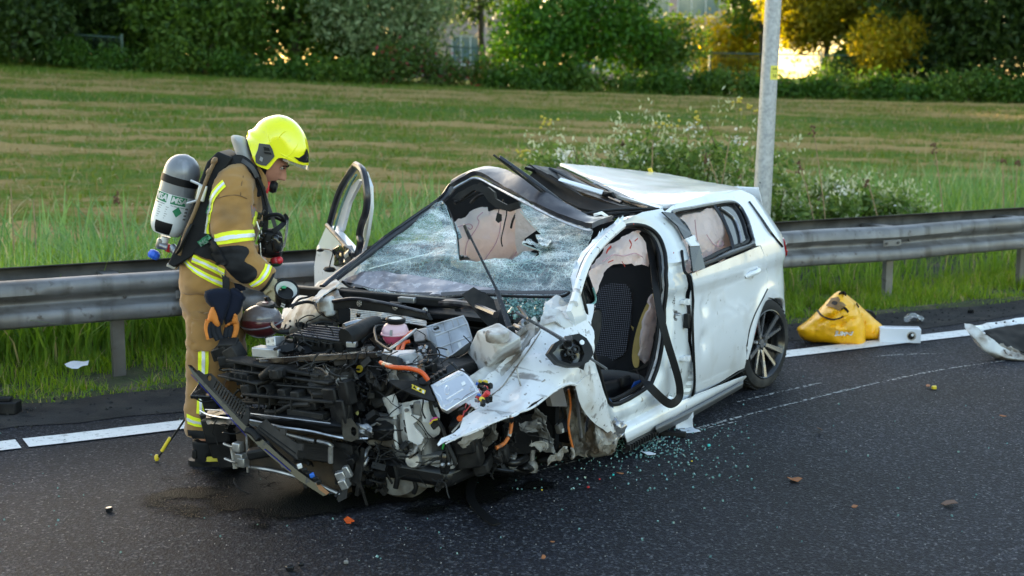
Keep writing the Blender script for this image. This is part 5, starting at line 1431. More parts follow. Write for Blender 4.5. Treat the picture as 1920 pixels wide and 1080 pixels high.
# ---- wipers
def arm(name, a, b, w0, w1, mat, parent=car):
 mb = MB(); P = [Vector(a).lerp(Vector(b), i / 8) for i in range(9)]
 mb.tube(P, [w0 + (w1 - w0) * i / 8 for i in range(9)], 6, flat=.55, up=(.2, .5, 1))
 return mb.build(name, mat, parent)
m_wip = M('dusty wiper', (.008, .008, .009), .4, dirt=((.13, .125, .12), 60, .6, .68))
wa0, wa1, wa2 = cy(958, 622, .63), cy(932, 545, .45), cy(876, 432, .22)
wpr = arm('wiper_arm', wa0, wa1, .018, .014, m_wip)
arm('wiper_rod', wa1, wa2, .009, .007, m_wip, wpr)
arm('wiper_hook', cy(881, 447, .225), cy(870, 421, .21), .014, .013, m_wip, wpr)
MB().lathe([(.022, -.01), (.022, .02), (.012, .028), (0, .028)], wa0, frame((.2, 0, 1)), 14).build('wiper_pivot', m_black, wpr)
wb0, wb1, wb2 = cy(985, 596, .80), cy(1065, 640, 1.03), cy(1138, 692, 1.08)
wpr2 = arm('wiper_arm', cy(968, 586, .70), cy(1062, 640, 1.035), .011, .013, m_wip)
arm('wiper_blade', wb0 + Vector((0, .01, .0)), wb2, .008, .010, m_wip, wpr2)
MB().box(wb1, (.05, .04, .035), (0, .3, .4)).build('blade_clip', m_black, wpr2, bevel=.005)
tubes('wiper_link', [([cy(972, 575, .60), cy(990, 600, .72), cy(985, 606, .78)], .009)], m_wip, wpr2)
# ---- crumpled front fender, near side
fend = [[cy(1112, 572, .82), cy(1113, 620, .89), cy(1116, 665, .93), cy(1122, 705, .935)],
  [cy(1082, 572, .79), cy(1092, 630, .88), cy(1090, 682, .945), cy(1082, 722, .95)],
  [cy(1040, 578, .745), cy(1062, 640, .86), cy(1070, 690, .94), cy(1066, 719, .95)],
  [cy(1018, 606, .72), cy(1034, 660, .83), cy(1044, 702, .92), cy(1042, 730, .945)],
  [cy(990, 648, .70), cy(1002, 690, .80), cy(1010, 728, .89), cy(1006, 758, .93)],
  [cy(962, 690, .69), cy(968, 722, .77), cy(972, 750, .85), cy(968, 774, .90)],
  [cy(930, 732, .69), cy(933, 754, .75), cy(932, 772, .80), cy(926, 792, .85)],
  [cy(893, 768, .70), cy(892, 782, .735), cy(888, 796, .77), cy(880, 811, .80)],
  [cy(822, 836, .74), cy(823, 837, .742), cy(824, 838, .744), cy(825, 839, .746)]]
fo = patch('front_fender', fend, m_white2, car, 8, 7, .004, .017, 6, sharp=22)
tubes('fender_crease', [([cy(1022, 610, .735), cy(992, 655, .72), cy(962, 697, .71), cy(940, 727, .71), cy(918, 744, .70)], (.003, .004))], m_mud, fo, 8)
tubes('fender_crease', [([cy(968, 690, .80), cy(976, 722, .80), cy(985, 742, .84), cy(1002, 728, .86), cy(1022, 712, .885)], .004)], m_mud, fo, 6)
tubes('arch_edge', [([cy(835, 832, .745), cy(880, 811, .80), cy(926, 792, .85), cy(968, 775, .90), cy(1000, 763, .93), cy(1042, 731, .945), cy(1066, 720, .95), cy(1080, 722, .95)], (.003, .008))], m_white2, fo, 6)
patch('fender_flap', [[cy(1078, 722, .95), cy(1098, 706, .955), cy(1121, 698, .935)], [cy(1090, 762, .94), cy(1110, 742, .97), cy(1134, 738, .94)], [cy(1112, 790, .935), cy(1128, 778, .95), cy(1143, 776, .94)], [cy(1146, 815, .93), cy(1150, 812, .935), cy(1153, 808, .93)]], m_white2, car, 6, 6, .004, .004, 8)
patch('pillar_foot', [[cy(1022, 566, .66), cy(1046, 556, .66), cy(1078, 576, .73), cy(1100, 578, .80)], [cy(1012, 590, .70), cy(1042, 576, .74), cy(1078, 592, .79), cy(1102, 600, .845)], [cy(1010, 615, .72), cy(1042, 606, .79), cy(1078, 616, .85), cy(1106, 625, .885)]], m_bare, car, 6, 6, .006, .022, 9, sharp=25)
# little corner window frame at the foot of the screen pillar
q = [(1082, 562), (1096, 520), (1101, 517), (1116, 560), (1112, 572), (1086, 578)]
cp_ = [cy(x, y, .76) for x, y in q]
MB().tube(cp_ + [cp_[0]], .011, 6, False).build('corner_window_frame', m_rub, car)
sheet('corner_window', q, Plane(cy(1098, 550, .745), (0, 1, .1)), m_gloss, car, thick=.004)
tubes('corner_glass_edge', [([cy(1112, 540, .775), cy(1116, 566, .775), cy(1088, 579, .775)], .006)], M('broken glass edge', (.16, .34, .32), .3, bump=(70, .8, .006)), car, 6)
sheet('kick_panel', [(1112, 588), (1124, 582), (1128, 600), (1122, 640), (1110, 656), (1102, 640), (1102, 610)], Plane(cy(1115, 615, .66), (.5, .8, .2)), m_dust, car, thick=.02, smooth=3)
# ---- inner structure of the near side
patch('apron_rail', [[cy(1004, 594, .66), cy(975, 628, .60), cy(935, 668, .56), cy(892, 700, .54), cy(858, 726, .54)],
      [cy(1010, 606, .69), cy(985, 642, .655), cy(945, 684, .62), cy(905, 717, .59), cy(874, 744, .58)],
      [cy(1000, 632, .69), cy(975, 668, .67), cy(943, 706, .65), cy(920, 736, .64), cy(890, 766, .64)]], m_bare, car, 8, 5, .01, .007, 10)
tubes('apron_flange', [([cy(985, 618, .63), cy(955, 640, .60), cy(930, 662, .575), cy(912, 682, .56)], (.016, .012))], m_mud, car, 8)
tw = [cz(893, 620, .82), cz(936, 604, .86), cz(978, 632, .82), cz(938, 656, .76)]
twb = [cz(868, 676, .58), cz(900, 640, .58), cz(985, 690, .56), cz(890, 720, .53)]
mb = MB(); mb.add(tw + twb, [(0, 1, 2, 3), (4, 5, 1, 0), (5, 6, 2, 1), (6, 7, 3, 2), (7, 4, 0, 3)])
tower = mb.build('strut_tower', m_bare, car, bevel=.014, sharp=30)
MB().lathe([(.055, -.03), (.060, .0), (.055, .014), (.045, .018), (.018, .018), (0, .016)], cz(932, 626, .835), frame((.15, .05, 1)), 28).build('tower_cap', m_bare, car)
for p in ((908, 625), (950, 633)): MB().lathe([(.005, 0), (.005, .012), (0, .012)], cz(*p, .815), None, 8).build('stud', m_steel, car)
patch('wing_skin', [[cy(1008, 604, .67), cy(974, 644, .64), cy(938, 684, .615), cy(900, 718, .59), cy(866, 748, .575)], [cy(1022, 610, .69), cy(984, 652, .665), cy(952, 692, .65), cy(918, 728, .64), cy(884, 762, .64)], [cy(1034, 618, .73), cy(994, 658, .71), cy(966, 700, .70), cy(934, 738, .70), cy(896, 772, .705)]], m_white2, car, 8, 5, .004, .010, 10, sharp=25)
# ---- scuttle behind the engine
CPL = Plane(cx(720, 585, 2.95), (1, 0, .12))
sheet('scuttle_panel', [(622, 566), (640, 560), (665, 561), (720, 570), (800, 588), (806, 600), (790, 596), (720, 584), (655, 577), (626, 582)], CPL, m_dust, car, thick=.03)
tubes('scuttle_lip', [([CPL(624, 565, .01), CPL(665, 560, .01), CPL(720, 568, .01), CPL(800, 586, .01)], .009)], m_header, car)
for p in ((674, 569), (741, 576), (797, 583)):
 st_ = MB().lathe([(.017, 0), (.017, .003), (.008, .005), (0, .004)], CPL(*p, .004), CPL.r, 14).build('star_washer', m_steel, car)
 mb = MB()
 for k in range(6):
  a = k * math.pi / 3; mb.box(CPL(*p, .009) + CPL.a * math.cos(a) * .010 + CPL.b * math.sin(a) * .010, (.010, .003, .002), CPL.r @ Euler((0, 0, a)).to_matrix())
 mb.build('washer_slot', m_wire, st_, smooth=False)
m_foil, N, L, B = node_mat('embossed foil'); B.inputs['Metallic'].default_value = .9; B.inputs['Roughness'].default_value = .32; B.inputs['Base Color'].default_value = (.62, .62, .63, 1)
tc = nd(N, 'ShaderNodeTexCoord'); vv = nd(N, 'ShaderNodeTexVoronoi', i_Scale=110.0, i_Randomness=.1); L.new(tc.outputs['Object'], vv.inputs[0])
bpn = nd(N, 'ShaderNodeBump', i_Strength=.9, i_Distance=.006); L.new(vv.outputs['Distance'], bpn.inputs['Height']); L.new(bpn.outputs[0], B.inputs['Normal'])
HS = Plane(cx(710, 590, 3.0), (1, 0, .25))
sheet('heat_shield', [(656, 579), (720, 586), (766, 594), (800, 602), (800, 612), (760, 606), (710, 600), (657, 600)], HS, m_foil, car, holes=[[(668, 588), (676, 588), (676, 595), (668, 595)]], thick=.003, disp=lambda a, b: .008 * n3((a, b, 0), 12))
sheet('bulkhead_pad', [(634, 580), (656, 580), (658, 604), (636, 602)], Plane(HS.p - HS.n * .01, HS.n), m_head, car, thick=.02)
MB().box(cz(700, 556, .86), (.06, 1.1, .05), (0, 0, R(2))).build('scuttle_tray', m_black, car, bevel=.01)
tubes('screen_hose', [([cz(640, 548, .86), cz(700, 556, .85), cz(770, 566, .84), cz(830, 566, .84)], .03)], m_dust, car, 10)
MB().box(cz(765, 562, .865), (.05, .10, .03), (0, 0, .1)).build('scuttle_bracket', m_steel, car, bevel=.004)
tubes('wiper_frame', [([cz(826, 568, .86), cz(850, 568, .87), cz(890, 574, .87), cz(930, 590, .86)], .018)], m_header, car, 8)
sheet('scuttle_plate', [(866, 552), (888, 538), (925, 560), (934, 590), (930, 612), (922, 618), (905, 600), (885, 575)], Plane(cz(900, 580, .86), (.75, .35, .65)), m_dust, car, thick=.012)
sheet('scuttle_plate', [(748, 572), (760, 570), (770, 590), (772, 600), (750, 598)], Plane(cz(760, 590, .80), (.8, .2, .4)), m_dust, car, thick=.01)
MB().box(cz(742, 582, .83), (.03, .07, .09), (0, .2, .2)).build('coolant_bracket', m_dust, car, bevel=.004, smooth=True)
MB().lathe([(.04, 0), (.055, .03), (.055, .06), (.03, .07)], cz(945, 608, .76), frame((.6, .2, .6)), 20).build('wiper_motor', m_black, car)
MB().lathe([(.02, 0), (.03, .02), (.03, .07), (.02, .08)], cz(975, 618, .76), frame((.3, .6, .5)), 16).build('motor_housing', m_steel, car)
tubes('pipe', [([cz(965, 610, .78), cz(980, 616, .78), cz(992, 612, .77)], .012), ([cz(962, 620, .77), cz(978, 628, .76), cz(992, 622, .76)], .010)], m_steel, car)
# broken glass heaped by the screen's near corner
m_crumb = M('greenish glass crumbs', (.22, .42, .40), .15, spec=.6, trans=.4)
def crumbs(name, pts, s, mat, parent=None, label=None, cat=None):
 mb = MB(); g = random.Random(len(pts))
 for p in pts:
  k = s * g.uniform(.5, 1.3)
  mb.box(p, (k, k * g.uniform(.6, 1), k * g.uniform(.5, .9)), (g.random() * 3, g.random() * 3, g.random() * 3))
 return tag(mb.build(name, mat, parent, smooth=False), label, cat, kind='stuff')
g = random.Random(3)
crumbs('glass_crumbs', [cz(g.uniform(945, 1030), g.uniform(560, 592), .86) + Vector((0, 0, g.uniform(-.02, .02))) for _ in range(260)], .014, m_crumb, car)
crumbs('glass_crumbs', [cy(1165 + t * 95 + g.uniform(-10, 10), 790 - t * 46 + g.uniform(-14, 6), .80) + Vector((0, 0, .005)) for t in [g.random() for _ in range(130)]], .009, m_crumb, car)
# ---- far side inner wing
patch('inner_wing', [[cz(528, 580, .70), cz(560, 556, .78), cz(596, 530, .86), cz(622, 518, .90)], [cz(525, 600, .66), cz(565, 578, .76), cz(604, 556, .84), cz(636, 548, .88)], [cz(535, 624, .60), cz(580, 604, .70), cz(622, 580, .80), cz(648, 568, .84)], [cz(560, 640, .5), cz(600, 625, .6), cz(640, 605, .7), cz(660, 590, .78)]], m_bare, car, 8, 6, .006, .010, 8)
patch('wing_bracket', [[cz(586, 560, .86), cz(606, 541, .89), cz(630, 524, .92)], [cz(592, 566, .86), cz(612, 548, .89), cz(638, 530, .92)]], m_bare, car, 6, 4, .006, .008, 14)
MB().lathe([(.05, -.03), (.05, .02), (.03, .03), (0, .03)], cz(612, 570, .83), frame((.1, -.1, 1)), 18).build('far_tower_cap', m_bare, car)
MB().box(cz(618, 574, .82), (.08, .06, .10), (.2, .1, .4)).build('wing_block', m_bare, car, bevel=.015)
for q, r_ in (([(540, 575), (575, 566), (600, 574), (615, 590), (632, 602)], .009), ([(590, 568), (600, 586), (625, 598), (645, 606)], .008), ([(575, 615), (600, 604), (625, 606)], .008), ([(600, 545), (580, 556), (560, 562), (548, 578)], .006)):
 hose('cable', [cz(x, y, .83 - (y - 560) * .002) for x, y in q], r_, m_wire)
# washer and brake fluid bottle of smoky plastic with red fluid
m_smoke = M('smoky reservoir plastic', (.17, .15, .16), .25, coat=.4, dirt=((.28, .26, .26), 4, .5, .7), bump=(7, .1, .01))
m_redf = M('dark red fluid', (.11, .02, .025), .3, coat=.3)
rc = cz(491, 602, .74)
rs = thing('reservoir', None, None, rc, parent=car)
MB().ball((0, 0, .01), (.115, .105, .082), 28, (R(8), R(-10), 0)).build('upper_shell', m_smoke, rs)
MB().ball((.004, 0, -.012), (.114, .104, .080), 28, (R(8), R(-10), 0)).build('lower_shell', m_redf, rs)
MB().tube([Vector((.117 * math.cos(a), .107 * math.sin(a), -.008 - .02 * math.cos(a))) for a in np.linspace(0, 2 * math.pi, 40)], .006, 6, False).build('weld_seam', m_smoke, rs)
MB().lathe([(.052, 0), (.054, .012), (.050, .022), (.030, .026), (.012, .026), (0, .024)], (-.012, .018, .075), frame((.14, .05, 1)), 28).build('cap', m_black, rs)
MB().lathe([(.018, 0), (.018, .004), (0, .004)], (-.010, .019, .100), frame((.14, .05, 1)), 16).build('cap_mark', m_redf, rs)
MB().box(Vector((-.055, .0, .10)), (.03, .025, .05), (.3, 0, 0)).build('lug', m_black, rs, bevel=.005)
hose('hose', [cz(510, 606, .76), cz(514, 616, .76), cz(525, 622, .76), cz(542, 622, .76)], .012, m_rub)
# silver hydraulic block
AB = Plane(cz(512, 650, .70), (1, .1, .15))
slab('hydraulic_block', [(497, 634), (515, 630), (517, 652), (499, 656)], AB, .09, m_alu, car)
MB().box(cz(505, 660, .68), (.08, .16, .05), (0, 0, .1)).build('block_base', m_alu, car, bevel=.006)
for p in ((502, 640), (511, 638), (503, 650), (512, 648)): MB().lathe([(.007, 0), (.007, .004), (0, .004)], AB(*p), AB.r, 8).build('port', m_steel, car)
hose('pipe', [cz(515, 655, .71), cz(527, 648, .71), cz(536, 634, .72), cz(545, 630, .74)], .008, m_dust)
# ---- air filter box with ribbed lid
AP = Plane(cz(615, 625, .76), (.30, .02, 1), (0, 1, 0))
ab = slab('air_box', [(587, 609), (672, 616), (640, 641), (548, 628)], AP, .09, m_dust, car, .012)
for k in range(6):
 t = (k + .5) / 6
 a, b = Vector((587, 609)).lerp(Vector((548, 628)), t), Vector((668, 616)).lerp(Vector((634, 641)), t)
 MB().tube([AP(*a, .004), AP(*(a.lerp(b, .5)), .006), AP(*b, .004)], .008, 6, flat=.7).build('lid_rib', m_header, ab)
for k in range(7):
 t = (k + .5) / 7; a = Vector((551, 632)).lerp(Vector((632, 644)), t)
 MB().box(AP(*a, -.02) + Vector((.02, 0, -.01)), (.012, .016, .03)).build('lid_clip', m_black, ab, bevel=.002)
MB().box(AP(592, 640, -.07) + Vector((.03, 0, -.015)), (.05, .62, .03), (0, 0, R(-4))).build('box_lip', m_dust, ab, bevel=.005)
tubes('intake_duct', [([cz(648, 634, .77), cz(670, 622, .79), cz(690, 610, .80), cz(706, 604, .80)], (.050, .034))], m_dust, car, 14)
tubes('intake_pipe', [([cz(672, 645, .72), cz(682, 630, .75), cz(700, 620, .76), cz(718, 616, .75)], .026)], m_black, car, 12)
tubes('metal_pipe', [([cz(645, 612, .79), cz(668, 605, .80), cz(690, 604, .79)], .016)], m_steel, car, 10)
for q, r_ in (([(684, 606), (690, 598), (702, 597), (712, 603), (728, 606)], .006), ([(706, 640), (702, 620), (706, 612), (720, 610)], .007), ([(706, 640), (720, 650), (734, 658)], .007), ([(700, 612), (715, 600), (735, 598), (790, 588)], .008), ([(790, 590), (812, 582), (828, 582)], .009)):
 hose('cable', [cz(x, y, .80) for x, y in q], r_, m_wire)
MB().box(cz(660, 645, .74), (.05, .05, .03), (0, 0, .4)).build('sensor', m_steel, car, bevel=.004)
# ---- pink coolant tank
m_pinkp = M('pink translucent plastic', (.72, .47, .52), .35, coat=.3, var=(4, .1))
m_pinkf = M('pink coolant', (.60, .10, .20), .3, coat=.3)
pc_ = cz(741, 623, .79)
ct = thing('coolant_tank', None, None, pc_, parent=car)
prof_t = [(.0, .052), (.036, .050), (.056, .035), (.066, .010), (.067, -.004)]
MB().lathe([(.067, -.004), (.066, .012), (.056, .036), (.038, .050), (.038, .058)], (0, 0, 0), frame((.06, .08, 1)), 32, caps=False).build('upper_shell', m_pinkp, ct)
MB().lathe([(.012, -.066), (.045, -.054), (.060, -.032), (.067, -.004)], (0, 0, 0), frame((.06, .08, 1)), 32).build('lower_shell', m_pinkf, ct)
MB().tube([Vector((.0685 * math.cos(a), .0685 * math.sin(a), -.004 - .004 * math.cos(a))) for a in np.linspace(0, 2 * math.pi, 40)], .0045, 6, False).build('weld_seam', m_pinkp, ct)
MB().lathe([(.046, .050), (.050, .056), (.050, .070), (.044, .076), (.036, .076), (.034, .070), (0, .070)], (0, 0, 0), frame((.06, .08, 1)), 28).build('cap', m_black, ct)
MB().lathe([(.034, .0715), (.034, .0725), (0, .0725)], (0, 0, 0), frame((.06, .08, 1)), 24).build('cap_label', M('cap label', (.62, .58, .52), .4, dirt=((.65, .40, .08), 9, .56, .6)), ct)
MB().box(Vector((.062, .02, .008)), (.010, .012, .028), (0, -.3, .3)).build('level_mark', m_gear, ct)
sheet('pink_tag', [(716, 620), (723, 616), (720, 626), (713, 628)], Plane(cz(718, 622, .79), (1, .1, .3)), M('pink tag', (.75, .03, .25), .5), car, thick=.003)
tubes('coolant_hose', [([cz(772, 622, .79), cz(756, 636, .77), cz(748, 648, .75), cz(745, 660, .73)], .010), ([cz(768, 640, .77), cz(758, 644, .76), cz(754, 658, .74)], .009)], m_orange, car, 10)
tubes('silver_strut', [([cz(780, 618, .82), cz(752, 640, .81), cz(728, 656, .78)], .007)], m_steel, car)
MB().box(cz(728, 657, .775), (.05, .04, .012), (0, .2, .5)).build('strut_foot', m_steel, car, bevel=.003)
# ---- inverter: cast box with ribs, tilted
IV = Plane(cz(840, 640, .72), (.62, .30, .72), (-.2, .1, 1))
def ridges(parent, pl, lines, r, mat, off=.0):
 mb = MB()
 for ln in lines: mb.tube([pl(*p, off) for p in ln], r, 6)
 return mb.build('rib', mat, parent)
iv = slab('inverter', [(800, 612), (868, 592), (875, 605), (885, 636), (850, 664), (812, 685), (803, 640)], IV, .13, m_alu, car, .006)
for ln in ([(800, 613), (868, 593)], [(804, 634), (876, 606)], [(812, 656), (882, 630)], [(806, 640), (814, 684)], [(842, 622), (850, 662)], [(832, 604), (836, 620)], [(848, 600), (852, 614)], [(812, 684), (850, 663), (884, 637)], [(868, 592), (876, 606), (885, 636)], [(822, 607), (826, 622)], [(858, 598), (862, 610)]):
 ridges(iv, IV, [ln], .005, m_alu, .001)
MB().tube([IV(818 + 8 * math.cos(a), 616 + 6 * math.sin(a), .003) for a in np.linspace(0, 2 * math.pi, 20)], .0045, 6, False).build('oval_boss', m_alu, iv)
MB().ball(IV(816, 617, 0), (.010, .010, .006), 10).build('port', m_wire, iv); MB().ball(IV(821, 615, 0), (.010, .010, .006), 10).build('port', m_wire, iv)
for q in ([(835, 655), (840, 653), (844, 665), (839, 667)], [(858, 643), (863, 641), (866, 650), (861, 653)]):
 sheet('white_sticker', q, Plane(IV.p + IV.n * .0035, IV.n), m_white_p, iv, thick=.001)
slab('inverter_side', [(773, 619), (800, 613), (805, 638), (776, 642)], Plane(cz(790, 628, .755), (.8, -.15, .55)), .10, m_alu, car, .006)
sheet('torn_corner', [(852, 580), (862, 578), (869, 592), (866, 600), (856, 594)], Plane(cz(860, 588, .80), (.7, .2, .5)), m_dust, car, thick=.01)
sheet('terminal_block', [(782, 644), (806, 640), (814, 684), (800, 680), (790, 664)], Plane(cz(798, 660, .70), (.8, -.1, .5)), m_black, car, thick=.06, disp=lambda a, b: .02 * n3((a, b, 1), 30))
g = random.Random(9)
for i in range(14):
 p = cz(g.uniform(783, 810), g.uniform(645, 682), .72); MB().box(p, (.02, .018, .016), (g.random(), g.random(), g.random())).build('terminal', m_gloss if i % 3 else m_steel, car, bevel=.002)
hose('copper_pipe', [cz(786, 688, .70), cz(790, 680, .71), cz(800, 675, .71)], .012, M('brown pipe', (.22, .11, .05), .5, dirt=((.12, .10, .08), 9, .5, .7)))
# small aluminium controller
sb_ = slab('controller_lid', [(713, 661), (736, 656), (780, 655), (776, 662), (750, 664), (744, 668)], Plane(cz(745, 661, .745), (.25, 0, 1), (0, 1, 0)), .07, m_alu, car, .004)
slab('controller_face', [(748, 666), (779, 661), (784, 690), (764, 700), (748, 694)], Plane(cz(765, 678, .72), (.9, .15, .35)), .09, m_alu, car, .004)
sheet('connector_face', [(715, 666), (742, 668), (748, 694), (720, 688)], Plane(cz(730, 678, .725), (.9, -.1, .35)), m_black, car, thick=.05)
sheet('white_sticker', [(761, 678), (767, 676), (768, 682), (762, 684)], Plane(cz(765, 679, .735), (.9, .15, .35)), m_white_p, car, thick=.001)
MB().box(cz(768, 702, .64), (.07, .11, .08), (0, 0, .1)).build('bracket', m_steel, car, bevel=.008)
tubes('high_voltage_cable', [([cz(714, 680, .74), cz(735, 688, .745), cz(768, 691, .745), cz(790, 698, .735), cz(803, 713, .70)], .0105)], m_orange, car, 12)
MB().tube([cz(720, 683, .742), cz(733, 687, .745)], .0125, 10).build('cable_sleeve', m_steel, car)
# flat control unit of pressed plate
EP = Plane(cz(852, 732, .62), (.72, .18, .68), (-.2, .1, 1))
ecu = slab('control_unit', [(806, 722), (867, 690), (882, 708), (899, 733), (866, 752), (837, 771), (826, 765)], EP, .03, m_alu2, car, .004)
for ln in ([(814, 722), (866, 695)], [(818, 724), (868, 699)], [(837, 748), (868, 729)], [(811, 725), (818, 737), (826, 743), (833, 762)], [(833, 760), (845, 756), (850, 748), (860, 747), (865, 750), (872, 742), (890, 732)], [(868, 695), (886, 718), (893, 732)]):
 ridges(ecu, EP, [ln], .0035, m_alu2, .0005)
MB().tube([EP(838 + 4 * math.cos(a), 731 + 8 * math.sin(a), .001) for a in np.linspace(0, 2 * math.pi, 18)], .003, 6, False).build('oval_boss', m_alu2, ecu)
MB().tube([EP(885 + 4 * math.cos(a), 729 + 3.5 * math.sin(a), .001) for a in np.linspace(0, 2 * math.pi, 14)], .003, 6, False).build('round_boss', m_alu2, ecu)
sheet('white_sticker', [(864, 718), (871, 714), (874, 720), (867, 724)], Plane(EP.p + EP.n * .002, EP.n), m_white, ecu, thick=.0008)
cn = slab('connector', [(803, 706), (850, 678), (860, 690), (810, 718)], Plane(cz(830, 698, .655), (.6, .2, .8), (-.2, .1, 1)), .05, m_gloss, car, .004)
for t in np.linspace(.1, .9, 6):
 p = Vector((806, 712)).lerp(Vector((855, 684)), t); MB().box(cz(*p, .66), (.022, .020, .02), (.3, .3, .4)).build('connector_cell', m_black, cn, bevel=.002)
hose('hose', [cz(778, 712, .62), cz(786, 696, .66), cz(800, 688, .68), cz(815, 690, .68)], .022, m_rub, 10)
# tilted black cover with yellow warning label
CV = Plane(cz(765, 722, .63), (.62, .10, .78), (-.2, .1, 1))
cov = sheet('cable_cover', [(729, 714), (744, 712), (770, 714), (790, 712), (803, 720), (808, 735), (816, 752), (800, 748), (770, 738), (742, 724)], CV, m_dust, car, thick=.014, smooth=2)
MB().lathe([(.026, 0), (.024, .012), (0, .014)], CV(796, 716, .002), CV.r, 16).build('cover_boss', m_black, cov)
wl2 = sheet('warning_label', [(772, 720), (798, 732), (796, 739), (772, 728)], Plane(CV.p + CV.n * .003, CV.n), m_plug, car, thick=.001)
MB().add([CV(774, 727, .005), CV(781, 730, .005), CV(777, 722.5, .005)], [(0, 1, 2)]).build('warning_triangle', m_ink, wl2, smooth=False)
for p in ((784, 729), (788, 731.5)): MB().lathe([(.006, 0), (.006, .0006), (0, .0006)], CV(*p, .0045), CV.r, 12).build('warning_disc', m_ink if p[0] > 785 else m_white_p, wl2)
MB().add([CV(792, 731, .005), CV(795.5, 732.6, .005), CV(795, 738, .005), CV(791.5, 736.5, .005)], [(0, 1, 2, 3)]).build('print', m_white_p, wl2, smooth=False)
# ---- lock carrier slab and the ribbed plastic front
LP = Plane(cz(600, 658, .675), (.10, 0, 1), (0, 1, 0))
m_wetb = M('wet black plastic with brown reflection', (.022, .016, .013), .16, coat=.5, dirt=((.09, .06, .035), 8, .5, .7), bump=(60, .4, .004))  # brown of the reflections on the wet top is put into the colour
slab('lock_carrier', [(484, 664), (520, 657), (700, 648), (712, 650), (713, 660), (690, 664), (560, 672), (486, 676)], LP, .035, m_wetb, car, .006)
lf = cz(485, 676, .675)
def front_bar(name, a, b, h, d, mat, parent=None, bev=.004):
 a, b = Vector(a), Vector(b); t = (b - a); rt_ = frame(t.normalized(), (0, 0, 1)).copy()
 x = t.normalized(); z = Vector((0, 0, 1)); y = z.cross(x).normalized(); z = x.cross(y)
 return MB().box((a + b) / 2, (t.length, d, h), Matrix((x, y, z)).transposed()).build(name, mat, parent or car, bevel=bev)
front_bar('carrier_lip', cx(486, 676, 3.58), cx(712, 664, 3.58), .03, .05, m_wetb)
front_bar('carrier_box', cx(632, 674, 3.56), cx(708, 670, 3.56), .055, .06, m_dust)
for px in (652, 670, 690): MB().box(cx(px, 673, 3.595), (.02, .006, .05)).build('box_rib', m_black, car)
# long ribbed bars, slightly skewed, stepping forward as they go down
RB = [((438, 672), (610, 702), 3.60, .016, .12, m_dust), ((440, 690), (628, 716), 3.62, .012, .10, m_dust), ((425, 700), (500, 716), 3.64, .012, .14, m_dust), ((470, 735), (640, 750), 3.66, .014, .14, m_dust),
  ((460, 716), (620, 726), 3.60, .03, .05, m_black), ((455, 750), (640, 762), 3.62, .012, .10, m_dust), ((545, 770), (612, 780), 3.70, .03, .06, m_dust), ((440, 700), (470, 704), 3.66, .03, .06, m_dust), ((530, 752), (600, 752), 3.68, .012, .08, m_dust)]
for a, b, X, h, d, mt in RB: front_bar('plastic_bar', cx(*a, X), cx(*b, X), h, d, mt)
for px, py, X, h in ((455, 683, 3.60, .06), (487, 690, 3.60, .06), (550, 700, 3.60, .06), (570, 704, 3.60, .06), (600, 708, 3.60, .06), (445, 703, 3.65, .04), (456, 705, 3.65, .04), (468, 707, 3.65, .04), (480, 709, 3.65, .04), (500, 742, 3.66, .07), (545, 745, 3.66, .07), (520, 742, 3.66, .07), (560, 755, 3.68, .05), (600, 748, 3.66, .06)):
 MB().box(cx(px, py, X), (.11, .008, h), (0, 0, R(-6))).build('stiffener', m_dust, car, smooth=False)
mb = MB()
mb.lathe([(.03, 0), (.03, .06), (.024, .06), (.024, 0)], cx(508, 732, 3.66), frame((1, 0, .1)), 16, caps=False); mb.build('plastic_ring', m_black, car, thick=.003)
for px, py, w_, h_, mt in ((466, 728, .06, .05, m_dust), (560, 743, .06, .06, m_dust), (520, 700, .07, .05, m_black), (536, 744, .05, .09, m_dust), (580, 758, .14, .05, m_black), (640, 770, .10, .12, m_black), (625, 745, .09, .10, m_black), (650, 735, .07, .12, m_black)):
 MB().box(cx(px, py, 3.68), (.06, w_, h_), (R(8), R(5), R(-8))).build('plastic_block', mt, car, bevel=.008)
FL = Plane(cx(610, 726, 3.66), (.45, .1, .9), (0, 1, 0))
fl = sheet('finned_cover', [(574, 727), (582, 720), (642, 716), (648, 726), (638, 740), (588, 740)], FL, m_dust, car, thick=.02)
for t in (.2, .45, .7):
 a, b = Vector((576, 724)).lerp(Vector((586, 739)), t), Vector((646, 719)).lerp(Vector((640, 738)), t); MB().tube([FL(*a, .002), FL(*b, .002)], .005, 5).build('fin', m_black, fl)
sheet('broken_panel', [(582, 686), (590, 683), (598, 690), (607, 687), (617, 690), (622, 686), (628, 690), (628, 714), (612, 712), (606, 700), (584, 694)], Plane(cx(605, 698, 3.56), (1, .1, .2)), m_dust, car, thick=.008)
MB().tube(cr([cx(492, 706, 3.68), cx(500, 700, 3.69), cx(508, 693, 3.68), cx(514, 691, 3.67)], 5), .022, 10).build('sensor_horn', m_dust, car)
MB().box(cx(520, 699, 3.68), (.05, .07, .04), (0, 0, .3)).build('sensor', m_black, car, bevel=.006)
# headlamp mounts broken off on the far corner
for px, py, d, rt_ in ((418, 655, (.08, .09, .05), (.4, .3, .2)), (430, 648, (.06, .10, .06), (.1, .5, .4)), (424, 672, (.10, .07, .05), (.2, .1, .6)), (440, 662, (.08, .08, .08), (.5, .2, .1)), (412, 664, (.05, .07, .06), (.3, .1, .1)), (432, 680, (.07, .10, .03), (.1, .3, .2))):
 MB().box(cx(px, py, 3.55), d, rt_).build('lamp_mount', m_dust, car, bevel=.006)
MB().tube([cx(418, 640, 3.5), cx(423, 655, 3.52)], .016, 8).build('mount_pin', m_dust, car)
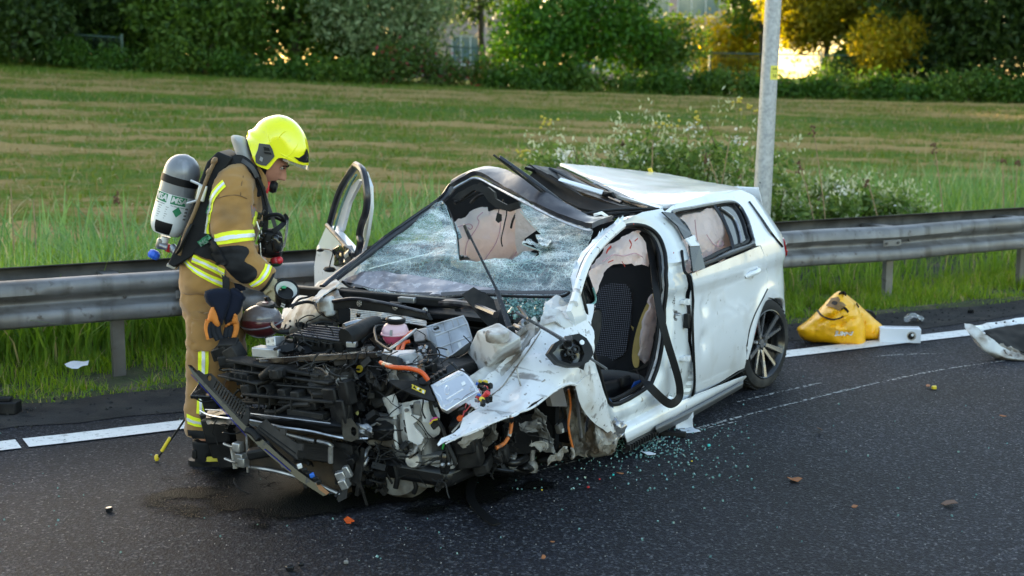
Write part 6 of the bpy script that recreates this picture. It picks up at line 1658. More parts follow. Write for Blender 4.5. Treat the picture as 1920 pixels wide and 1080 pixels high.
# crash beam with bright bent edges
patch('crash_beam', [[cx(388, 770, 3.60), cx(440, 764, 3.66), cx(520, 770, 3.70), cx(620, 782, 3.69), cx(664, 792, 3.64)], [cx(386, 784, 3.64), cx(440, 776, 3.72), cx(520, 785, 3.76), cx(620, 797, 3.74), cx(662, 806, 3.66)], [cx(386, 786, 3.60), cx(440, 782, 3.68), cx(520, 795, 3.72), cx(620, 810, 3.70), cx(660, 818, 3.64)], [cx(390, 796, 3.62), cx(440, 796, 3.70), cx(520, 806, 3.72), cx(620, 818, 3.70), cx(664, 826, 3.66)]], m_beam, car, 10, 4, .004, .006, 10)
tubes('beam_edge', [([cx(376, 770, 3.62), cx(392, 778, 3.65), cx(425, 784, 3.72), cx(470, 788, 3.745), (cx(540, 803, 3.77))], .006), ([cx(520, 800, 3.775), cx(580, 808, 3.77), cx(620, 817, 3.75), cx(650, 822, 3.71), cx(690, 822, 3.66)], .006)], m_torn, car, 6)
tubes('beam_edge', [([cx(385, 768, 3.62), cx(420, 770, 3.66), cx(500, 779, 3.76), cx(620, 794, 3.745)], .0035)], m_steel, car, 6)
br = patch('beam_bracket', [[cx(650, 788, 3.60), cx(680, 784, 3.60), cx(700, 790, 3.58), cx(738, 785, 3.50)], [cx(652, 806, 3.68), cx(680, 806, 3.66), cx(704, 808, 3.62), cx(738, 804, 3.54)], [cx(655, 826, 3.66), cx(680, 832, 3.64), cx(700, 826, 3.60), cx(738, 826, 3.52)]], m_beam, car, 8, 6, .012, .008, 14)
sheet('beam_end', [(642, 786), (660, 784), (672, 800), (674, 822), (660, 828), (644, 824)], Plane(cx(658, 806, 3.70), (1, .3, .15)), m_beam, car, holes=[smooth_px for smooth_px in ([(662, 800), (668, 802), (670, 812), (666, 818), (660, 814), (659, 804)],)], thick=.008)
MB().box(cx(725, 806, 3.48), (.12, .16, .14), (0, 0, R(10))).build('rail_end', m_gear, car, bevel=.01)
patch('crushed_flange', [[cx(668, 790, 3.66), cx(686, 796, 3.66), cx(700, 800, 3.65)], [cx(672, 806, 3.68), cx(688, 810, 3.68), cx(700, 812, 3.67)], [cx(676, 818, 3.66), cx(690, 820, 3.66), cx(698, 818, 3.65)]], m_steel, car, 6, 6, .005, .014, 26)
MB().tube([cx(661 + 9 * math.cos(a), 752 + 50 * 0 + 8 * math.sin(a) + 22, 3.60) for a in np.linspace(R(160), R(380), 14)], .008, 8).build('yellow_clip', M('dirty yellow clip', (.42, .40, .14), .6), car)
# ---- radiator pack
m_fin, N, L, B = node_mat('radiator fins')
tc = nd(N, 'ShaderNodeTexCoord'); wv = nd(N, 'ShaderNodeTexWave', i_Scale=70.0, bands_direction='Z'); wv2 = nd(N, 'ShaderNodeTexWave', i_Scale=110.0, bands_direction='Y')
for q in (wv, wv2): L.new(tc.outputs['Object'], q.inputs[0])
ad = nd(N, 'ShaderNodeMath', operation='ADD'); L.new(wv.outputs['Fac'], ad.inputs[0]); ms = nd(N, 'ShaderNodeMath', operation='MULTIPLY'); ms.inputs[1].default_value = .35; L.new(wv2.outputs['Fac'], ms.inputs[0]); L.new(ms.outputs[0], ad.inputs[1])
bpn = nd(N, 'ShaderNodeBump', i_Strength=.8, i_Distance=.004); L.new(ad.outputs[0], bpn.inputs['Height']); L.new(bpn.outputs[0], B.inputs['Normal'])
nn = nd(N, 'ShaderNodeTexNoise', i_Scale=5.0, i_Detail=6.0); L.new(tc.outputs['Object'], nn.inputs[0])
rr = nd(N, 'ShaderNodeValToRGB'); L.new(nn.outputs['Fac'], rr.inputs[0]); rr.color_ramp.elements[0].position = .3; rr.color_ramp.elements[0].color = (.035, .032, .03, 1); rr.color_ramp.elements[1].position = .75; rr.color_ramp.elements[1].color = (.15, .10, .055, 1)
L.new(rr.outputs[0], B.inputs['Base Color']); B.inputs['Metallic'].default_value = .4; B.inputs['Roughness'].default_value = .5
slab('radiator', [(446, 800), (640, 812), (650, 926), (566, 896), (470, 874), (448, 866)], Plane(cx(550, 860, 3.62), (1, .05, .05)), .05, m_fin, car)
slab('intercooler', [(440, 800), (466, 802), (468, 836), (444, 832)], Plane(cx(455, 818, 3.66), (1, 0, .05)), .04, m_fin, car)
slab('condenser', [(545, 822), (616, 834), (616, 868), (552, 858)], Plane(cx(580, 845, 3.66), (1, .05, .05)), .03, M('dark condenser', (.02, .02, .021), .5, metal=.3, bump=(90, .8, .004, (.3, .3, 3))), car)
tubes('radiator_foot', [([cx(470, 876, 3.64), cx(520, 884, 3.66), cx(580, 902, 3.67), cx(640, 928, 3.66)], .010)], m_steel, car)
tubes('coolant_pipe', [([cx(538, 814, 3.70), cx(560, 820, 3.70), cx(590, 827, 3.69)], .011), ([cx(596, 827, 3.70), cx(616, 832, 3.70), cx(624, 838, 3.69)], .011), ([cx(620, 838, 3.70), cx(620, 868, 3.70)], .013)], m_steel, car)
for px, py in ((447, 838), (452, 858), (456, 866)): MB().box(cx(px, py, 3.68), (.05, .045, .05), (0, 0, .1)).build('pipe_block', m_alu, car, bevel=.006)
tubes('coolant_pipe', [([cx(420, 832, 3.62), cx(436, 838, 3.64), cx(450, 838, 3.68)], .008), ([cx(422, 860, 3.62), cx(438, 866, 3.64), cx(450, 866, 3.68)], .008)], m_steel, car)
MB().tube([cx(436, 840, 3.60), cx(438, 850, 3.62), cx(442, 878, 3.62)], .014, 6).build('rusty_bracket', m_mud, car)
MB().box(cx(464, 846, 3.66), (.01, .012, .22)).build('side_post', m_steel, car)
sheet('radiator_frame', [(622, 826), (660, 836), (664, 860), (660, 880), (654, 916), (628, 908), (624, 870)], Plane(cx(640, 870, 3.64), (1, .1, .05)), m_black, car, thick=.03, disp=lambda a, b: .012 * n3((a, b, 4), 14))
for q, w_ in (([(666, 845), (672, 870), (664, 905)], .03), ([(680, 840), (676, 880), (668, 930)], .02), ([(650, 900), (640, 925), (634, 940)], .025), ([(672, 900), (682, 930), (688, 950)], .012)):
 ribbon('torn_plastic', [cx(x, y, 3.62) for x, y in q], w_, (0, 1, .3), m_dust, car, .006)
for px, py, d in ((640, 890, (.04, .05, .04)), (646, 906, (.05, .04, .05)), (652, 884, (.03, .03, .06)), (660, 862, (.05, .04, .03))): MB().box(cx(px, py, 3.66), d, (.4, .2, .3)).build('broken_bracket', m_alu if py > 880 else m_black, car, bevel=.005)
tubes('steel_pipe', [([cx(676, 866, 3.60), cx(684, 856, 3.60), cx(688, 844, 3.58), cx(694, 838, 3.56)], .010), ([cx(672, 882, 3.60), cx(684, 870, 3.60), cx(690, 858, 3.58)], .010)], m_steel, car)
sheet('bent_plate', [(632, 932), (642, 920), (652, 916), (650, 934), (634, 942)], Plane(cx(642, 930, 3.70), (1, .4, .3)), m_dust, car, thick=.005)
# far corner of the front, under the beam
for px, py, d in ((420, 800, (.16, .16, .14)), (425, 835, (.12, .14, .10)), (432, 860, (.10, .10, .08)), (405, 778, (.08, .16, .05)), (398, 752, (.06, .10, .10))): MB().box(cx(px, py, 3.50), d, (.2, .1, .1)).build('broken_duct', m_black, car, bevel=.012)
MB().box(cx(402, 742, 3.5), (.10, .10, .03), (.2, .3, .1)).build('duct_lip', m_gloss, car, bevel=.008)
# ---- grille piece leaning across the front
GP = Plane(cx(480, 810, 3.92), (1, .12, .22))
grille = sheet('grille_bar', [(352, 684), (366, 698), (384, 716), (420, 754), (452, 788), (478, 810), (520, 850), (560, 884), (618, 926), (606, 930), (560, 900), (500, 850), (470, 822), (440, 790), (400, 748), (362, 704)], GP, m_gloss, car, thick=.03)
comb_out = [(366, 698), (372, 694), (382, 702), (394, 700), (402, 707), (418, 724), (434, 738), (448, 748), (466, 766), (468, 776), (466, 790), (462, 800), (450, 788), (420, 756), (384, 718)]
def slot(cx0, cy0, l):
 d = Vector((.45, -.9)) * l / 2; s = Vector((.9, .45)) * 1.35
 c = Vector((cx0, cy0)); return [tuple(c - d - s), tuple(c - d + s), tuple(c + d + s), tuple(c + d - s)]
slots = [[(392 + 4.5 * math.cos(a), 709 + 5.5 * math.sin(a)) for a in np.linspace(0, 2 * math.pi, 9)[:-1]]]
for i in range(13):
 t = i / 12; slots.append(slot(404 + 52 * t, 722 + 55 * t, 17)); slots.append(slot(411 + 48 * t, 716 + 42 * t, 4.5) if False else slot(409 + 52 * t, 711.5 + 53 * t, 4))
GP2 = Plane(GP.p + GP.n * .006, GP.n)
sheet('grille_comb', comb_out, GP2, m_dust, grille, holes=slots, res=.04, thick=.008)
pl_ = sheet('grille_flange', [(478, 808), (486, 796), (498, 786), (520, 806), (556, 832), (560, 842), (556, 854), (558, 862), (530, 842), (500, 820)], GP2, m_dust, grille, thick=.006)
for a, b in (((484, 806), (552, 858)), ((488, 802), (554, 850)), ((492, 812), (556, 862))): MB().tube([GP2(*a, .002), GP2(*b, .002)], .003, 5).build('flange_rib', m_black, pl_)
for p in ((531, 810), (563, 838)): MB().box(GP2(*p, .0), (.03, .03, .012), GP2.r).build('flange_tab', m_dust, pl_)
MB().tube([GP(358, 702, .004), GP(400, 748, .004), GP(462, 818, .004)], .0018, 5).build('blue_strip', M('blue trim strip', (.006, .012, .20), .3), grille)
MB().tube([GP(496, 842, .004), GP(520, 862, .004), GP(545, 884, .004)], .0018, 5).build('blue_strip', M('blue trim strip', (.006, .012, .20), .3), grille)
for i, (p, mt) in enumerate((((562, 874), m_white_p), ((572, 882), m_wire), ((580, 888), m_wire), ((585, 891), m_bluep), ((592, 898), m_wire), ((598, 904), m_wire))):
 MB().box(GP(*p, .012), (.018, .022, .02), (.3, .2, .7)).build('clip', mt, grille, bevel=.003)
sheet('rusty_end', [(592, 906), (600, 908), (617, 924), (612, 928), (598, 918)], GP2, M('orange brown smear', (.25, .11, .04), .6), grille, thick=.003)
MB().box(GP(384, 732, -.05), (.14, .10, .02), (0, .3, .4)).build('grille_fin', m_gloss, grille, bevel=.004)
MB().box(GP(488, 848, -.03), (.06, .12, .05), (.2, .1, .5)).build('hanging_duct', m_black, grille, bevel=.012)
tubes('grille_stem', [([GP(462, 806, .012), GP(474, 812, .012), GP(484, 824, .010)], .016)], m_dust, grille)
# ---- left half of the engine bay: gearbox, washer bottle, brackets
MB().box((3.05, -.10, .42), (.55, 1.15, .46)).build('engine_block', M('oily engine block', (.010, .010, .010), .55, metal=.2, dirt=[((.04, .038, .036), 8, .55, .75)], bump=(25, .6, .01)), car, bevel=.03)
gb = thing('gearbox', None, None, (0, 0, 0), parent=car)
MB().lathe([(.10, 0), (.17, .03), (.18, .10), (.15, .16)], cx(770, 860, 3.30), frame((1, .1, .05)), 28).build('bell_housing', m_gear, gb)
MB().lathe([(.028, .0), (.042, .01), (.042, .04), (.034, .05), (0, .05)], cx(780, 860, 3.48), frame((1, .25, .1)), 14).build('round_plug', m_alu, gb)
MB().box(cx(805, 860, 3.40), (.16, .10, .26), (.1, 0, .1)).build('gearbox_case', m_gear, gb, bevel=.03)
for k in range(5): MB().box(cx(816 + k * 5, 852 + k * 10, 3.45 - k * .01), (.10, .10, .012), (.2, 0, .1)).build('case_rib', m_gear, gb, bevel=.003)
MB().box(cx(840, 880, 3.40), (.14, .12, .12), (.1, .2, .1)).build('case_foot', m_gear, gb, bevel=.02)
# broken white washer bottle
patch('washer_bottle', [[cx(742, 758, 3.44), cx(765, 752, 3.47), cx(790, 750, 3.47), cx(822, 764, 3.44)], [cx(744, 785, 3.47), cx(765, 782, 3.50), cx(792, 785, 3.49), cx(824, 790, 3.46)], [cx(746, 815, 3.46), cx(765, 815, 3.49), cx(790, 812, 3.48), cx(824, 808, 3.45)], [cx(750, 838, 3.44), cx(765, 832, 3.46), cx(790, 824, 3.46), cx(820, 820, 3.44)]], m_white_p, car, 6, 6, .006, .008, 10)
sheet('bottle_shard', [(758, 782), (764, 778), (790, 780), (782, 790), (774, 795), (790, 812), (796, 822), (795, 842), (790, 845), (780, 834), (764, 826), (760, 804)], Plane(cx(775, 810, 3.54), (1, .1, .1)), M('white broken plastic', (.72, .70, .68), .4, bump=(14, .3, .01)), car, thick=.005, disp=lambda a, b: .02 * n3((a, b, 0), 8))
MB().lathe([(.028, -.05), (.030, .0), (.034, .01), (.034, .035), (.030, .05)], cx(735, 760, 3.50), frame((.1, -.35, 1)), 20).build('bottle_neck', m_white_p, car)
MB().lathe([(.024, -.05), (.025, .03), (.028, .05)], cx(800, 770, 3.53), frame((.1, 0, 1)), 20).build('bottle_neck', m_white_p, car)
tubes('white_hose', [([cx(741, 778, 3.50), cx(740, 800, 3.52), cx(743, 830, 3.52), cx(746, 842, 3.50)], .010)], m_white_p, car)
sheet('bottle_bracket', [(757, 764), (768, 762), (772, 776), (764, 784), (758, 780)], Plane(cx(764, 772, 3.53), (1, .1, .1)), m_white_p, car, thick=.006)
MB().lathe([(.010, 0), (.010, .008), (0, .008)], cx(763, 769, 3.54), frame((1, 0, 0)), 8).build('bolt', m_steel, car)
MB().box(cx(786, 766, 3.50), (.04, .05, .07)).build('pump', m_gear, car, bevel=.01)
# black brackets in front of the engine
for q in ([(676, 692), (690, 688), (712, 694), (712, 708), (700, 706), (690, 702), (680, 704)], [(698, 722), (722, 720), (730, 742), (712, 748), (698, 742)], [(694, 748), (704, 740), (734, 728), (738, 740), (716, 756), (700, 762)]):
 sheet('steel_bracket', q, Plane(cx(705, 725, 3.50), (1, .1, .35)), m_dust, car, thick=.012)
for q, r_ in (([(700, 708), (704, 722), (716, 728), (722, 714)], .016), ([(684, 705), (694, 726), (696, 745), (694, 758)], .008), ([(640, 710), (665, 712), (686, 722)], .006), ([(740, 722), (728, 738), (718, 756), (704, 762)], .010)):
 hose('bracket_arm', [cx(x, y, 3.52) for x, y in q], r_, m_dust)
MB().lathe([(.012, 0), (.018, .004), (.018, .012), (0, .012)], cx(676, 692, 3.52), frame((1, 0, .3)), 12).build('yellow_cap', m_plug, car)
# cables of the left half
for q, r_, mt, X in (([(806, 730), (810, 770), (828, 800), (838, 830), (852, 862), (852, 872)], .010, m_wire, 3.56), ([(836, 838), (842, 866), (846, 874)], .007, m_wire, 3.52), ([(750, 856), (770, 856), (784, 848)], .005, m_wire, 3.54), ([(650, 745), (655, 770), (650, 790)], .006, m_wire, 3.70),
     ([(480, 720), (484, 740), (486, 770)], .004, m_wire, 3.72), ([(498, 772), (520, 772), (545, 760), (580, 758)], .012, m_dust, 3.72), ([(515, 762), (518, 790)], .004, m_wire, 3.74), ([(590, 780), (612, 790), (620, 785)], .005, m_wire, 3.72), ([(520, 722), (570, 726), (620, 730)], .005, m_wire, 3.70), ([(628, 712), (660, 714), (690, 730)], .006, m_gloss, 3.6),
     ([(770, 880), (780, 910), (776, 925)], .012, m_rub, 3.45), ([(740, 872), (745, 895), (742, 915)], .014, m_rub, 3.5), ([(700, 850), (710, 880), (704, 905)], .010, m_rub, 3.5)):
 hose('cable', [cx(x, y, X) for x, y in q], r_, mt)
for p, s in (((853, 869), .012), ((830, 872), .014), ((842, 870), .010)): MB().ball(cx(*p, 3.54), s, 8).build('cable_end', m_steel, car)
MB().lathe([(.020, -.05), (.026, -.03), (.026, .03), (.02, .05)], cx(835, 868, 3.50), frame((0, .1, 1)), 14).build('solenoid', m_gloss, car)
mb = MB(); mb.tube(cr([cx(832, 832, 3.52), cx(830, 842, 3.52)], 4), .005, 6); mb.build('green_wire', M('green wire', (.03, .30, .05), .5), car)
sheet('wire_plug', [(806, 788), (820, 784), (822, 796), (812, 806), (808, 800)], Plane(cx(813, 795, 3.57), (1, .1, .1)), m_wire, car, thick=.02)
MB().tube([cx(806, 795, 3.59), cx(812, 788, 3.59), cx(820, 786, 3.59)], .004, 6).build('yellow_ring', m_plug, car)
MB().tube([cx(807, 791, 3.59), cx(813, 784, 3.59), cx(820, 783, 3.59)], .004, 6).build('pink_ring', M('pink ring', (.6, .05, .3), .5), car)
# fuse cluster hanging beside the control unit
g = random.Random(21)
mcol = [m_bluep, m_red, m_plug, m_wire, m_wire, m_gloss, m_steel, m_red, m_wire]
for i in range(30):
 p = cz(g.uniform(893, 924), g.uniform(716, 756), .60)
 MB().box(p, (g.uniform(.014, .03), g.uniform(.014, .026), g.uniform(.012, .02)), (g.random() * 2, g.random() * 2, g.random() * 2)).build('fuse', mcol[i % 9] if i % 2 == 0 else m_wire, car, bevel=.002)
MB().lathe([(.013, 0), (.013, .05)], cz(904, 748, .60), frame((.1, .6, .6)), 12).build('coloured_tube', m_red, car)
for px, py in ((908, 744), (903, 750)): MB().lathe([(.0135, 0), (.0135, .008)], cz(px, py, .61), frame((.1, .6, .6)), 12).build('colour_band', m_plug, car)
for q in ([(890, 745), (878, 750), (872, 765), (868, 780)], [(884, 748), (880, 762), (872, 772)]): hose('red_wire', [cz(x, y, .52) for x, y in q], .003, m_red)
ribbon('perforated_strap', [cy(905, 745, .60), cy(885, 765, .62), cy(868, 785, .63), cy(850, 806, .64)], .035, (0, .5, .5), m_bare, car, .006)
MB().box(cy(868, 775, .66), (.03, .03, .05), (.2, .4, 0)).build('wire_plug', m_wire, car, bevel=.004)
MB().lathe([(.014, 0), (.014, .02)], cy(864, 783, .67), frame((1, .3, 0)), 12).build('orange_ring', m_orange, car)
# ---- wheel house of the missing front wheel
patch('bulkhead_side', [[cy(985, 768, .45), cy(1010, 745, .48), cy(1045, 720, .52), cy(1072, 712, .60)], [cy(960, 800, .42), cy(1010, 790, .44), cy(1048, 775, .50), cy(1082, 760, .62)], [cy(960, 850, .40), cy(1010, 845, .44), cy(1052, 840, .50), cy(1086, 830, .62)]], m_mud, car, 8, 6, .01, .012, 7)
sheet('foam_block', [(1028, 734), (1055, 724), (1064, 762), (1036, 762)], Plane(cy(1046, 745, .66), (.3, 1, .1)), M('dirty foam', (.36, .33, .32), .95, bump=(40, .4, .006)), car, thick=.04)
sheet('black_liner', [(944, 798), (960, 786), (985, 778), (1005, 776), (1028, 786), (1036, 800), (1034, 826), (1026, 842), (1000, 850), (960, 852), (946, 826)], Plane(cy(990, 815, .60), (.35, 1, .15)), M('black felt liner', (.009, .009, .010), .95, bump=(90, .5, .004), dirt=((.03, .028, .026), 8, .6, .8)), car, thick=.012, disp=lambda a, b: .03 * n3((a, b, 0), 5))
patch('torn_seam', [[cy(1062, 716, .82), cy(1072, 722, .80), cy(1080, 730, .84)], [cy(1066, 760, .78), cy(1078, 768, .76), cy(1092, 775, .82)], [cy(1068, 805, .76), cy(1082, 810, .74), cy(1100, 812, .82)], [cy(1070, 850, .76), cy(1080, 858, .74), cy(1096, 850, .82)]], m_mud, car, 7, 7, .006, .028, 13, sharp=20)
patch('crushed_sill_end', [[cy(1100, 790, .80), cy(1122, 782, .88), cy(1150, 790, .88), cy(1168, 800, .84)], [cy(1098, 820, .82), cy(1120, 815, .93), cy(1145, 818, .93), cy(1166, 815, .86)], [cy(1102, 846, .82), cy(1122, 846, .92), cy(1144, 840, .91), cy(1160, 830, .84)], [cy(1110, 856, .78), cy(1124, 858, .82), cy(1140, 852, .82), cy(1150, 840, .80)]], m_mud, car, 8, 8, .006, .028, 12, sharp=20)
patch('crushed_sill_tip', [[cy(1146, 788, .86), cy(1156, 784, .88), cy(1170, 796, .87)], [cy(1152, 806, .90), cy(1160, 800, .92), cy(1172, 804, .88)], [cy(1150, 822, .88), cy(1162, 818, .90), cy(1168, 812, .88)]], m_torn, car, 6, 6, .005, .02, 20, sharp=20)
for q, r_, mt in (([(1066, 730), (1070, 760), (1066, 800), (1074, 840)], .006, m_orange2), ([(1080, 730), (1084, 770), (1090, 820)], .010, m_steel), ([(1072, 840), (1076, 852), (1072, 860)], .008, m_mud)):
 hose('torn_edge', [cy(x, y, .85) for x, y in q], r_, mt, 6)
tubes('sensor_cable', [([cy(1052, 764, .72), cy(1056, 780, .74), cy(1048, 792, .74), cy(1046, 800, .74)], .005)], m_wire, car)
MB().box(cy(1049, 803, .74), (.04, .03, .05), (.2, .2, 0)).build('wire_plug', m_gear, car, bevel=.005); MB().box(cy(1053, 807, .75), (.02, .02, .02)).build('plug_tip', m_white_p, car)
sheet('blue_cloth', [(1125, 750), (1140, 745), (1148, 765), (1150, 785), (1146, 794), (1138, 782), (1128, 768)], Plane(cy(1138, 770, .80), (.3, 1, .2)), m_blue, car, thick=.02, smooth=2, disp=lambda a, b: .02 * n3((a, b, 0), 12))
tubes('hv_cable', [([cy(959, 770, .66), cy(958, 800, .70), cy(954, 818, .70)], .010), ([cy(953, 820, .70), cy(944, 832, .69), cy(930, 840, .67)], .010)], m_orange2, car, 10)
MB().tube([cy(956, 808, .70), cy(954, 818, .70)], .012, 8).build('cable_sleeve', m_steel, car)
# steering knuckle, drive shaft boot, lower arm and ball joint on the asphalt
mb = MB(); a, b = cy(902, 822, .52), cy(922, 850, .58); d = (b - a)
mb.lathe([(.030 + .016 * (i % 2) + .02 * i / 12, d.length * i / 12) for i in range(13)], a, frame(d), 18); mb.build('shaft_boot', m_rub, car, sharp=60)
MB().lathe([(.05, 0), (.06, .03), (.05, .06), (.03, .07), (.03, .10)], cy(895, 832, .50), frame((.7, .7, .1)), 18).build('shaft_joint', m_gear, car)
tubes('lower_arm', [([cz(868, 868, .10), cz(905, 875, .09), cz(950, 878, .08), cz(985, 882, .06), cz(998, 872, .06)], .020), ([cz(915, 855, .14), cz(940, 862, .13), cz(965, 868, .12), cz(985, 858, .12)], .022)], m_beam, car, 10)
patch('control_arm', [[cz(966, 868, .10), cz(985, 856, .10), cz(1005, 862, .08)], [cz(970, 880, .08), cz(988, 878, .09), cz(1008, 876, .06)], [cz(980, 886, .05), cz(994, 886, .05), cz(1006, 882, .04)]], m_beam, car, 6, 6, .02, .004, 10)
MB().lathe([(.030, -.03), (.034, .0), (.026, .02), (.014, .03), (.013, .07), (.016, .07), (.016, .085), (0, .085)], cz(997, 874, .07), frame((-.1, 0, 1)), 18).build('ball_joint', m_gear, car)
MB().lathe([(.024, 0), (.030, .01), (.030, .04), (.022, .055), (.018, .09), (0, .09)], cz(960, 878, .07), frame((.25, .25, 1)), 16).build('arm_bush', m_steel, car)
MB().box(cz(960, 866, .12), (.05, .05, .06), (.3, .2, .5)).build('bush_clamp', m_gear, car, bevel=.01)
tubes('tie_rod', [([cz(850, 872, .16), cz(890, 872, .12), cz(930, 880, .10), cz(962, 884, .08)], .010)], m_beam, car)
for px, py, d in ((880, 850, (.12, .12, .12)), (905, 870, (.16, .08, .06)), (935, 850, (.10, .10, .08)), (870, 815, (.14, .10, .16)), (1050, 852, (.16, .10, .03)), (1030, 856, (.10, .12, .03)), (1085, 858, (.10, .05, .03))): MB().box(cy(px, py, .58), d, (.2, .1, .4)).build('chassis_piece', m_black, car, bevel=.012)
MB().box((3.0, .0, .16), (1.0, 1.1, .10)).build('subframe', m_beam, car, bevel=.03)
MB().box((2.75, .35, .45), (.25, .25, .40)).build('inner_arch', m_black, car, bevel=.03)
# loose small fittings through the whole bay: brackets, clips and wire ends too small to tell apart
g = random.Random(77); mb = MB()
mats_ = [m_black, m_dust, m_steel, m_gloss, m_alu, m_wire]
for i in range(520):
 zone = g.random()
 if zone < .40: p = cx(g.uniform(430, 700), g.uniform(680, 780), g.uniform(3.50, 3.62))
 elif zone < .60: p = cx(g.uniform(640, 830), g.uniform(690, 900), g.uniform(3.36, 3.50))
 elif zone < .75: p = cx(g.uniform(625, 720), g.uniform(820, 925), g.uniform(3.45, 3.60))
 elif zone < .88: p = cz(g.uniform(530, 800), g.uniform(600, 660), g.uniform(.66, .72))
 else: p = cy(g.uniform(850, 1000), g.uniform(800, 880), g.uniform(.45, .55))
 mb.k = g.choices(range(6), (8, 6, 1.0, 4, .4, 4))[0]
 if g.random() < .35:
  q = [p]
  for _ in range(3): q.append(q[-1] + Vector((g.gauss(0, .03), g.gauss(0, .05), g.gauss(-.01, .03))))
  mb.tube(cr(q, 3), g.uniform(.003, .008), 5)
 else:
  s = g.uniform(.014, .05)
  mb.box(p, (s, s * g.uniform(.4, 2.2), s * g.uniform(.2, 1)), (g.gauss(0, .4), g.gauss(0, .4), g.gauss(0, .6)))
o = mb.build('small_fittings', mats_, car, smooth=False)
tag(o, kind='stuff')
g = random.Random(12); mb = MB(); wm = [m_wire, m_rub, m_orange2, m_red, m_bluep, m_steel]
for i in range(150):
 z_ = g.random()
 p = cz(g.uniform(540, 900), g.uniform(600, 690), g.uniform(.68, .78)) if z_ < .4 else cx(g.uniform(400, 830), g.uniform(680, 900), g.uniform(3.50, 3.72)) if z_ < .85 else cy(g.uniform(860, 1060), g.uniform(770, 870), g.uniform(.55, .75))
 q = [p]; d = Vector((g.gauss(0, 1), g.gauss(0, 1), g.gauss(-.2, .5))).normalized()
 for _ in range(4):
  d = (d + Vector((g.gauss(0, .5), g.gauss(0, .5), g.gauss(-.12, .4)))).normalized(); q.append(q[-1] + d * g.uniform(.02, .055))
 mb.k = g.choices(range(6), (12, 5, .6, .6, .4, 1))[0]; mb.tube(cr(q, 4), g.uniform(.0018, .0045), 5)
tag(mb.build('thin_wires', wm, car), kind='stuff')
for i in range(30):
 z_ = i % 3
 p = cx(g.uniform(420, 830), g.uniform(690, 910), g.uniform(3.52, 3.66)) if z_ < 2 else cy(g.uniform(880, 1090), g.uniform(770, 860), g.uniform(.6, .8))
 a, b = Vector((g.gauss(0, .4), g.gauss(0, 1), g.gauss(0, .3))).normalized() * g.uniform(.03, .07), Vector((g.gauss(0, .4), g.gauss(0, .3), g.gauss(0, 1))).normalized() * g.uniform(.02, .06)
 patch('torn_metal', [[p - a - b, p - b, p + a - b * .6], [p - a, p, p + a], [p - a * .7 + b, p + b, p + a + b]], g.choice((m_mud, m_dust, m_dust, m_black, m_gear, m_steel)), car, 4, 4, .003, .02, 22, sharp=20)
# ---- far front door standing open
DD = R(52)
dv = Vector((-math.cos(DD), -math.sin(DD), 0))                   # hinge to lock
hg = cy(676, 530, -.86)
DP = Plane(hg, dv.cross(Vector((0, 0, 1))) if dv.cross(Vector((0, 0, 1))).x > 0 else -dv.cross(Vector((0, 0, 1))))
dr = sheet('front_door', [(612, 424), (620, 432), (640, 455), (662, 480), (672, 496), (668, 560), (640, 600), (596, 600), (590, 540), (589, 500), (595, 462)], DP, m_white, car, thick=.07, res=.06)
ins = [(621, 424), (643, 358), (668, 311), (680, 326), (690, 362), (690, 392), (680, 420), (676, 440), (676, 455), (668, 478)]
out = [(614, 424), (636, 355), (667, 306), (684, 320), (695, 360), (695, 392), (688, 444), (677, 482)]
tubes('window_frame', [([DP(x, y, -.02) for x, y in ((617, 424), (637, 358), (667, 309))], .022)], m_header, dr, 8)
tubes('window_frame', [([DP(x, y, -.02) for x, y in ((667, 309), (681, 322), (688, 360), (687, 392), (678, 420), (674, 440), (676, 455), (669, 480))], .022)], m_header, dr, 8)
sheet('frame_inner', [(684, 322), (694, 350), (695, 390), (688, 440), (678, 482), (671, 480), (679, 448), (681, 420), (690, 392), (690, 360)], Plane(DP.p - DP.n * .05, DP.n), m_white, dr, thick=.02)
sheet('frame_inner', [(672, 336), (676, 338), (655, 380), (642, 430), (634, 444), (628, 436), (640, 390), (655, 352)], Plane(DP.p - DP.n * .06, DP.n), m_white, dr, thick=.02)
tubes('glass_stub', [([DP(x, y, .004) for x, y in ((627, 430), (640, 388), (655, 350), (668, 328))], .008)], m_crumb, dr, 6)
tubes('belt_trim', [([DP(x, y, .004) for x, y in ((613, 422), (638, 450), (662, 478))], .014)], m_header, dr, 8)
tubes('belt_trim', [([DP(x, y, -.05) for x, y in ((622, 432), (642, 448), (668, 474))], .016)], m_header, dr, 8)
sheet('mirror_stump', [(628, 468), (640, 460), (650, 466), (654, 480), (648, 490), (632, 500), (626, 490)], Plane(DP.p + DP.n * .03, DP.n), m_gloss, dr, thick=.05, smooth=2, disp=lambda a, b: .02 * n3((a, b, 0), 20))
MB().ball(DP(598, 470, .0), (.045, .04, .012), 14, DP.r).build('handle_cup', m_white2, dr)
MB().ball(DP(601, 469, .035), (.03, .02, .012), 10).build('handle_stub', m_wire, dr)
tubes('loose_wire', [([DP(604, 467, .03), DP(616, 468, .05), DP(624, 474, .05), DP(620, 490, .05), DP(618, 500, .05)], .004)], m_wire, dr)
MB().ball(DP(618, 505, .05), (.03, .05, .02), 8).build('wire_bundle', m_wire, dr)
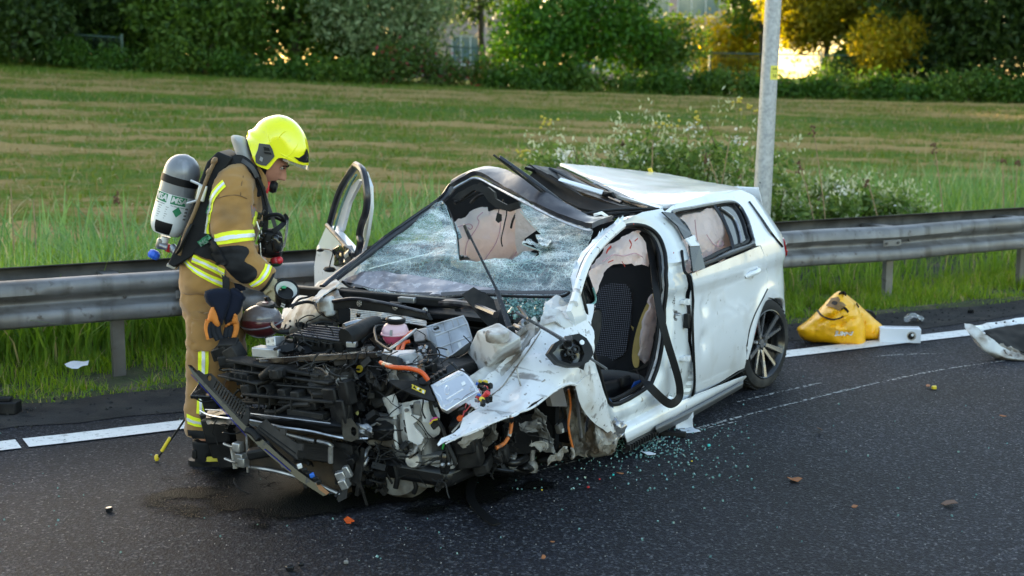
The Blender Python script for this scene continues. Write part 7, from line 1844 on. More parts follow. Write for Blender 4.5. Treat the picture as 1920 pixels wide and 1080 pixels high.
# ================================================================== THE FIREFIGHTER
from mathutils.bvhtree import BVHTree
PY = 7.30                                        # his middle plane: he stands side on, facing the wreck
def ps(px, py, dy=0.0): return depth(px, py, PY + dy)
P_O = Vector((ps(388, 862).x, PY, 0))
person = thing('person', 'firefighter in tan turnout gear and yellow helmet leaning over the wrecked engine', 'person', P_O)
person.rotation_euler = (0, 0, 0)
def pl(px, py, dy=0.0): return ps(px, py, dy) - P_O      # in his own axes
m_tan = M('tan turnout cloth', (.33, .175, .050), .92, sheen=.25, var=(5, .16), dirt=((.20, .12, .055), 4, .56, .80), bump=(150, .25, .002))
m_tan2 = M('tan trouser cloth', (.31, .165, .050), .92, sheen=.25, var=(5, .18), dirt=((.17, .105, .05), 4, .52, .78), bump=(150, .25, .002))
m_hiv = M('fluorescent yellow band', (.86, .92, .01), .6, sheen=.2)
m_sil = M('silver reflective stripe', (.74, .75, .76), .45, metal=.15, bump=(240, .2, .001))
m_pad = M('black reinforcement', (.010, .0105, .013), .6, bump=(70, .3, .003))
m_helm = M('fluorescent yellow helmet', (.88, .87, .004), .2, coat=.7, dirt=[((.62, .60, .03), 16, .60, .72)], bump=(3, .04, .01))
m_skin = M('skin', (.50, .24, .17), .5, var=(14, .12))
m_visor = M('clear visor', (.9, .9, .9), .08, trans=.85, spec=.6)
m_grey = M('grey neck flap', (.33, .33, .33), .9, sheen=.3, bump=(8, .5, .02), dirt=((.30, .27, .22), 6, .55, .75))
m_glove = M('cream leather glove', (.40, .33, .20), .85, dirt=((.22, .18, .12), 9, .5, .7), bump=(40, .4, .004))
def remesh(mb, vox, smooth=4, disp=None):
 me = bpy.data.meshes.new('tmp'); me.from_pydata(mb.V, [], mb.F)
 bm = bmesh.new(); bm.from_mesh(me); bmesh.ops.recalc_face_normals(bm, faces=bm.faces); bm.to_mesh(me); bm.free()
 o = bpy.data.objects.new('tmp', me); COL.objects.link(o)
 q = o.modifiers.new('r', 'REMESH'); q.mode = 'VOXEL'; q.voxel_size = vox
 q = o.modifiers.new('s', 'SMOOTH'); q.iterations = smooth; q.factor = .5
 r = bpy.data.meshes.new_from_object(o.evaluated_get(bpy.context.evaluated_depsgraph_get()))
 bpy.data.objects.remove(o); bpy.data.meshes.remove(me)
 if disp:
  n = [v.normal.copy() for v in r.vertices]
  for v, k in zip(r.vertices, n): v.co += k * disp(v.co)
 r.polygons.foreach_set('use_smooth', np.ones(len(r.polygons), bool))
 return r
def loft(mb, secs, n=20, k=5):
 """secs: (centre, radius along the walk of the body, lateral radius, direction) closed tube of ellipses"""
 C = cr([s[0] for s in secs], k); A = cr([(s[1], s[2], 0) for s in secs], k)
 V = []; m = len(C)
 for i, c in enumerate(C):
  t = (C[min(i + 1, m - 1)] - C[max(i - 1, 0)]).normalized()
  y = Vector((0, 1, 0)); y = (y - t * y.dot(t)).normalized(); x = y.cross(t)
  for j in range(n):
   a = 2 * math.pi * j / n; V.append(c + x * math.cos(a) * A[i].x + y * math.sin(a) * A[i].y)
 F = [(i * n + j, i * n + (j + 1) % n, (i + 1) * n + (j + 1) % n, (i + 1) * n + j) for i in range(m - 1) for j in range(n)]
 F += [tuple(range(n - 1, -1, -1)), tuple((m - 1) * n + j for j in range(n))]
 return mb.add(V, F)
# jacket
mb = MB()
loft(mb, [(pl(398, 545), .165, .205), (pl(397, 520), .175, .21), (pl(402, 490), .168, .205), (pl(418, 450), .160, .205), (pl(432, 410), .165, .22), (pl(444, 370), .158, .225), (pl(452, 340), .135, .20), (pl(462, 318), .095, .125), (pl(478, 296), .078, .088)])
loft(mb, [(pl(450, 335, -.10), .09, .09), (pl(438, 350, -.19), .105, .09), (pl(434, 390, -.23), .112, .088), (pl(436, 440, -.255), .108, .088), (pl(442, 482, -.265), .112, .09)], 16)
loft(mb, [(pl(440, 468, -.265), .09, .088), (pl(448, 492, -.265), .105, .088), (pl(470, 507, -.255), .092, .08), (pl(488, 517, -.24), .083, .074), (pl(501, 526, -.23), .070, .066)], 16)
loft(mb, [(pl(450, 335, .10), .09, .09), (pl(440, 350, .19), .10, .09), (pl(440, 400, .25), .10, .085), (pl(448, 460, .27), .095, .08), (pl(462, 482, .26), .085, .075), (pl(496, 478, .16), .066, .062)], 16)
def folds(p):
 q = p
 f = .008 * n3((q.x * 4 + q.z * 3, q.y * 3, q.z * 9 - q.x * 5), 1.0) + .005 * n3((q.x * 10, q.y * 8, q.z * 22), 1.0)
 return f
j_me = remesh(mb, .012, 5, folds)
jacket = put('jacket', j_me, m_tan, person)
# trousers
mb = MB()
loft(mb, [(pl(398, 528), .150, .185), (pl(397, 555), .165, .190), (pl(400, 585), .155, .185), (pl(402, 610), .13, .16)])
loft(mb, [(pl(398, 570, -.085), .125, .105), (pl(394, 620, -.10), .128, .105), (pl(390, 680, -.11), .115, .098), (pl(384, 730, -.115), .100, .092), (pl(382, 780, -.12), .098, .092), (pl(384, 815, -.12), .104, .096)], 18)
loft(mb, [(pl(408, 570, .085), .125, .105), (pl(420, 630, .10), .118, .10), (pl(430, 690, .11), .105, .095), (pl(428, 760, .115), .095, .09), (pl(426, 800, .12), .098, .092)], 18)
def folds2(p): return .009 * n3((p.x * 4, p.y * 4, p.z * 8 + p.x * 6), 1.0) + .006 * n3((p.x * 9, p.y * 9, p.z * 20), 1.0)
t_me = remesh(mb, .012, 5, folds2)
trousers = put('trousers', t_me, m_tan2, person)
mb = MB()                                        # cargo pocket
def ppl(px, py, off=-.235): return pl(px, py, off)
# drape: pieces of cloth that follow the garment under them
EYE_P = EYE - P_O
def tree_of(me): return BVHTree.FromPolygons([v.co for v in me.vertices], [tuple(p.vertices) for p in me.polygons])
BV = {'j': tree_of(j_me), 't': tree_of(t_me)}
def on(px, py, which, off=.004):
 r = sight(px, py); h = BV[which].ray_cast(EYE_P, r.normalized())
 if h[0] is None:
  p = pl(px, py, -.15); h = BV[which].find_nearest(p)
 n = h[1] if h[1].dot(EYE_P - h[0]) > 0 else -h[1]
 return h[0] + n * off
def drape(name, outline, which, mat, parent, off=.004, res=5, smooth=0, thick=.003):
 ol = smooth_loop(outline, smooth) if smooth else outline
 v, f = fill(ol, [], res)
 V = [on(a, b, which, off) for a, b in v]
 mb = MB().add(V, [t for t in f])
 a, b, c = (Vector(mb.V[i]) for i in mb.F[0])
 if (b - a).cross(c - a).dot(EYE_P - a) < 0: mb.F = [t[::-1] for t in mb.F]
 return mb.build(name, mat, parent, thick=thick, sharp=60)
def band(which, a0, a1, b0, b1, w0=.36, w1=.68, n=6, off=.005):
 """reflective band between edges a0-a1 (top) and b0-b1 (bottom), with a silver stripe down its middle"""
 T = cr([(*p, 0) for p in a0], n) if len(a0) > 2 else [Vector((*a0[0], 0)).lerp(Vector((*a0[1], 0)), i / n) for i in range(n + 1)]
 Bm = cr([(*p, 0) for p in b0], n) if len(b0) > 2 else [Vector((*b0[0], 0)).lerp(Vector((*b0[1], 0)), i / n) for i in range(n + 1)]
 o = drape('reflective_band', [(p.x, p.y) for p in T] + [(p.x, p.y) for p in reversed(Bm)], which, m_hiv, jacket if which == 'j' else trousers, off, 4)
 S0 = [t.lerp(b, w0) for t, b in zip(T, Bm)]; S1 = [t.lerp(b, w1) for t, b in zip(T, Bm)]
 return o, drape('silver_stripe', [(p.x, p.y) for p in S0] + [(p.x, p.y) for p in reversed(S1)], which, m_sil, jacket if which == 'j' else trousers, off + .0035, 4)
band('j', [(403, 440), (425, 434), (450, 432), (475, 431)], 0, [(405, 460), (428, 457), (452, 453), (477, 450)], 0)
band('j', [(497, 495), (494, 505), (482, 522), (467, 532)], 0, [(509, 500), (504, 515), (492, 530), (476, 538)], 0)
band('j', [(364, 477), (385, 487), (405, 496), (423, 505)], 0, [(360, 491), (380, 500), (400, 510), (421, 522)], 0)
band('j', [(347, 484), (366, 500), (392, 514), (420, 525)], 0, [(345, 492), (362, 510), (390, 527), (419, 540)], 0)
band('j', [(418, 338), (404, 352), (393, 370), (390, 395)], 0, [(424, 350), (412, 362), (402, 378), (398, 398)], 0)
band('j', [(388, 392), (386, 415), (380, 430), (378, 440)], 0, [(397, 395), (394, 418), (392, 432), (396, 446)], 0)
band('t', [(372, 656), (372, 690), (371, 730), (369, 775)], 0, [(391, 656), (391, 692), (384, 735), (384, 778)], 0)
band('t', [(351, 776), (365, 782), (382, 786), (398, 786)], 0, [(353, 794), (366, 799), (382, 800), (398, 798)], 0)
drape('elbow_pad', [(409, 466), (420, 462), (445, 460), (461, 463), (467, 472), (462, 482), (458, 490), (470, 497), (480, 505), (482, 515), (475, 525), (462, 531), (450, 528), (434, 515), (418, 495), (411, 478)], 'j', m_pad, jacket, .004, 4, 2)
drape('knee_patch', [(352, 806), (380, 808), (425, 806), (428, 826), (400, 830), (356, 826)], 't', m_pad, trousers, .004, 5)
drape('cargo_pocket', [(366, 596), (400, 597), (428, 600), (430, 655), (400, 656), (364, 653)], 't', m_tan2, trousers, .016, 5, 0, .012)
drape('pocket_flap', [(364, 585), (400, 586), (430, 590), (430, 604), (400, 602), (364, 600)], 't', m_tan2, trousers, .026, 5, 0, .012)
drape('flag_patch', [(470, 384), (479, 390), (478, 400), (476, 414), (472, 408)], 'j', M('grey sleeve badge', (.22, .18, .17), .8, dirt=((.45, .10, .06), 30, .55, .6)), jacket, .004, 4)
drape('pocket_trim', [(478, 395), (481, 399), (480, 415), (475, 426), (472, 420), (475, 408)], 'j', m_hiv, jacket, .006, 4)
for nm, q, w in (('seam', [(408, 372), (425, 367), (445, 366), (462, 372), (478, 384)], 'j'), ('seam', [(456, 330), (453, 345), (451, 366)], 'j'), ('seam', [(400, 380), (405, 372), (411, 366)], 'j'), ('seam', [(350, 548), (380, 552), (420, 556)], 't')):
 MB().tube(cr([on(x, y, w, .001) for x, y in q], 6), .003, 5).build(nm, M('tan seam', (.20, .115, .05), .9), jacket if w == 'j' else trousers)
# collar
patch('collar', [[pl(478, 302, -.09), pl(492, 322, -.10), pl(500, 345, -.08)], [pl(484, 312, -.10), pl(500, 335, -.105), pl(503, 355, -.07)], [pl(476, 322, -.11), pl(492, 350, -.12), pl(497, 362, -.08)]], m_tan, jacket, 6, 5, .012, .002, 8)
# boots
for s, x0, x1 in ((-.12, 388, 430), (.12, 424, 470)):
 b = thing('boot', None, None, (0, 0, 0), parent=person)
 mb = MB(); q = pl(x0, 830, s)
 zt = q.z
 ax = q.x
 secs = [(Vector((ax + .005, s, zt + .02)), .085, .075), (Vector((ax + .004, s, zt * .55)), .078, .07), (Vector((ax + .012, s, .06)), .085, .07)]
 loft(mb, secs, 16)
 mb.box(Vector((ax + .07, s, .055)), (.26, .10, .08)); mb.ball((ax + .16, s, .06), (.085, .056, .055), 14)
 put('boot_upper', remesh(mb, .009, 4), m_pad, b)
 mb = MB(); mb.prism(smooth_loop([(ax - .085, s - .04), (ax + .05, s - .05), (ax + .18, s - .06), (ax + .25, s), (ax + .18, s + .06), (ax + .05, s + .05), (ax - .085, s + .04)], 3), .030, (0, 0, .0))
 mb.build('sole', m_rub, b, sharp=40)
 MB().box(Vector((ax + .035, s - .058, .045)), (.075, .012, .028)).build('yellow_tab', M('yellow boot tab', (.55, .47, .05), .6), b, bevel=.004)
 MB().box(Vector((ax - .055, s - .045, .07)), (.03, .03, .05)).build('heel_cap', m_rub, b, bevel=.008)
# body: head, neck, trunk, limbs and the bare parts in one skin
HT = R(36)
hf = Vector((math.cos(HT), 0, -math.sin(HT))); hu = Vector((math.sin(HT), 0, math.cos(HT))); hl = Vector((0, 1, 0))
hc = pl(502, 303)
def head_mesh(n=56, m=44):
 V = []; F = []
 for i in range(m + 1):
  u = math.pi * i / m
  for k in range(n):
   a = 2 * math.pi * k / n
   f, l, z = math.sin(u) * math.cos(a), math.sin(u) * math.sin(a), -math.cos(u)
   F_, L_, Z_ = f * .098, l * .076, z * .120
   if z < 0: L_ *= 1 - .30 * (-z) ** 1.5; F_ *= (1.0 + .10 * (-z)) if f > 0 else 1 - .3 * (-z)
   if f > 0:
    L0 = l * .076
    def gq(x, s): return math.exp(-(x / s) ** 2)
    F_ += .030 * gq(L0, .013) * (sstep(.040, -.018, Z_) * sstep(-.050, -.026, Z_))
    F_ += .010 * gq(L0 * .8, .018) * gq(Z_ + .030, .012)
    F_ += .007 * gq(Z_ - .042, .012) * gq(L0, .05)
    F_ -= .012 * (gq(L0 - .030, .014) + gq(L0 + .030, .014)) * gq(Z_ - .020, .012)
    F_ += .008 * gq(Z_ + .060, .006) * gq(L0, .020) + .009 * gq(Z_ + .074, .006) * gq(L0, .018)
    F_ -= .004 * gq(Z_ + .067, .003) * gq(L0, .024)
    F_ += .014 * gq(Z_ + .100, .018) * gq(L0, .026)
    F_ += .004 * (gq(L0 - .045, .02) + gq(L0 + .045, .02)) * gq(Z_ + .01, .02)
   V.append(hc + hf * F_ + hl * L_ + hu * Z_)
 F = [(i * n + k, i * n + (k + 1) % n, (i + 1) * n + (k + 1) % n, (i + 1) * n + k) for i in range(m) for k in range(n)]
 return V, F
mb = MB(); mb.add(*head_mesh())
loft(mb, [(pl(455, 345), .07, .08), (pl(472, 320), .058, .058), (pl(492, 305), .056, .058)], 16)
loft(mb, [(pl(400, 530), .11, .15), (pl(420, 450), .10, .15), (pl(440, 380), .11, .16), (pl(452, 345), .08, .12)], 16)
for s in (-1, 1):
 loft(mb, [(pl(450, 345, s * .12), .05, .05), (pl(438, 380, s * .21), .05, .05), (pl(440, 478, s * .26), .042, .042)] + ([(pl(478, 510, -.25), .036, .036), (pl(510, 530, -.225), .028, .028)] if s < 0 else [(pl(496, 478, .16), .03, .03)]), 12)
 loft(mb, [(pl(400, 545, s * .08), .08, .08), (pl(395 if s < 0 else 425, 690, s * .11), .055, .055), (pl(386 if s < 0 else 426, 840, s * .12), .04, .04)], 12)
body = put('body', remesh(mb, .0055, 2), m_skin, person)
# brow, eye, mouth
def hp(f, l, u): return hc + hf * f + hl * l + hu * u
m_hair = M('dark hair', (.02, .015, .012), .7)
for s in (-1, 1):
 MB().ball(hp(.083, s * .031, .020), (.010, .014, .008), 12).build('eye', M('eye white', (.55, .52, .50), .3), body)
 MB().tube(cr([hp(.093, s * .018, .024), hp(.092, s * .032, .026), hp(.082, s * .044, .020)], 5), .0028, 5).build('eyelid', m_hair, body)
 MB().tube(cr([hp(.101, s * .014, .038), hp(.098, s * .032, .043), hp(.084, s * .048, .036)], 5), .0042, 6, flat=.6).build('eyebrow', m_hair, body)
MB().tube(cr([hp(.083, -.025, -.069), hp(.099, 0, -.067), hp(.083, .025, -.069)], 5), .0022, 5).build('mouth', M('lip line', (.22, .06, .05), .6), body)
# balaclava and chin strap
patch('chin_strap', [[hp(.015, -.083, .03), hp(.03, -.082, -.03), hp(.045, -.06, -.085), hp(.05, 0, -.125)], [hp(-.045, -.085, .03), hp(-.035, -.086, -.03), hp(-.01, -.066, -.095), hp(.0, 0, -.130)]], m_rub, person, 6, 4, .012)
# ---- helmet
HO = [(463, 258), (466, 247), (475, 243), (484, 232), (497, 223), (512, 218), (525, 217), (540, 221), (556, 232), (568, 248), (575, 265), (578, 282), (578, 300), (577, 311)]
HB = [(577, 311), (566, 309), (551, 304), (536, 298), (525, 296), (518, 300), (505, 316), (499, 317), (484, 311), (478, 304), (471, 285), (466, 270), (463, 258)]
def inflate(name, closed, opened, Wd, D, mat, parent, dy=0.0, res=3.2, pw=.5, thick=0, both=True):
 """a rounded shell whose middle outline is given; it bulges Wd to either side, edges in 'opened' stay open"""
 ol = list(closed) + list(opened)[1:-1] if opened else list(closed)
 v, f = fill(ol, [], res)
 A = np.array(closed if opened else list(closed) + [closed[0]]); a, b = A[:-1], A[1:]; ab = b - a
 def dist(p):
  t = np.clip(((p - a) * ab).sum(1) / np.maximum((ab * ab).sum(1), 1e-9), 0, 1)
  return float(np.sqrt((((a + ab * t[:, None]) - p) ** 2).sum(1)).min())
 mb = MB()
 W = [Wd * (1 - (1 - min(1, dist(p) / D)) ** 2) ** pw for p in v]
 N1 = [pl(p[0], p[1], dy - w) for p, w in zip(v, W)]; N2 = [pl(p[0], p[1], dy + w) for p, w in zip(v, W)]
 mb.add(N1, f)
 if both: mb.add(N2, [t[::-1] for t in f])
 return mb.build(name, mat, parent, thick=thick, sharp=50, weld=True)
HOs = [(p.x, p.y) for p in cr([(a, b, 0) for a, b in HO], 4)]; HBs = [(p.x, p.y) for p in cr([(a, b, 0) for a, b in HB], 3)]
helm = inflate('helmet', HOs, HBs, .122, 40, m_helm, person, thick=.004)
BV['h'] = tree_of(helm.data)
def hdrape(name, q, mat, off, smooth=0, res=3, thick=.004): return drape(name, q, 'h', mat, helm, off, res, smooth, thick)
hdrape('side_pad', [(487, 269), (506, 271), (511, 280), (515, 293), (507, 303), (499, 311), (488, 309), (480, 305), (479, 293), (484, 281)], M('helmet side pad', (.045, .045, .048), .5), .007, 0, 3, .006)
hdrape('pad_ridge', [(495, 275), (505, 277), (507, 283), (496, 282)], m_rub, .012)
hdrape('pad_ridge', [(495, 284), (509, 286), (510, 290), (497, 288)], m_rub, .012)
hdrape('pad_ridge', [(489, 293), (494, 296), (492, 303), (487, 300)], M('grey emblem', (.25, .25, .26), .5), .011)
hdrape('front_badge', [(574, 279), (577, 290), (577, 304), (570, 305), (560, 302), (551, 294), (560, 296), (569, 290)], m_gloss, .006, 0, 3)
for q in ([(497, 236), (502, 252), (508, 268)], [(530, 298), (545, 288), (558, 272), (562, 250)], [(520, 262), (532, 248), (552, 241)], [(526, 288), (545, 298), (562, 304)]):
 MB().tube(cr([on(x, y, 'h', -.001) for x, y in q], 6), .0035, 6).build('shell_ridge', m_helm, helm)
vs_ = [pl(527, 299, -.085), pl(545, 307, -.095), pl(562, 314, -.085), pl(574, 318, -.05), pl(577, 319, 0), pl(574, 318, .05), pl(562, 314, .085)]
vt_ = [pl(529, 297, -.085), pl(546, 302, -.095), pl(563, 307, -.085), pl(576, 310, -.05), pl(579, 311, 0), pl(576, 310, .05), pl(563, 307, .085)]
patch('visor', [vs_, vt_], m_visor, helm, 4, 3, .003)
# grey neck flap behind the helmet
inflate('neck_flap', smooth_loop([(433, 256), (449, 254), (462, 261), (470, 282), (478, 304), (477, 310), (465, 311), (448, 300), (440, 282)], 3), None, .115, 14, m_grey, person, res=4)
# gripping glove
mb = MB()
hw = pl(508, 531, -.225)
def hq(px, py, dy): return pl(px, py, dy)
loft(mb, [(hq(494, 523, -.24), .045, .042), (hq(504, 535, -.25), .046, .036), (hq(511, 546, -.26), .044, .034)], 12)
for i, (x0, y0, x1, y1, x2, y2, d0, d2) in enumerate(((512, 538, 520, 540, 526, 546, -.29, -.35), (513, 544, 520, 547, 525, 553, -.295, -.355), (511, 550, 517, 554, 522, 559, -.29, -.35), (507, 553, 512, 559, 517, 563, -.28, -.33))):
 mb.tube(cr([hq(x0 - 6, y0 - 4, -.262), hq(x0, y0, d0 + .02), hq(x1, y1, d0 - .02), hq(x2, y2, d2)], 4), [.0125] * 12 + [.010], 8)
mb.tube(cr([hq(502, 532, -.22), hq(510, 527, -.215), hq(519, 528, -.22)], 4), [.014] * 8 + [.011], 8)
put('glove', remesh(mb, .0045, 2), m_glove, person)
cu = pl(502, 526, -.23); cd = (pl(508, 529, -.225) - pl(490, 518, -.24)).normalized()
MB().lathe([(.074, -.008), (.0755, .003), (.066, .006), (.055, .0)], cu, frame(cd), 20, sy=.9).build('cuff', m_pad, person)
# ---- hand lamp
lc = ps(531, 566, -.30); lm = ps(537, 530, -.33)
ld = (lm - lc); lh = ld.length; lr = frame((ld.x + .02, ld.y - .075, ld.z), (0, 1, 0))
lamp = thing('hand_lamp', 'black cup shaped hand lamp tilted in the firefighter\'s cream glove', 'lamp', lc)
MB().lathe([(0, 0), (.038, 0), (.042, .006), (.050, .06), (.060, lh - .004), (.063, lh), (.061, lh + .006), (.055, lh + .004), (.050, lh - .03)], (0, 0, 0), lr, 32).build('shell', m_black, lamp)
MB().lathe([(.054, lh - .002), (.040, lh - .030), (.012, lh - .05), (0, lh - .05)], (0, 0, 0), lr, 28, caps=False).build('reflector', M('white reflector', (.75, .76, .76), .25, metal=.3), lamp)
MB().ball(lr @ Vector((-.02, .02, lh - .018)), (.014, .02, .008), 10).build('green_switch', M('green switch', (.03, .30, .12), .5), lamp)
for h in (.035, .055): MB().box(lr @ Vector((.012, .053 * -1, h)), (.02, .004, .008), lr).build('print', m_white_p, lamp)
# ---- breathing apparatus on his back
ba = thing('breathing_apparatus', 'grey and white air cylinder on a black back plate worn by the firefighter', 'air tank', ps(350, 400) )
ba.location = ps(345, 470)
BO = Vector(ba.location)
def bl(px, py, dy=0.0): return ps(px, py, dy) - BO
c0_, c1_ = bl(309, 447, -.03), bl(350, 290, -.03)
ax = (c1_ - c0_); Lc = ax.length; cf = frame(ax, (0, -1, 0)); cr0 = .095
CF = cf
def seg(h0, h1, n=10, r=cr0):
 out = []
 for i in range(n + 1):
  h = h0 + (h1 - h0) * i / n; q = r
  if h < .09: q = r * math.sqrt(max(0, 1 - ((.09 - h) / .092) ** 2)) if h < .09 else r
  if h > Lc - .10: q = r * math.sqrt(max(0, 1 - ((h - Lc + .10) / .1005) ** 2))
  out.append((max(q, .0005), h))
 return out
m_tank = M('worn grey cylinder', (.20, .205, .22), .38, metal=.25, coat=.3, dirt=[((.14, .14, .15), 9, .56, .72), ((.30, .30, .32), 12, .58, .7, (1, 1, .15))], bump=(30, .15, .003))
m_twhite = M('white cylinder label', (.72, .73, .74), .4, coat=.3)
cyl = MB().lathe(seg(Lc * .54, Lc, 22), c0_, cf, 40).build('cylinder', m_tank, ba)
MB().lathe(seg(.028, Lc * .545, 24, cr0 - .0008), c0_, cf, 40).build('cylinder_base', m_twhite, ba)
MB().lathe(seg(Lc * .22, Lc * .54, 6, cr0 + .0006), c0_, cf, 40, caps=False).build('label', m_twhite, ba)
ca = math.atan2((cf.transposed() @ (EYE - BO - c0_)).y, (cf.transposed() @ (EYE - BO - c0_)).x)     # angle that faces the road
def curved(a0, a1, h0, h1, r, name, mat, nn=10, th=.0012):
 V = []; m = 6
 for j in range(m + 1):
  h = h0 + (h1 - h0) * j / m
  q = seg(h, h, 1, r)[0][0]
  for i in range(nn + 1):
   a = ca + a0 + (a1 - a0) * i / nn; V.append(c0_ + cf @ Vector((q * math.cos(a), q * math.sin(a), h)))
 F = [(j * (nn + 1) + i, j * (nn + 1) + i + 1, (j + 1) * (nn + 1) + i + 1, (j + 1) * (nn + 1) + i) for j in range(m) for i in range(nn)]
 return MB().add(V, F).build(name, mat, ba, thick=th)
m_green = M('green label print', (.02, .20, .09), .5)
sg = 1
def wrap_text(body, size, a, h, mat, shear=0, bold=0, lean=0):
 o = text(body, size, 'print', mat, ba, (0, 0, 0), Matrix.Identity(3), .0003, shear=shear, bold=bold)
 o.matrix_local = Matrix.Identity(4)
 for v in o.data.vertices:
  x, y, z = v.co; hh = h + y + lean * x; q = cr0 + .0028 + z; aa = ca + a + x / cr0
  v.co = c0_ + cf @ Vector((q * math.cos(aa), q * math.sin(aa), hh))
 return o
for a in (-.86, .24):
 curved(a - .44, a + .44, Lc * .435, Lc * .535, cr0 + .0010, 'green_box', m_green)
 wrap_text('MSA', .043, a, Lc * .485, m_white_p, .15, .0014)
 wrap_text('The Safety Company', 0.009, a, Lc * .418, m_ink)
for i in range(6):
 for a, w in ((-.75, .24), (-.30, .16)):
  curved(a - w / 2, a + w / 2 - .05 * (i % 3), Lc * (.385 - .026 * i), Lc * (.391 - .026 * i), cr0 + .0010, 'print', m_gear, 4)
for i in range(4): curved(.72, .92, Lc * (.40 - .04 * i), Lc * (.42 - .04 * i), cr0 + .0010, 'print', m_gear, 4)
mb = MB(); dq = [(.0, .028), (.26, 0), (0, -.028), (-.26, 0)]
mb.add([c0_ + cf @ Vector(((cr0 + .0022) * math.cos(ca + .28 + a), (cr0 + .0022) * math.sin(ca + .28 + a), Lc * .36 + h)) for a, h in dq], [(0, 1, 2, 3)]); mb.build('diamond', m_green, ba, smooth=False, thick=.002)
curved(-.80, .22, .035, Lc * .215, cr0 + .0012, 'rubber_patch', m_rub, 14)
# strap and buckle
MB().lathe([(cr0 + .001, Lc * .655), (cr0 + .004, Lc * .66), (cr0 + .004, Lc * .735), (cr0 + .001, Lc * .74)], c0_, cf, 40, caps=False).build('cylinder_strap', m_rub, ba)
m_clip = M('pale metal buckle', (.62, .60, .57), .4, metal=.5, dirt=((.3, .27, .24), 14, .55, .7))
kb = bl(378, 362, -.215)
MB().box(kb, (.045, .022, .085), cf).build('buckle', m_clip, ba, bevel=.006)
for h in (-.035, .035): MB().tube([kb + cf @ Vector((0, -.004, h)), kb + cf @ Vector((0, -.004, h)) + (bl(352, 350 + (h < 0) * 20, -.20) - kb).normalized() * .075], .007, 6).build('buckle_arm', m_clip, ba)
# back plate, hose and frame
bpl = [(408, 284), (388, 303), (374, 340), (361, 382), (347, 424), (330, 462), (314, 495), (326, 502), (362, 480), (388, 442), (398, 400), (406, 360), (418, 322), (436, 296)]
def bsheet(name, q, dy, mat, th):
 P = [bl(x, y, dy) for x, y in q]; y0 = P[0].y
 return MB().prism([(p.x, p.z) for p in P], -th, (0, y0, 0), Matrix(((1, 0, 0), (0, 0, -1), (0, 1, 0)))).build(name, mat, ba, bevel=.008)
plate = bsheet('back_plate', bpl, -.19, m_pad, .30)
for q in ([(390, 383), (397, 385), (392, 402), (385, 400)],): bsheet('green_marker', q, -.195, m_green, .008)
m_tanh = M('bronze hose sleeve', (.20, .125, .065), .5, metal=.3, dirt=((.12, .09, .06), 14, .5, .65))
tubes('air_hose', [([bl(404, 300, -.215), bl(390, 330, -.22), bl(378, 362, -.22), bl(364, 400, -.22), bl(350, 432, -.22), bl(342, 455, -.21), bl(336, 478, -.20)], .010)], m_tanh, ba, 8)
tubes('air_hose', [([bl(360, 420, -.22), bl(350, 440, -.23), bl(340, 462, -.22), bl(332, 475, -.20)], .011)], m_rub, ba, 8)
for p, s in (((402, 302), .016), ((392, 322), .015)): MB().ball(bl(*p, -.215), (s, .014, s * 1.5), 10, (0, .6, 0)).build('strap_fitting', m_tanh, ba)
MB().lathe([(.022, 0), (.022, .04), (.03, .045)], bl(306, 458, -.03), frame(ax), 16).build('valve_neck', m_twhite, ba)
MB().lathe([(.018, 0), (.024, .01), (.024, .045), (.016, .055)], bl(299, 466, -.03), frame((.25, 0, .9)), 16).build('valve_body', m_steel, ba)
for i, (p0, p1, r_, mt) in enumerate((((302, 460), (316, 465), .018, m_steel), ((314, 464), (318, 466), .022, m_red), ((318, 466), (327, 470), .016, m_steel), ((322, 462), (332, 476), .022, m_steel), ((330, 468), (338, 484), .018, m_gear))):
 MB().tube([bl(*p0, -.04), bl(*p1, -.06)], r_, 12).build('fitting', mt, ba)
MB().lathe([(.016, 0), (.030, .008), (.034, .03), (.026, .045), (0, .046)], bl(293, 470, -.04), frame((-.45, -.1, -.8)), 10).build('blue_knob', M('blue valve knob', (.02, .11, .62), .4), ba, sharp=25)
tubes('teal_hose', [([bl(334, 486, -.11), bl(344, 487, -.12), bl(352, 482, -.12), bl(358, 472, -.12)], .012)], M('teal hose', (.07, .22, .23), .45), ba, 10)
bsheet('frame_foot', [(318, 498), (345, 480), (366, 470), (368, 478), (340, 496), (324, 506)], -.06, m_pad, .06)
MB().box(bl(323, 499, -.05), (.05, .05, .02), (0, .4, 0)).build('foot_bracket', m_steel, ba, bevel=.003)
# waist belt with padded hip wing, shoulder straps
def jdrape(name, q, mat, off, par, res=5, smooth=0, th=.006):
 o = drape(name, q, 'j', mat, None, off, res, smooth, th)
 o.location = P_O - BO; o.parent = par
 return o
jdrape('hip_pad', [(372, 434), (392, 440), (405, 452), (415, 470), (426, 490), (424, 498), (400, 490), (366, 474), (352, 466), (360, 448)], m_pad, .018, ba, 5, 2, .014)
gp = jdrape('belt_label', [(376, 453), (400, 438), (403, 447), (382, 461)], m_green, .026, ba)
w_ = on(390, 450, 'j', .030) + P_O - BO
text('MSA', .036, 'print', M('pale green print', (.20, .32, .24), .6), ba, w_, Matrix((Vector((.86, 0, .5)), Vector((-.5, 0, .86)), Vector((0, -1, 0)))).transposed(), .0005, shear=.15, bold=.0006)
def strap(name, pts, w, off, par, mat=None):
 P = [on(x, y, 'j', off) for x, y in pts]
 o = ribbon(name, P, w, (1, 0, 0), mat or m_pad, None, .008)
 return o, P
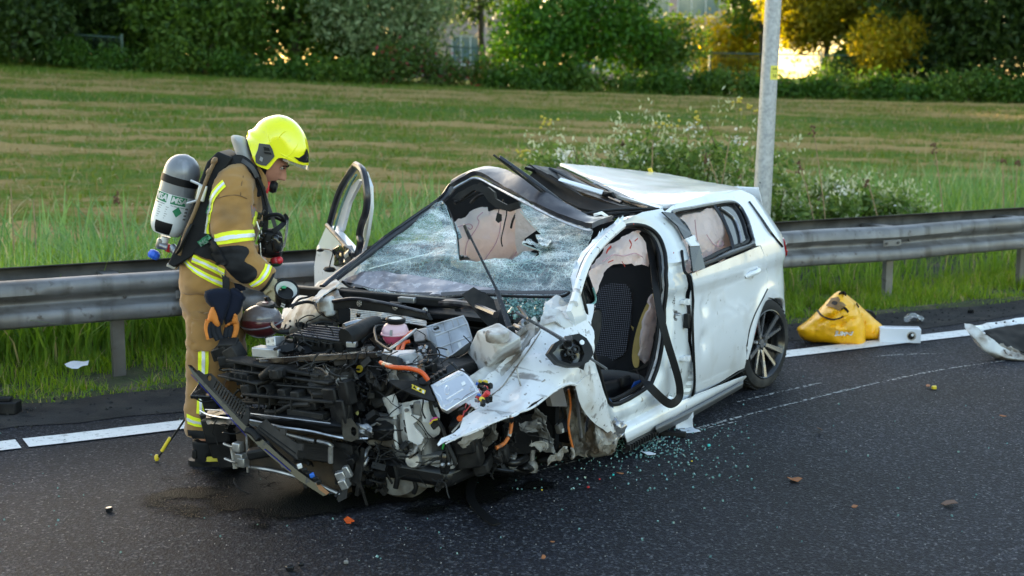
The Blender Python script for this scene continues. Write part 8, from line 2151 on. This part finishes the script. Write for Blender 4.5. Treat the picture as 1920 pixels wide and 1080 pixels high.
def face_ribbon(name, P, w, mat, parent, th=.008, nrm=(0, -1, .15)):
 Q = cr(P, 6); V = []; nn_ = Vector(nrm)
 for i, p in enumerate(Q):
  t = (Q[min(i + 1, len(Q) - 1)] - Q[max(i - 1, 0)]).normalized(); s = t.cross(nn_).normalized()
  V += [p + s * w / 2, p - s * w / 2]
 F = [(2 * i, 2 * i + 1, 2 * i + 3, 2 * i + 2) for i in range(len(Q) - 1)]
 return MB().add(V, F).build(name, mat, parent, thick=th, sharp=60)
dlt = P_O - BO
face_ribbon('shoulder_strap', [bl(404, 312, -.08), on(418, 299, 'j', .015) + dlt, on(436, 298, 'j', .016) + dlt, on(455, 306, 'j', .016) + dlt, on(470, 322, 'j', .016) + dlt, on(480, 345, 'j', .016) + dlt, on(485, 368, 'j', .018) + dlt], .045, m_pad, ba)
face_ribbon('strap_pad', [on(424, 303, 'j', .022) + dlt, on(446, 303, 'j', .024) + dlt, on(464, 316, 'j', .024) + dlt, on(475, 336, 'j', .024) + dlt], .022, M('grey strap edge', (.07, .07, .075), .8), ba)
tubes('shoulder_hose', [([bl(470, 312, -.15), bl(482, 330, -.15), bl(492, 352, -.14), bl(497, 372, -.13), bl(500, 385, -.13)], .011)], m_rub, ba, 8)
face_ribbon('chest_strap', [bl(492, 350, -.13), bl(497, 385, -.13), bl(498, 420, -.13), bl(494, 450, -.13), bl(488, 480, -.13)], .028, m_pad, ba)
face_ribbon('neck_strap', [bl(490, 348, -.10), bl(500, 378, -.12), bl(512, 412, -.12), bl(522, 445, -.12)], .020, M('grey strap', (.06, .06, .065), .7), ba, .004)
for p, s in (((487, 405), .022), ((494, 398), .018), ((490, 420), .02), ((489, 455), .02), ((492, 470), .022)): MB().box(bl(*p, -.15), (s, .014, s * 1.6), (0, .3, 0)).build('strap_clip', m_gloss, ba, bevel=.003)
MB().tube([bl(481, 415, -.17), bl(486, 431, -.17)], .005, 6).build('carabiner', m_clip, ba); MB().tube([bl(489, 432, -.16), bl(490, 440, -.16)], .006, 6).build('ring', m_steel, ba)
MB().lathe([(.026, -.012), (.030, 0), (.026, .012)], bl(506, 350, -.05), frame((1, 0, .5)), 18).build('red_ring', m_red, ba)
MB().lathe([(.03, 0), (.034, .02), (.024, .035), (0, .036)], bl(507, 349, -.05), frame((1, 0, -.25)), 16).build('demand_valve', m_rub, ba)
MB().tube([bl(504, 342, -.07), bl(502, 352, -.08), bl(500, 362, -.08)], .008, 8).build('red_tag', m_red, ba)
# ---- face mask hanging on his chest
MK = thing('face_mask', 'black breathing mask hanging on the firefighter\'s chest', 'mask', ps(515, 440, -.10))
MO = Vector(MK.location); dm = P_O - MO
def mk(name, q, wd, D, mat, dy=-.10, sm=3, res=3.5):
 o = inflate(name, smooth_loop(q, sm), None, wd, D, mat, None, dy, res); o.location = dm; o.parent = MK; return o
def ml_(px, py, dy=-.10): return ps(px, py, dy) - MO
mk('mask_body', [(488, 432), (505, 428), (522, 430), (530, 445), (530, 470), (526, 482), (505, 484), (490, 478), (484, 460)], .07, 14, m_rub)
mk('mask_cup', [(505, 440), (520, 436), (530, 448), (531, 468), (522, 478), (508, 474), (504, 458)], .085, 10, m_gloss)
tubes('head_harness', [([ml_(496, 410, -.16), ml_(505, 404, -.17), ml_(520, 402, -.17), ml_(530, 408, -.16), ml_(532, 420, -.14)], .010), ([ml_(496, 412, -.02), ml_(515, 408, .0), ml_(530, 414, -.02)], .009)], m_rub, MK, 8)
face_ribbon('mask_seal', [ml_(512, 434, -.17), ml_(522, 428, -.17), ml_(533, 418, -.15), ml_(537, 410, -.13), ml_(533, 404, -.10)], .026, m_pad, MK, .006)
patch('mask_visor', [[ml_(537, 412, -.17), ml_(534, 440, -.17), ml_(530, 464, -.16)], [ml_(541, 414, -.10), ml_(538, 440, -.10), ml_(533, 464, -.10)], [ml_(537, 412, -.03), ml_(534, 440, -.03), ml_(530, 464, -.04)]], m_visor, MK, 5, 5, .003)
MB().lathe([(.03, 0), (.034, .012), (.03, .03), (.012, .034)], ml_(518, 484, -.12), frame((.2, -.3, -1)), 18).build('red_valve', M('dark red valve', (.30, .015, .02), .35), MK)
MB().ball(ml_(524, 488, -.14), (.02, .02, .02), 12).build('valve_cap', M('red cap', (.55, .02, .03), .35), MK)
MB().ball(ml_(516, 494, -.12), (.036, .03, .018), 12).build('valve_base', M('dark green base', (.015, .05, .03), .4), MK)
tubes('chain', [([ml_(486, 440, -.17), ml_(488, 462, -.18), ml_(490, 480, -.18), ml_(500, 490, -.17)], .004)], m_steel, MK, 6)
for p in ((486, 452), (490, 448), (496, 440), (500, 455), (494, 468), (510, 452), (526, 448)): MB().box(ml_(*p, -.18), (.016, .012, .022), (.2, .3, 0)).build('buckle', m_gloss, MK, bevel=.003)
# ---- work gloves and pouch hanging from his belt
m_navy = M('navy glove cloth', (.006, .009, .022), .85, sheen=.05, bump=(60, .4, .003))
m_orl = M('orange glove leather', (.62, .20, .03), .8, var=(12, .2), bump=(60, .4, .003))
m_dgrey = M('dark grey grip', (.016, .018, .024), .8, bump=(120, .5, .002))
def wglove(label, ox, oy, cuff, orange, fingers, dy):
 t = thing('work_glove', label, 'glove', ps(ox, oy, dy), 0, 'work gloves hanging from the belt'); o = Vector(t.location); d = P_O - o
 q = inflate('cuff', smooth_loop(cuff, 2), None, .035, 9, m_navy, None, dy, 4); q.location = d; q.parent = t
 for k in orange:
  q = inflate('palm', smooth_loop(k, 2), None, .040, 8, m_orl, None, dy - .004, 4); q.location = d; q.parent = t
 for f, mt in fingers:
  tubes('finger', [([ps(x, y, dy - .012) - o for x, y in f], (.0165, .0125))], mt, t, 10)
 return t
wglove('navy and orange work glove hanging in front on the trouser leg', 405, 575, [(384, 546), (410, 540), (430, 542), (434, 560), (428, 580), (420, 600), (414, 612), (405, 596), (398, 578), (386, 566)], [[(396, 576), (404, 574), (410, 592), (414, 612), (404, 614), (396, 604), (388, 612), (390, 592)]],
  [([(396, 602), (392, 618), (395, 634)], m_dgrey), ([(402, 606), (401, 622), (408, 638)], m_dgrey), ([(408, 608), (410, 624), (416, 636)], m_dgrey), ([(391, 600), (388, 616), (392, 636)], m_orl)], -.31)
wglove('second navy and orange work glove hanging behind with its thumb out', 437, 575, [(430, 542), (446, 542), (461, 558), (456, 566), (452, 582), (444, 592), (434, 600), (424, 612), (420, 598), (424, 576)], [[(436, 586), (442, 584), (446, 596), (446, 612), (438, 608), (428, 614), (418, 618), (424, 606), (434, 602)]],
  [([(428, 612), (424, 624), (422, 636)], m_dgrey), ([(434, 610), (432, 622), (430, 632)], m_dgrey), ([(442, 604), (443, 618), (438, 634)], m_orl)], -.29)
def bp3(px, py, dy): return ps(px, py, dy) - P_O
face_ribbon('side_strap', [bp3(421, 505, -.30), bp3(424, 525, -.31), bp3(424, 545, -.31)], .035, m_pad, person)
face_ribbon('side_strap', [bp3(440, 505, -.22), bp3(448, 530, -.24), bp3(452, 545, -.24)], .05, m_navy, person)
MB().lathe([(.012, 0), (.016, .01), (.012, .03)], bp3(424, 512, -.32), None, 10).build('snap_hook', m_steel, person)
# ---- dipstick poking out of the wreck to the asphalt
dt_, db_ = ps(400, 692, -.10), ground(294, 861, .012)
ds = thing('dipstick', 'thin black dipstick with a yellow tip leaning from the wreck to the asphalt', 'dipstick', db_)
v_ = dt_ - db_
MB().tube(cr([(0, 0, 0), v_ * .5 + Vector((.01, 0, -.01)), v_], 8), .0055, 8).build('rod', m_wire, ds)
MB().tube([v_ * .09, v_ * .24], .010, 10).build('grip', m_plug, ds); MB().ball((0, 0, .008), (.014, .014, .02), 10).build('tip', m_plug, ds)
MB().lathe([(.012, -.01), (.012, .01)], v_ * .60, frame(v_), 10).build('collar', m_wire, ds)
# ================================================================== THINGS ON THE ROAD
m_paper = M('white paper', (.70, .72, .76), .7, bump=(20, .3, .006))
m_card = M('white card box', (.66, .68, .74), .55, bump=(12, .1, .004))
m_yb = M('yellow woven plastic bag', (.86, .43, .004), .42, coat=.15, var=(5, .08), bump=(9, .45, .02))
m_brown = M('brown print', (.21, .115, .035), .6)
# ---- yellow shopping bag
bg0 = ground(1562, 648); BY = bg0.y + .12
bag = thing('shopping_bag', 'slumped yellow shopping bag with a smiling face lying behind the rear wheel', 'bag', Vector((bg0.x, BY, 0)))
def bd(px, py, dy=0.0): return depth(px, py, BY + dy) - Vector((bg0.x, BY, 0))
def bag_lobe(name, ol, wd, D, dy, seed):
 ol = smooth_loop(ol, 2); v, f = fill(ol, [], 4.5)
 A = np.array(ol); a, b = A, np.roll(A, -1, 0); ab = b - a
 def dist(p):
  t = np.clip(((p - a) * ab).sum(1) / np.maximum((ab * ab).sum(1), 1e-9), 0, 1)
  return float(np.sqrt((((a + ab * t[:, None]) - p) ** 2).sum(1)).min())
 N1 = []; N2 = []
 for p in v:
  k = 1 - (1 - min(1, dist(p) / D)) ** 2
  q = bd(p[0], p[1]); w = wd * k ** .6 + 0.024 * k * n3((q.x * 7 + seed, q.z * 9, 0), 1.3) + .07 * k * abs(n3((q.x * 4 - q.z * 5, q.z * 4 + seed, 3), 1.0))
  for sgn, N_ in ((-1, N1), (1, N2)):
   z = bd(p[0], p[1], dy + sgn * w); z.z = max(.004, z.z); N_.append(z)
 mb = MB(); mb.add(N1, f); mb.add(N2, [t[::-1] for t in f])
 return mb.build(name, m_yb, bag, sharp=45, weld=True)
body_ = bag_lobe('bag_body', [(1571, 546), (1579, 548), (1598, 562), (1608, 574), (1616, 592), (1622, 612), (1623, 634), (1620, 651), (1602, 655), (1585, 653), (1545, 645), (1508, 638), (1497, 625), (1495, 614), (1512, 602), (1535, 580), (1556, 558)], .15, 34, .0, 0)
bag_lobe('bag_side', [(1580, 552), (1600, 562), (1614, 574), (1640, 598), (1658, 614), (1655, 630), (1648, 641), (1626, 641), (1610, 636), (1598, 610)], .12, 22, .16, 5)
BV['b'] = tree_of(body_.data); BAG_O = Vector(bag.location)
def onb(px, py, off=.004):
 off += .008
 r = sight(px, py); h = BV['b'].ray_cast(EYE - BAG_O, r.normalized())
 if h[0] is None: return bd(px, py, -.1)
 n = h[1] if h[1].dot(r) < 0 else -h[1]
 return h[0] + n * off
def bdrape(name, q, mat, off=.004):
 v, f = fill(q, [], 2.5); mb = MB().add([onb(a, b, off) for a, b in v], f)
 a, b, c = (Vector(mb.V[i]) for i in mb.F[0])
 if (b - a).cross(c - a).dot(EYE - BAG_O - a) < 0: mb.F = [t[::-1] for t in mb.F]
 return mb.build(name, mat, bag, thick=.0015)
bdrape('star_patch', [(1550, 574), (1557, 566), (1560, 561), (1572, 558), (1575, 567), (1585, 573), (1575, 577), (1573, 584), (1563, 579)], m_brown)
bdrape('eye', [(1566 + 5.2 * math.cos(a), 570 + 3.9 * math.sin(a)) for a in np.linspace(0, 2 * math.pi, 14)[:-1]], m_ink, .007)
for nm, q, w in (('smile', [(1534, 583), (1540, 592), (1551, 599), (1564, 599), (1574, 595), (1581, 591)], .010), ('wink', [(1576, 579), (1582, 579), (1589, 586)], .011), ('handle_stub', [(1574, 553), (1580, 551), (1586, 552)], .016), ('handle_stub', [(1604, 571), (1610, 576)], .010)):
 P = cr([onb(x, y, .003) for x, y in q], 6)
 MB().tube(P, w, 6, flat=.3, up=(0, 1, .3)).build(nm, m_ink, bag)
tubes('bag_handle', [([bd(1622, 582, .25), bd(1634, 586, .28), bd(1642, 596, .26)], .012)], m_rub, bag)
def drape_text(s, px, py, size, slope, put_on, mat, parent, sx=1.0):
 o = text(s, size, 'lettering', mat, parent, (0, 0, 0), Matrix.Identity(3), 0, shear=.2, bold=size * .05)
 o.matrix_local = Matrix.Identity(4)
 for v in o.data.vertices: v.co = put_on(px + v.co.x * sx, py - v.co.y + v.co.x * slope, .006 + v.co.z * 0)
 return o
drape_text('JUMBO', 1582, 624, 11, .07, onb, m_white_p, bag, .95)
# ---- long white box beside it
wb0_ = ground(1692, 645)
wbx = thing('white_box', 'long white carton with a round picture leaning against the yellow bag', 'box', wb0_ + Vector((0, .1, 0)), R(-7))
MB().box((0, 0, .058), (.315, .12, .112), (0, R(0), 0)).build('carton', m_card, wbx, bevel=.002)
MB().lathe([(.036, 0), (.036, .0008), (0, .0008)], (.085, -.0602, .058), frame((0, -1, 0)), 24).build('round_picture', m_steel, wbx)
MB().lathe([(.026, 0), (.026, .0012), (0, .0012)], (.083, -.0606, .056), frame((0, -1, 0)), 20).build('picture_centre', m_gloss, wbx)
MB().lathe([(.011, 0), (.011, .0016), (0, .0016)], (.092, -.0608, .066), frame((0, -1, 0)), 14).build('picture_spot', m_paper, wbx)
MB().box((.02, .02, .1146), (.26, .02, .0012)).build('lid_slot', m_gear, wbx, smooth=False)
# ---- torn bumper at the right edge
fb = ground(1868, 672)
frag = thing('bumper_fragment', 'torn white bumper piece with black backing lying at the right edge', 'bumper', fb)
def fd(px, py, dy): return depth(px, py, fb.y + dy) - fb
patch('bumper_skin', [[fd(1808, 606, .10), fd(1830, 612, .03), fd(1856, 634, -.02), fd(1880, 650, -.05), (fd(1925, 668, -.08)), fd(1990, 676, -.10)], [fd(1809, 614, .06), fd(1826, 634, -.02), fd(1850, 655, -.06), fd(1880, 668, -.10), fd(1925, 676, -.12), fd(1990, 684, -.14)], [fd(1813, 622, .08), fd(1834, 648, .02), fd(1860, 668, .0), fd(1888, 678, .0), fd(1925, 681, .0), fd(1990, 688, .0)]], m_bare, frag, 8, 6, .006, .010, 9)
patch('bumper_rim', [[fd(1826, 611, .25), fd(1870, 603, .40), fd(1925, 594, .50), fd(1990, 586, .60)], [fd(1832, 616, .20), fd(1875, 613, .33), fd(1925, 605, .42), fd(1990, 598, .5)], [fd(1840, 622, .20), fd(1880, 620, .33), fd(1925, 612, .42), fd(1990, 606, .5)]], m_white2, frag, 8, 5, .006, .006, 9)
patch('bumper_liner', [[fd(1846, 620, .20), fd(1880, 612, .30), fd(1925, 606, .38), fd(1990, 600, .46)], [fd(1858, 632, .10), fd(1890, 630, .16), fd(1925, 628, .2), fd(1990, 622, .25)], [fd(1868, 644, .02), fd(1895, 652, .0), fd(1925, 660, .0), fd(1990, 664, .0)]], m_head, frag, 8, 6, .008, .010, 6)
patch('torn_edge', [[fd(1872, 646, .0), fd(1890, 650, -.02), fd(1910, 658, -.03)], [fd(1876, 656, -.06), fd(1894, 662, -.07), fd(1915, 668, -.08)], [fd(1884, 664, -.08), fd(1900, 668, -.09), fd(1922, 674, -.10)]], m_mud, frag, 6, 6, .005, .022, 18, sharp=20)
for p in ((1868, 606), (1884, 604), (1900, 602)): MB().ball(fd(*p, .36), (.010, .004, .007), 8).build('clip_hole', m_wire, frag)
# ---- papers, strips, leaves and shards
def flat(name, label, cat, px, mat, z=.012, th=.002, curl=.02, group=None, res=.03, seed=0):
 P = [ground(x, y, 0) for x, y in px]; c = sum(P, Vector()) / len(P)
 v, f = fill([(p.x - c.x, p.y - c.y) for p in P], [], res)
 mb = MB().add([(a, b, z + curl * (.5 + n3((a * 1 + c.x, b + c.y, seed), 6))) for a, b in v], f)
 o = mb.build(name, mat, None, thick=th, loc=(c.x, c.y, 0)); return tag(o, label, cat, group)
pc2 = ground(1284, 803)
pw = thing('paper_packet', 'open white paper packet standing on the asphalt beside the sill', 'paper', pc2)
def pd(px, py, dy=0.0): return depth(px, py, pc2.y + dy) - pc2
patch('packet_back', [[pd(1267, 774, .02), pd(1283, 776, .03), pd(1299, 772, .02)], [pd(1268, 790, .0), pd(1283, 791, .02), pd(1299, 788, .0)], [pd(1267, 804, -.01), pd(1284, 803, .0), pd(1300, 801, -.01)]], m_paper, pw, 5, 5, .002, .006, 16)
patch('packet_flap', [[pd(1268, 803, -.01), pd(1284, 803, .0), pd(1300, 801, -.01)], [pd(1276, 807, -.08), pd(1292, 808, -.08), pd(1308, 805, -.06)], [pd(1278, 811, -.12), pd(1296, 811, -.12), pd(1314, 808, -.1)]], m_paper, pw, 5, 4, .002, .004, 16)
flat('paper_scrap', 'white paper scrap beside the black bar near the sill', 'paper', [(1203, 818), (1222, 812), (1236, 808), (1226, 820), (1212, 824)], m_paper)
flat('paper_strip', 'narrow white strip among the green glass crumbs', 'paper', [(1200, 848), (1208, 849), (1218, 854), (1230, 855), (1228, 860), (1214, 859), (1204, 853)], m_paper)
flat('paper_scrap', 'white litter lying in the verge grass at the left', 'litter', [(122, 713), (140, 708), (168, 704), (166, 710), (148, 717), (126, 719)], m_paper, .10)
bb = ground(1262, 819); o = MB().box((0, 0, .018), (.15, .035, .030), (0, 0, 0)).box((-.05, .01, .04), (.035, .02, .03)).build('plastic_bar', m_black, None, bevel=.005, loc=bb, rot=(0, 0, R(-12))); tag(o, 'short black plastic bar among the glass crumbs by the sill', 'debris')
P = [ground(x, y, .012) for x, y in ((888, 898), (882, 918), (884, 938), (900, 960), (918, 976), (932, 984))]
o = face_ribbon('rubber_strip', [p - P[0] for p in P], .045, m_rub, None, .006, (0, 0, 1)); o.location = P[0]; tag(o, 'curved black rubber strip in the road in front of the wreck', 'debris')
m_leaf = M('dry orange brown leaf', (.30, .11, .035), .75, bump=(30, .5, .01)); m_leaf2 = M('dark brown leaf', (.13, .07, .045), .8, bump=(30, .5, .01))
for lb, px, py, w, h, mt in (('orange brown dry leaf on the road right of the glass crumbs', 1490, 902, 28, 7, m_leaf), ('dark brown crumpled leaf near the right edge of the road', 1780, 948, 32, 7, m_leaf2), ('small brown leaf below the glass crumbs', 1163, 900, 14, 5, m_leaf), ('tiny tan leaf low on the right of the road', 1602, 957, 12, 5, m_leaf), ('tiny brown leaf right of the sheet of paper', 1537, 812, 12, 6, m_leaf2),
        ('small tan leaf low in the middle of the road', 1019, 1058, 9, 4, m_leaf), ('tiny tan leaf left of the middle low on the road', 1036, 1030, 9, 4, m_leaf), ('tan leaf fragment near the right edge by the bumper', 1880, 790, 14, 4, m_leaf), ('tan chip behind the rear wheel on the road', 1740, 728, 9, 4, m_leaf)):
 flat('dry_leaf', lb, 'leaf', [(px - w / 2, py + h * .2), (px - w * .2, py - h * .5), (px + w * .25, py - h * .3), (px + w / 2, py + h * .1), (px + w * .2, py + h * .5), (px - w * .25, py + h * .45)], mt, .012, .003, .03, 'dry leaves on the road', .03, px)
flat('orange_shard', 'bright orange splinter on the road below the puddle', 'debris', [(645, 980), (652, 977), (660, 980), (664, 984), (656, 984), (658, 988), (650, 985)], m_orange, .012, .006)
m_cyan = M('turquoise plastic', (.02, .52, .48), .4)
for lb, px, py, mt, s in (('turquoise shard right of the glass crumbs', 1329, 838, m_cyan, 9), ('turquoise shard below the glass crumbs', 1150, 893, m_cyan, 7), ('red shard below the glass crumbs', 1103, 916, m_red, 7), ('red splinter left of the small brown leaf', 1124, 901, m_red, 5), ('yellow shard left of the red shard', 1016, 921, m_plug, 5), ('yellow shard right of the glass crumbs', 1297, 867, m_plug, 5),
       ('black shard at the bottom of the road', 546, 1071, m_gloss, 20), ('black chip above the black shard', 564, 1063, m_gloss, 14), ('grey chip in the road below the orange splinter', 649, 1058, m_gear, 13), ('black sliver on the road left of the puddle', 205, 960, m_gloss, 18), ('small colourful wrapper in the road behind the bumper', 1752, 730, m_plug, 12), ('black block lying by the road edge at the right', 1820, 588, m_gloss, 16)):
 c = ground(px, py); k = s / (FPX / c.y); h_ = .03 if s < 15 else .05
 q = [(k * .5 * math.cos(a) * random.Random(px + i).uniform(.6, 1.1), k * .4 * math.sin(a) * random.Random(py + i).uniform(.6, 1.2)) for i, a in enumerate(np.linspace(0, 2 * math.pi, 7)[:-1])]
 o = MB().prism(q, min(h_, k * .45), (0, 0, .004), Euler((.06, -.08, 0)).to_matrix()).build('shard', mt, None, bevel=.002, loc=c); tag(o, lb, 'debris', 'shards on the road')
c = ground(14, 775); o = MB().prism([(-.16, -.05), (.07, -.06), (.075, .05), (-.02, .07), (-.15, .06)], .075, (0, 0, .004)).box((-.03, 0, .09), (.12, .05, .03)).build('plastic_block', m_black, None, bevel=.008, loc=c); tag(o, 'black plastic piece lying on the road edge at the left', 'debris')
c = ground(1712, 606); o = patch('clear_scrap', [[(-.08, -.03, .02), (0, -.05, .06), (.08, -.02, .02)], [(-.07, .02, .05), (0, .03, .08), (.09, .02, .04)], [(-.05, .06, .02), (.02, .07, .05), (.08, .06, .01)]], m_visor, None, 5, 5, .003, .02, 20); o.location = c; tag(o, 'crumpled clear plastic on the road edge behind the yellow bag', 'debris')
g = random.Random(31); pts = []
for _ in range(520):
 t = min(1.6, abs(g.gauss(0, .55))); px, py = 1165 + g.gauss(30, 60), 842 + g.gauss(0, 16) - (g.random() * 20)
 pts.append(ground(px, py, .006))
for _ in range(150): pts.append(ground(g.uniform(960, 1420), g.uniform(790, 920), .005))
for _ in range(120): pts.append(ground(g.uniform(0, 1900), g.uniform(700, 1060), .004))
crumbs('glass_crumbs', pts, .0085, m_crumb, None, 'green glass crumbs scattered on the asphalt beside the sill', 'glass')
m_grit = M('pale grit', (.30, .29, .28), .8); m_grit2 = M('dark grit', (.03, .03, .03), .8)
crumbs('grit', [ground(g.uniform(-50, 1970), 560 + 530 * g.random() ** .7, .002) for _ in range(500)], .004, m_grit, None, 'pale grit and chips scattered over the asphalt', 'grit')
crumbs('grit', [RD(g.uniform(-2, 12), g.gauss(8.7, .22), .004) for _ in range(500)], .016, m_grit2, None, 'dark soil crumbs along the edge of the road', 'grit')
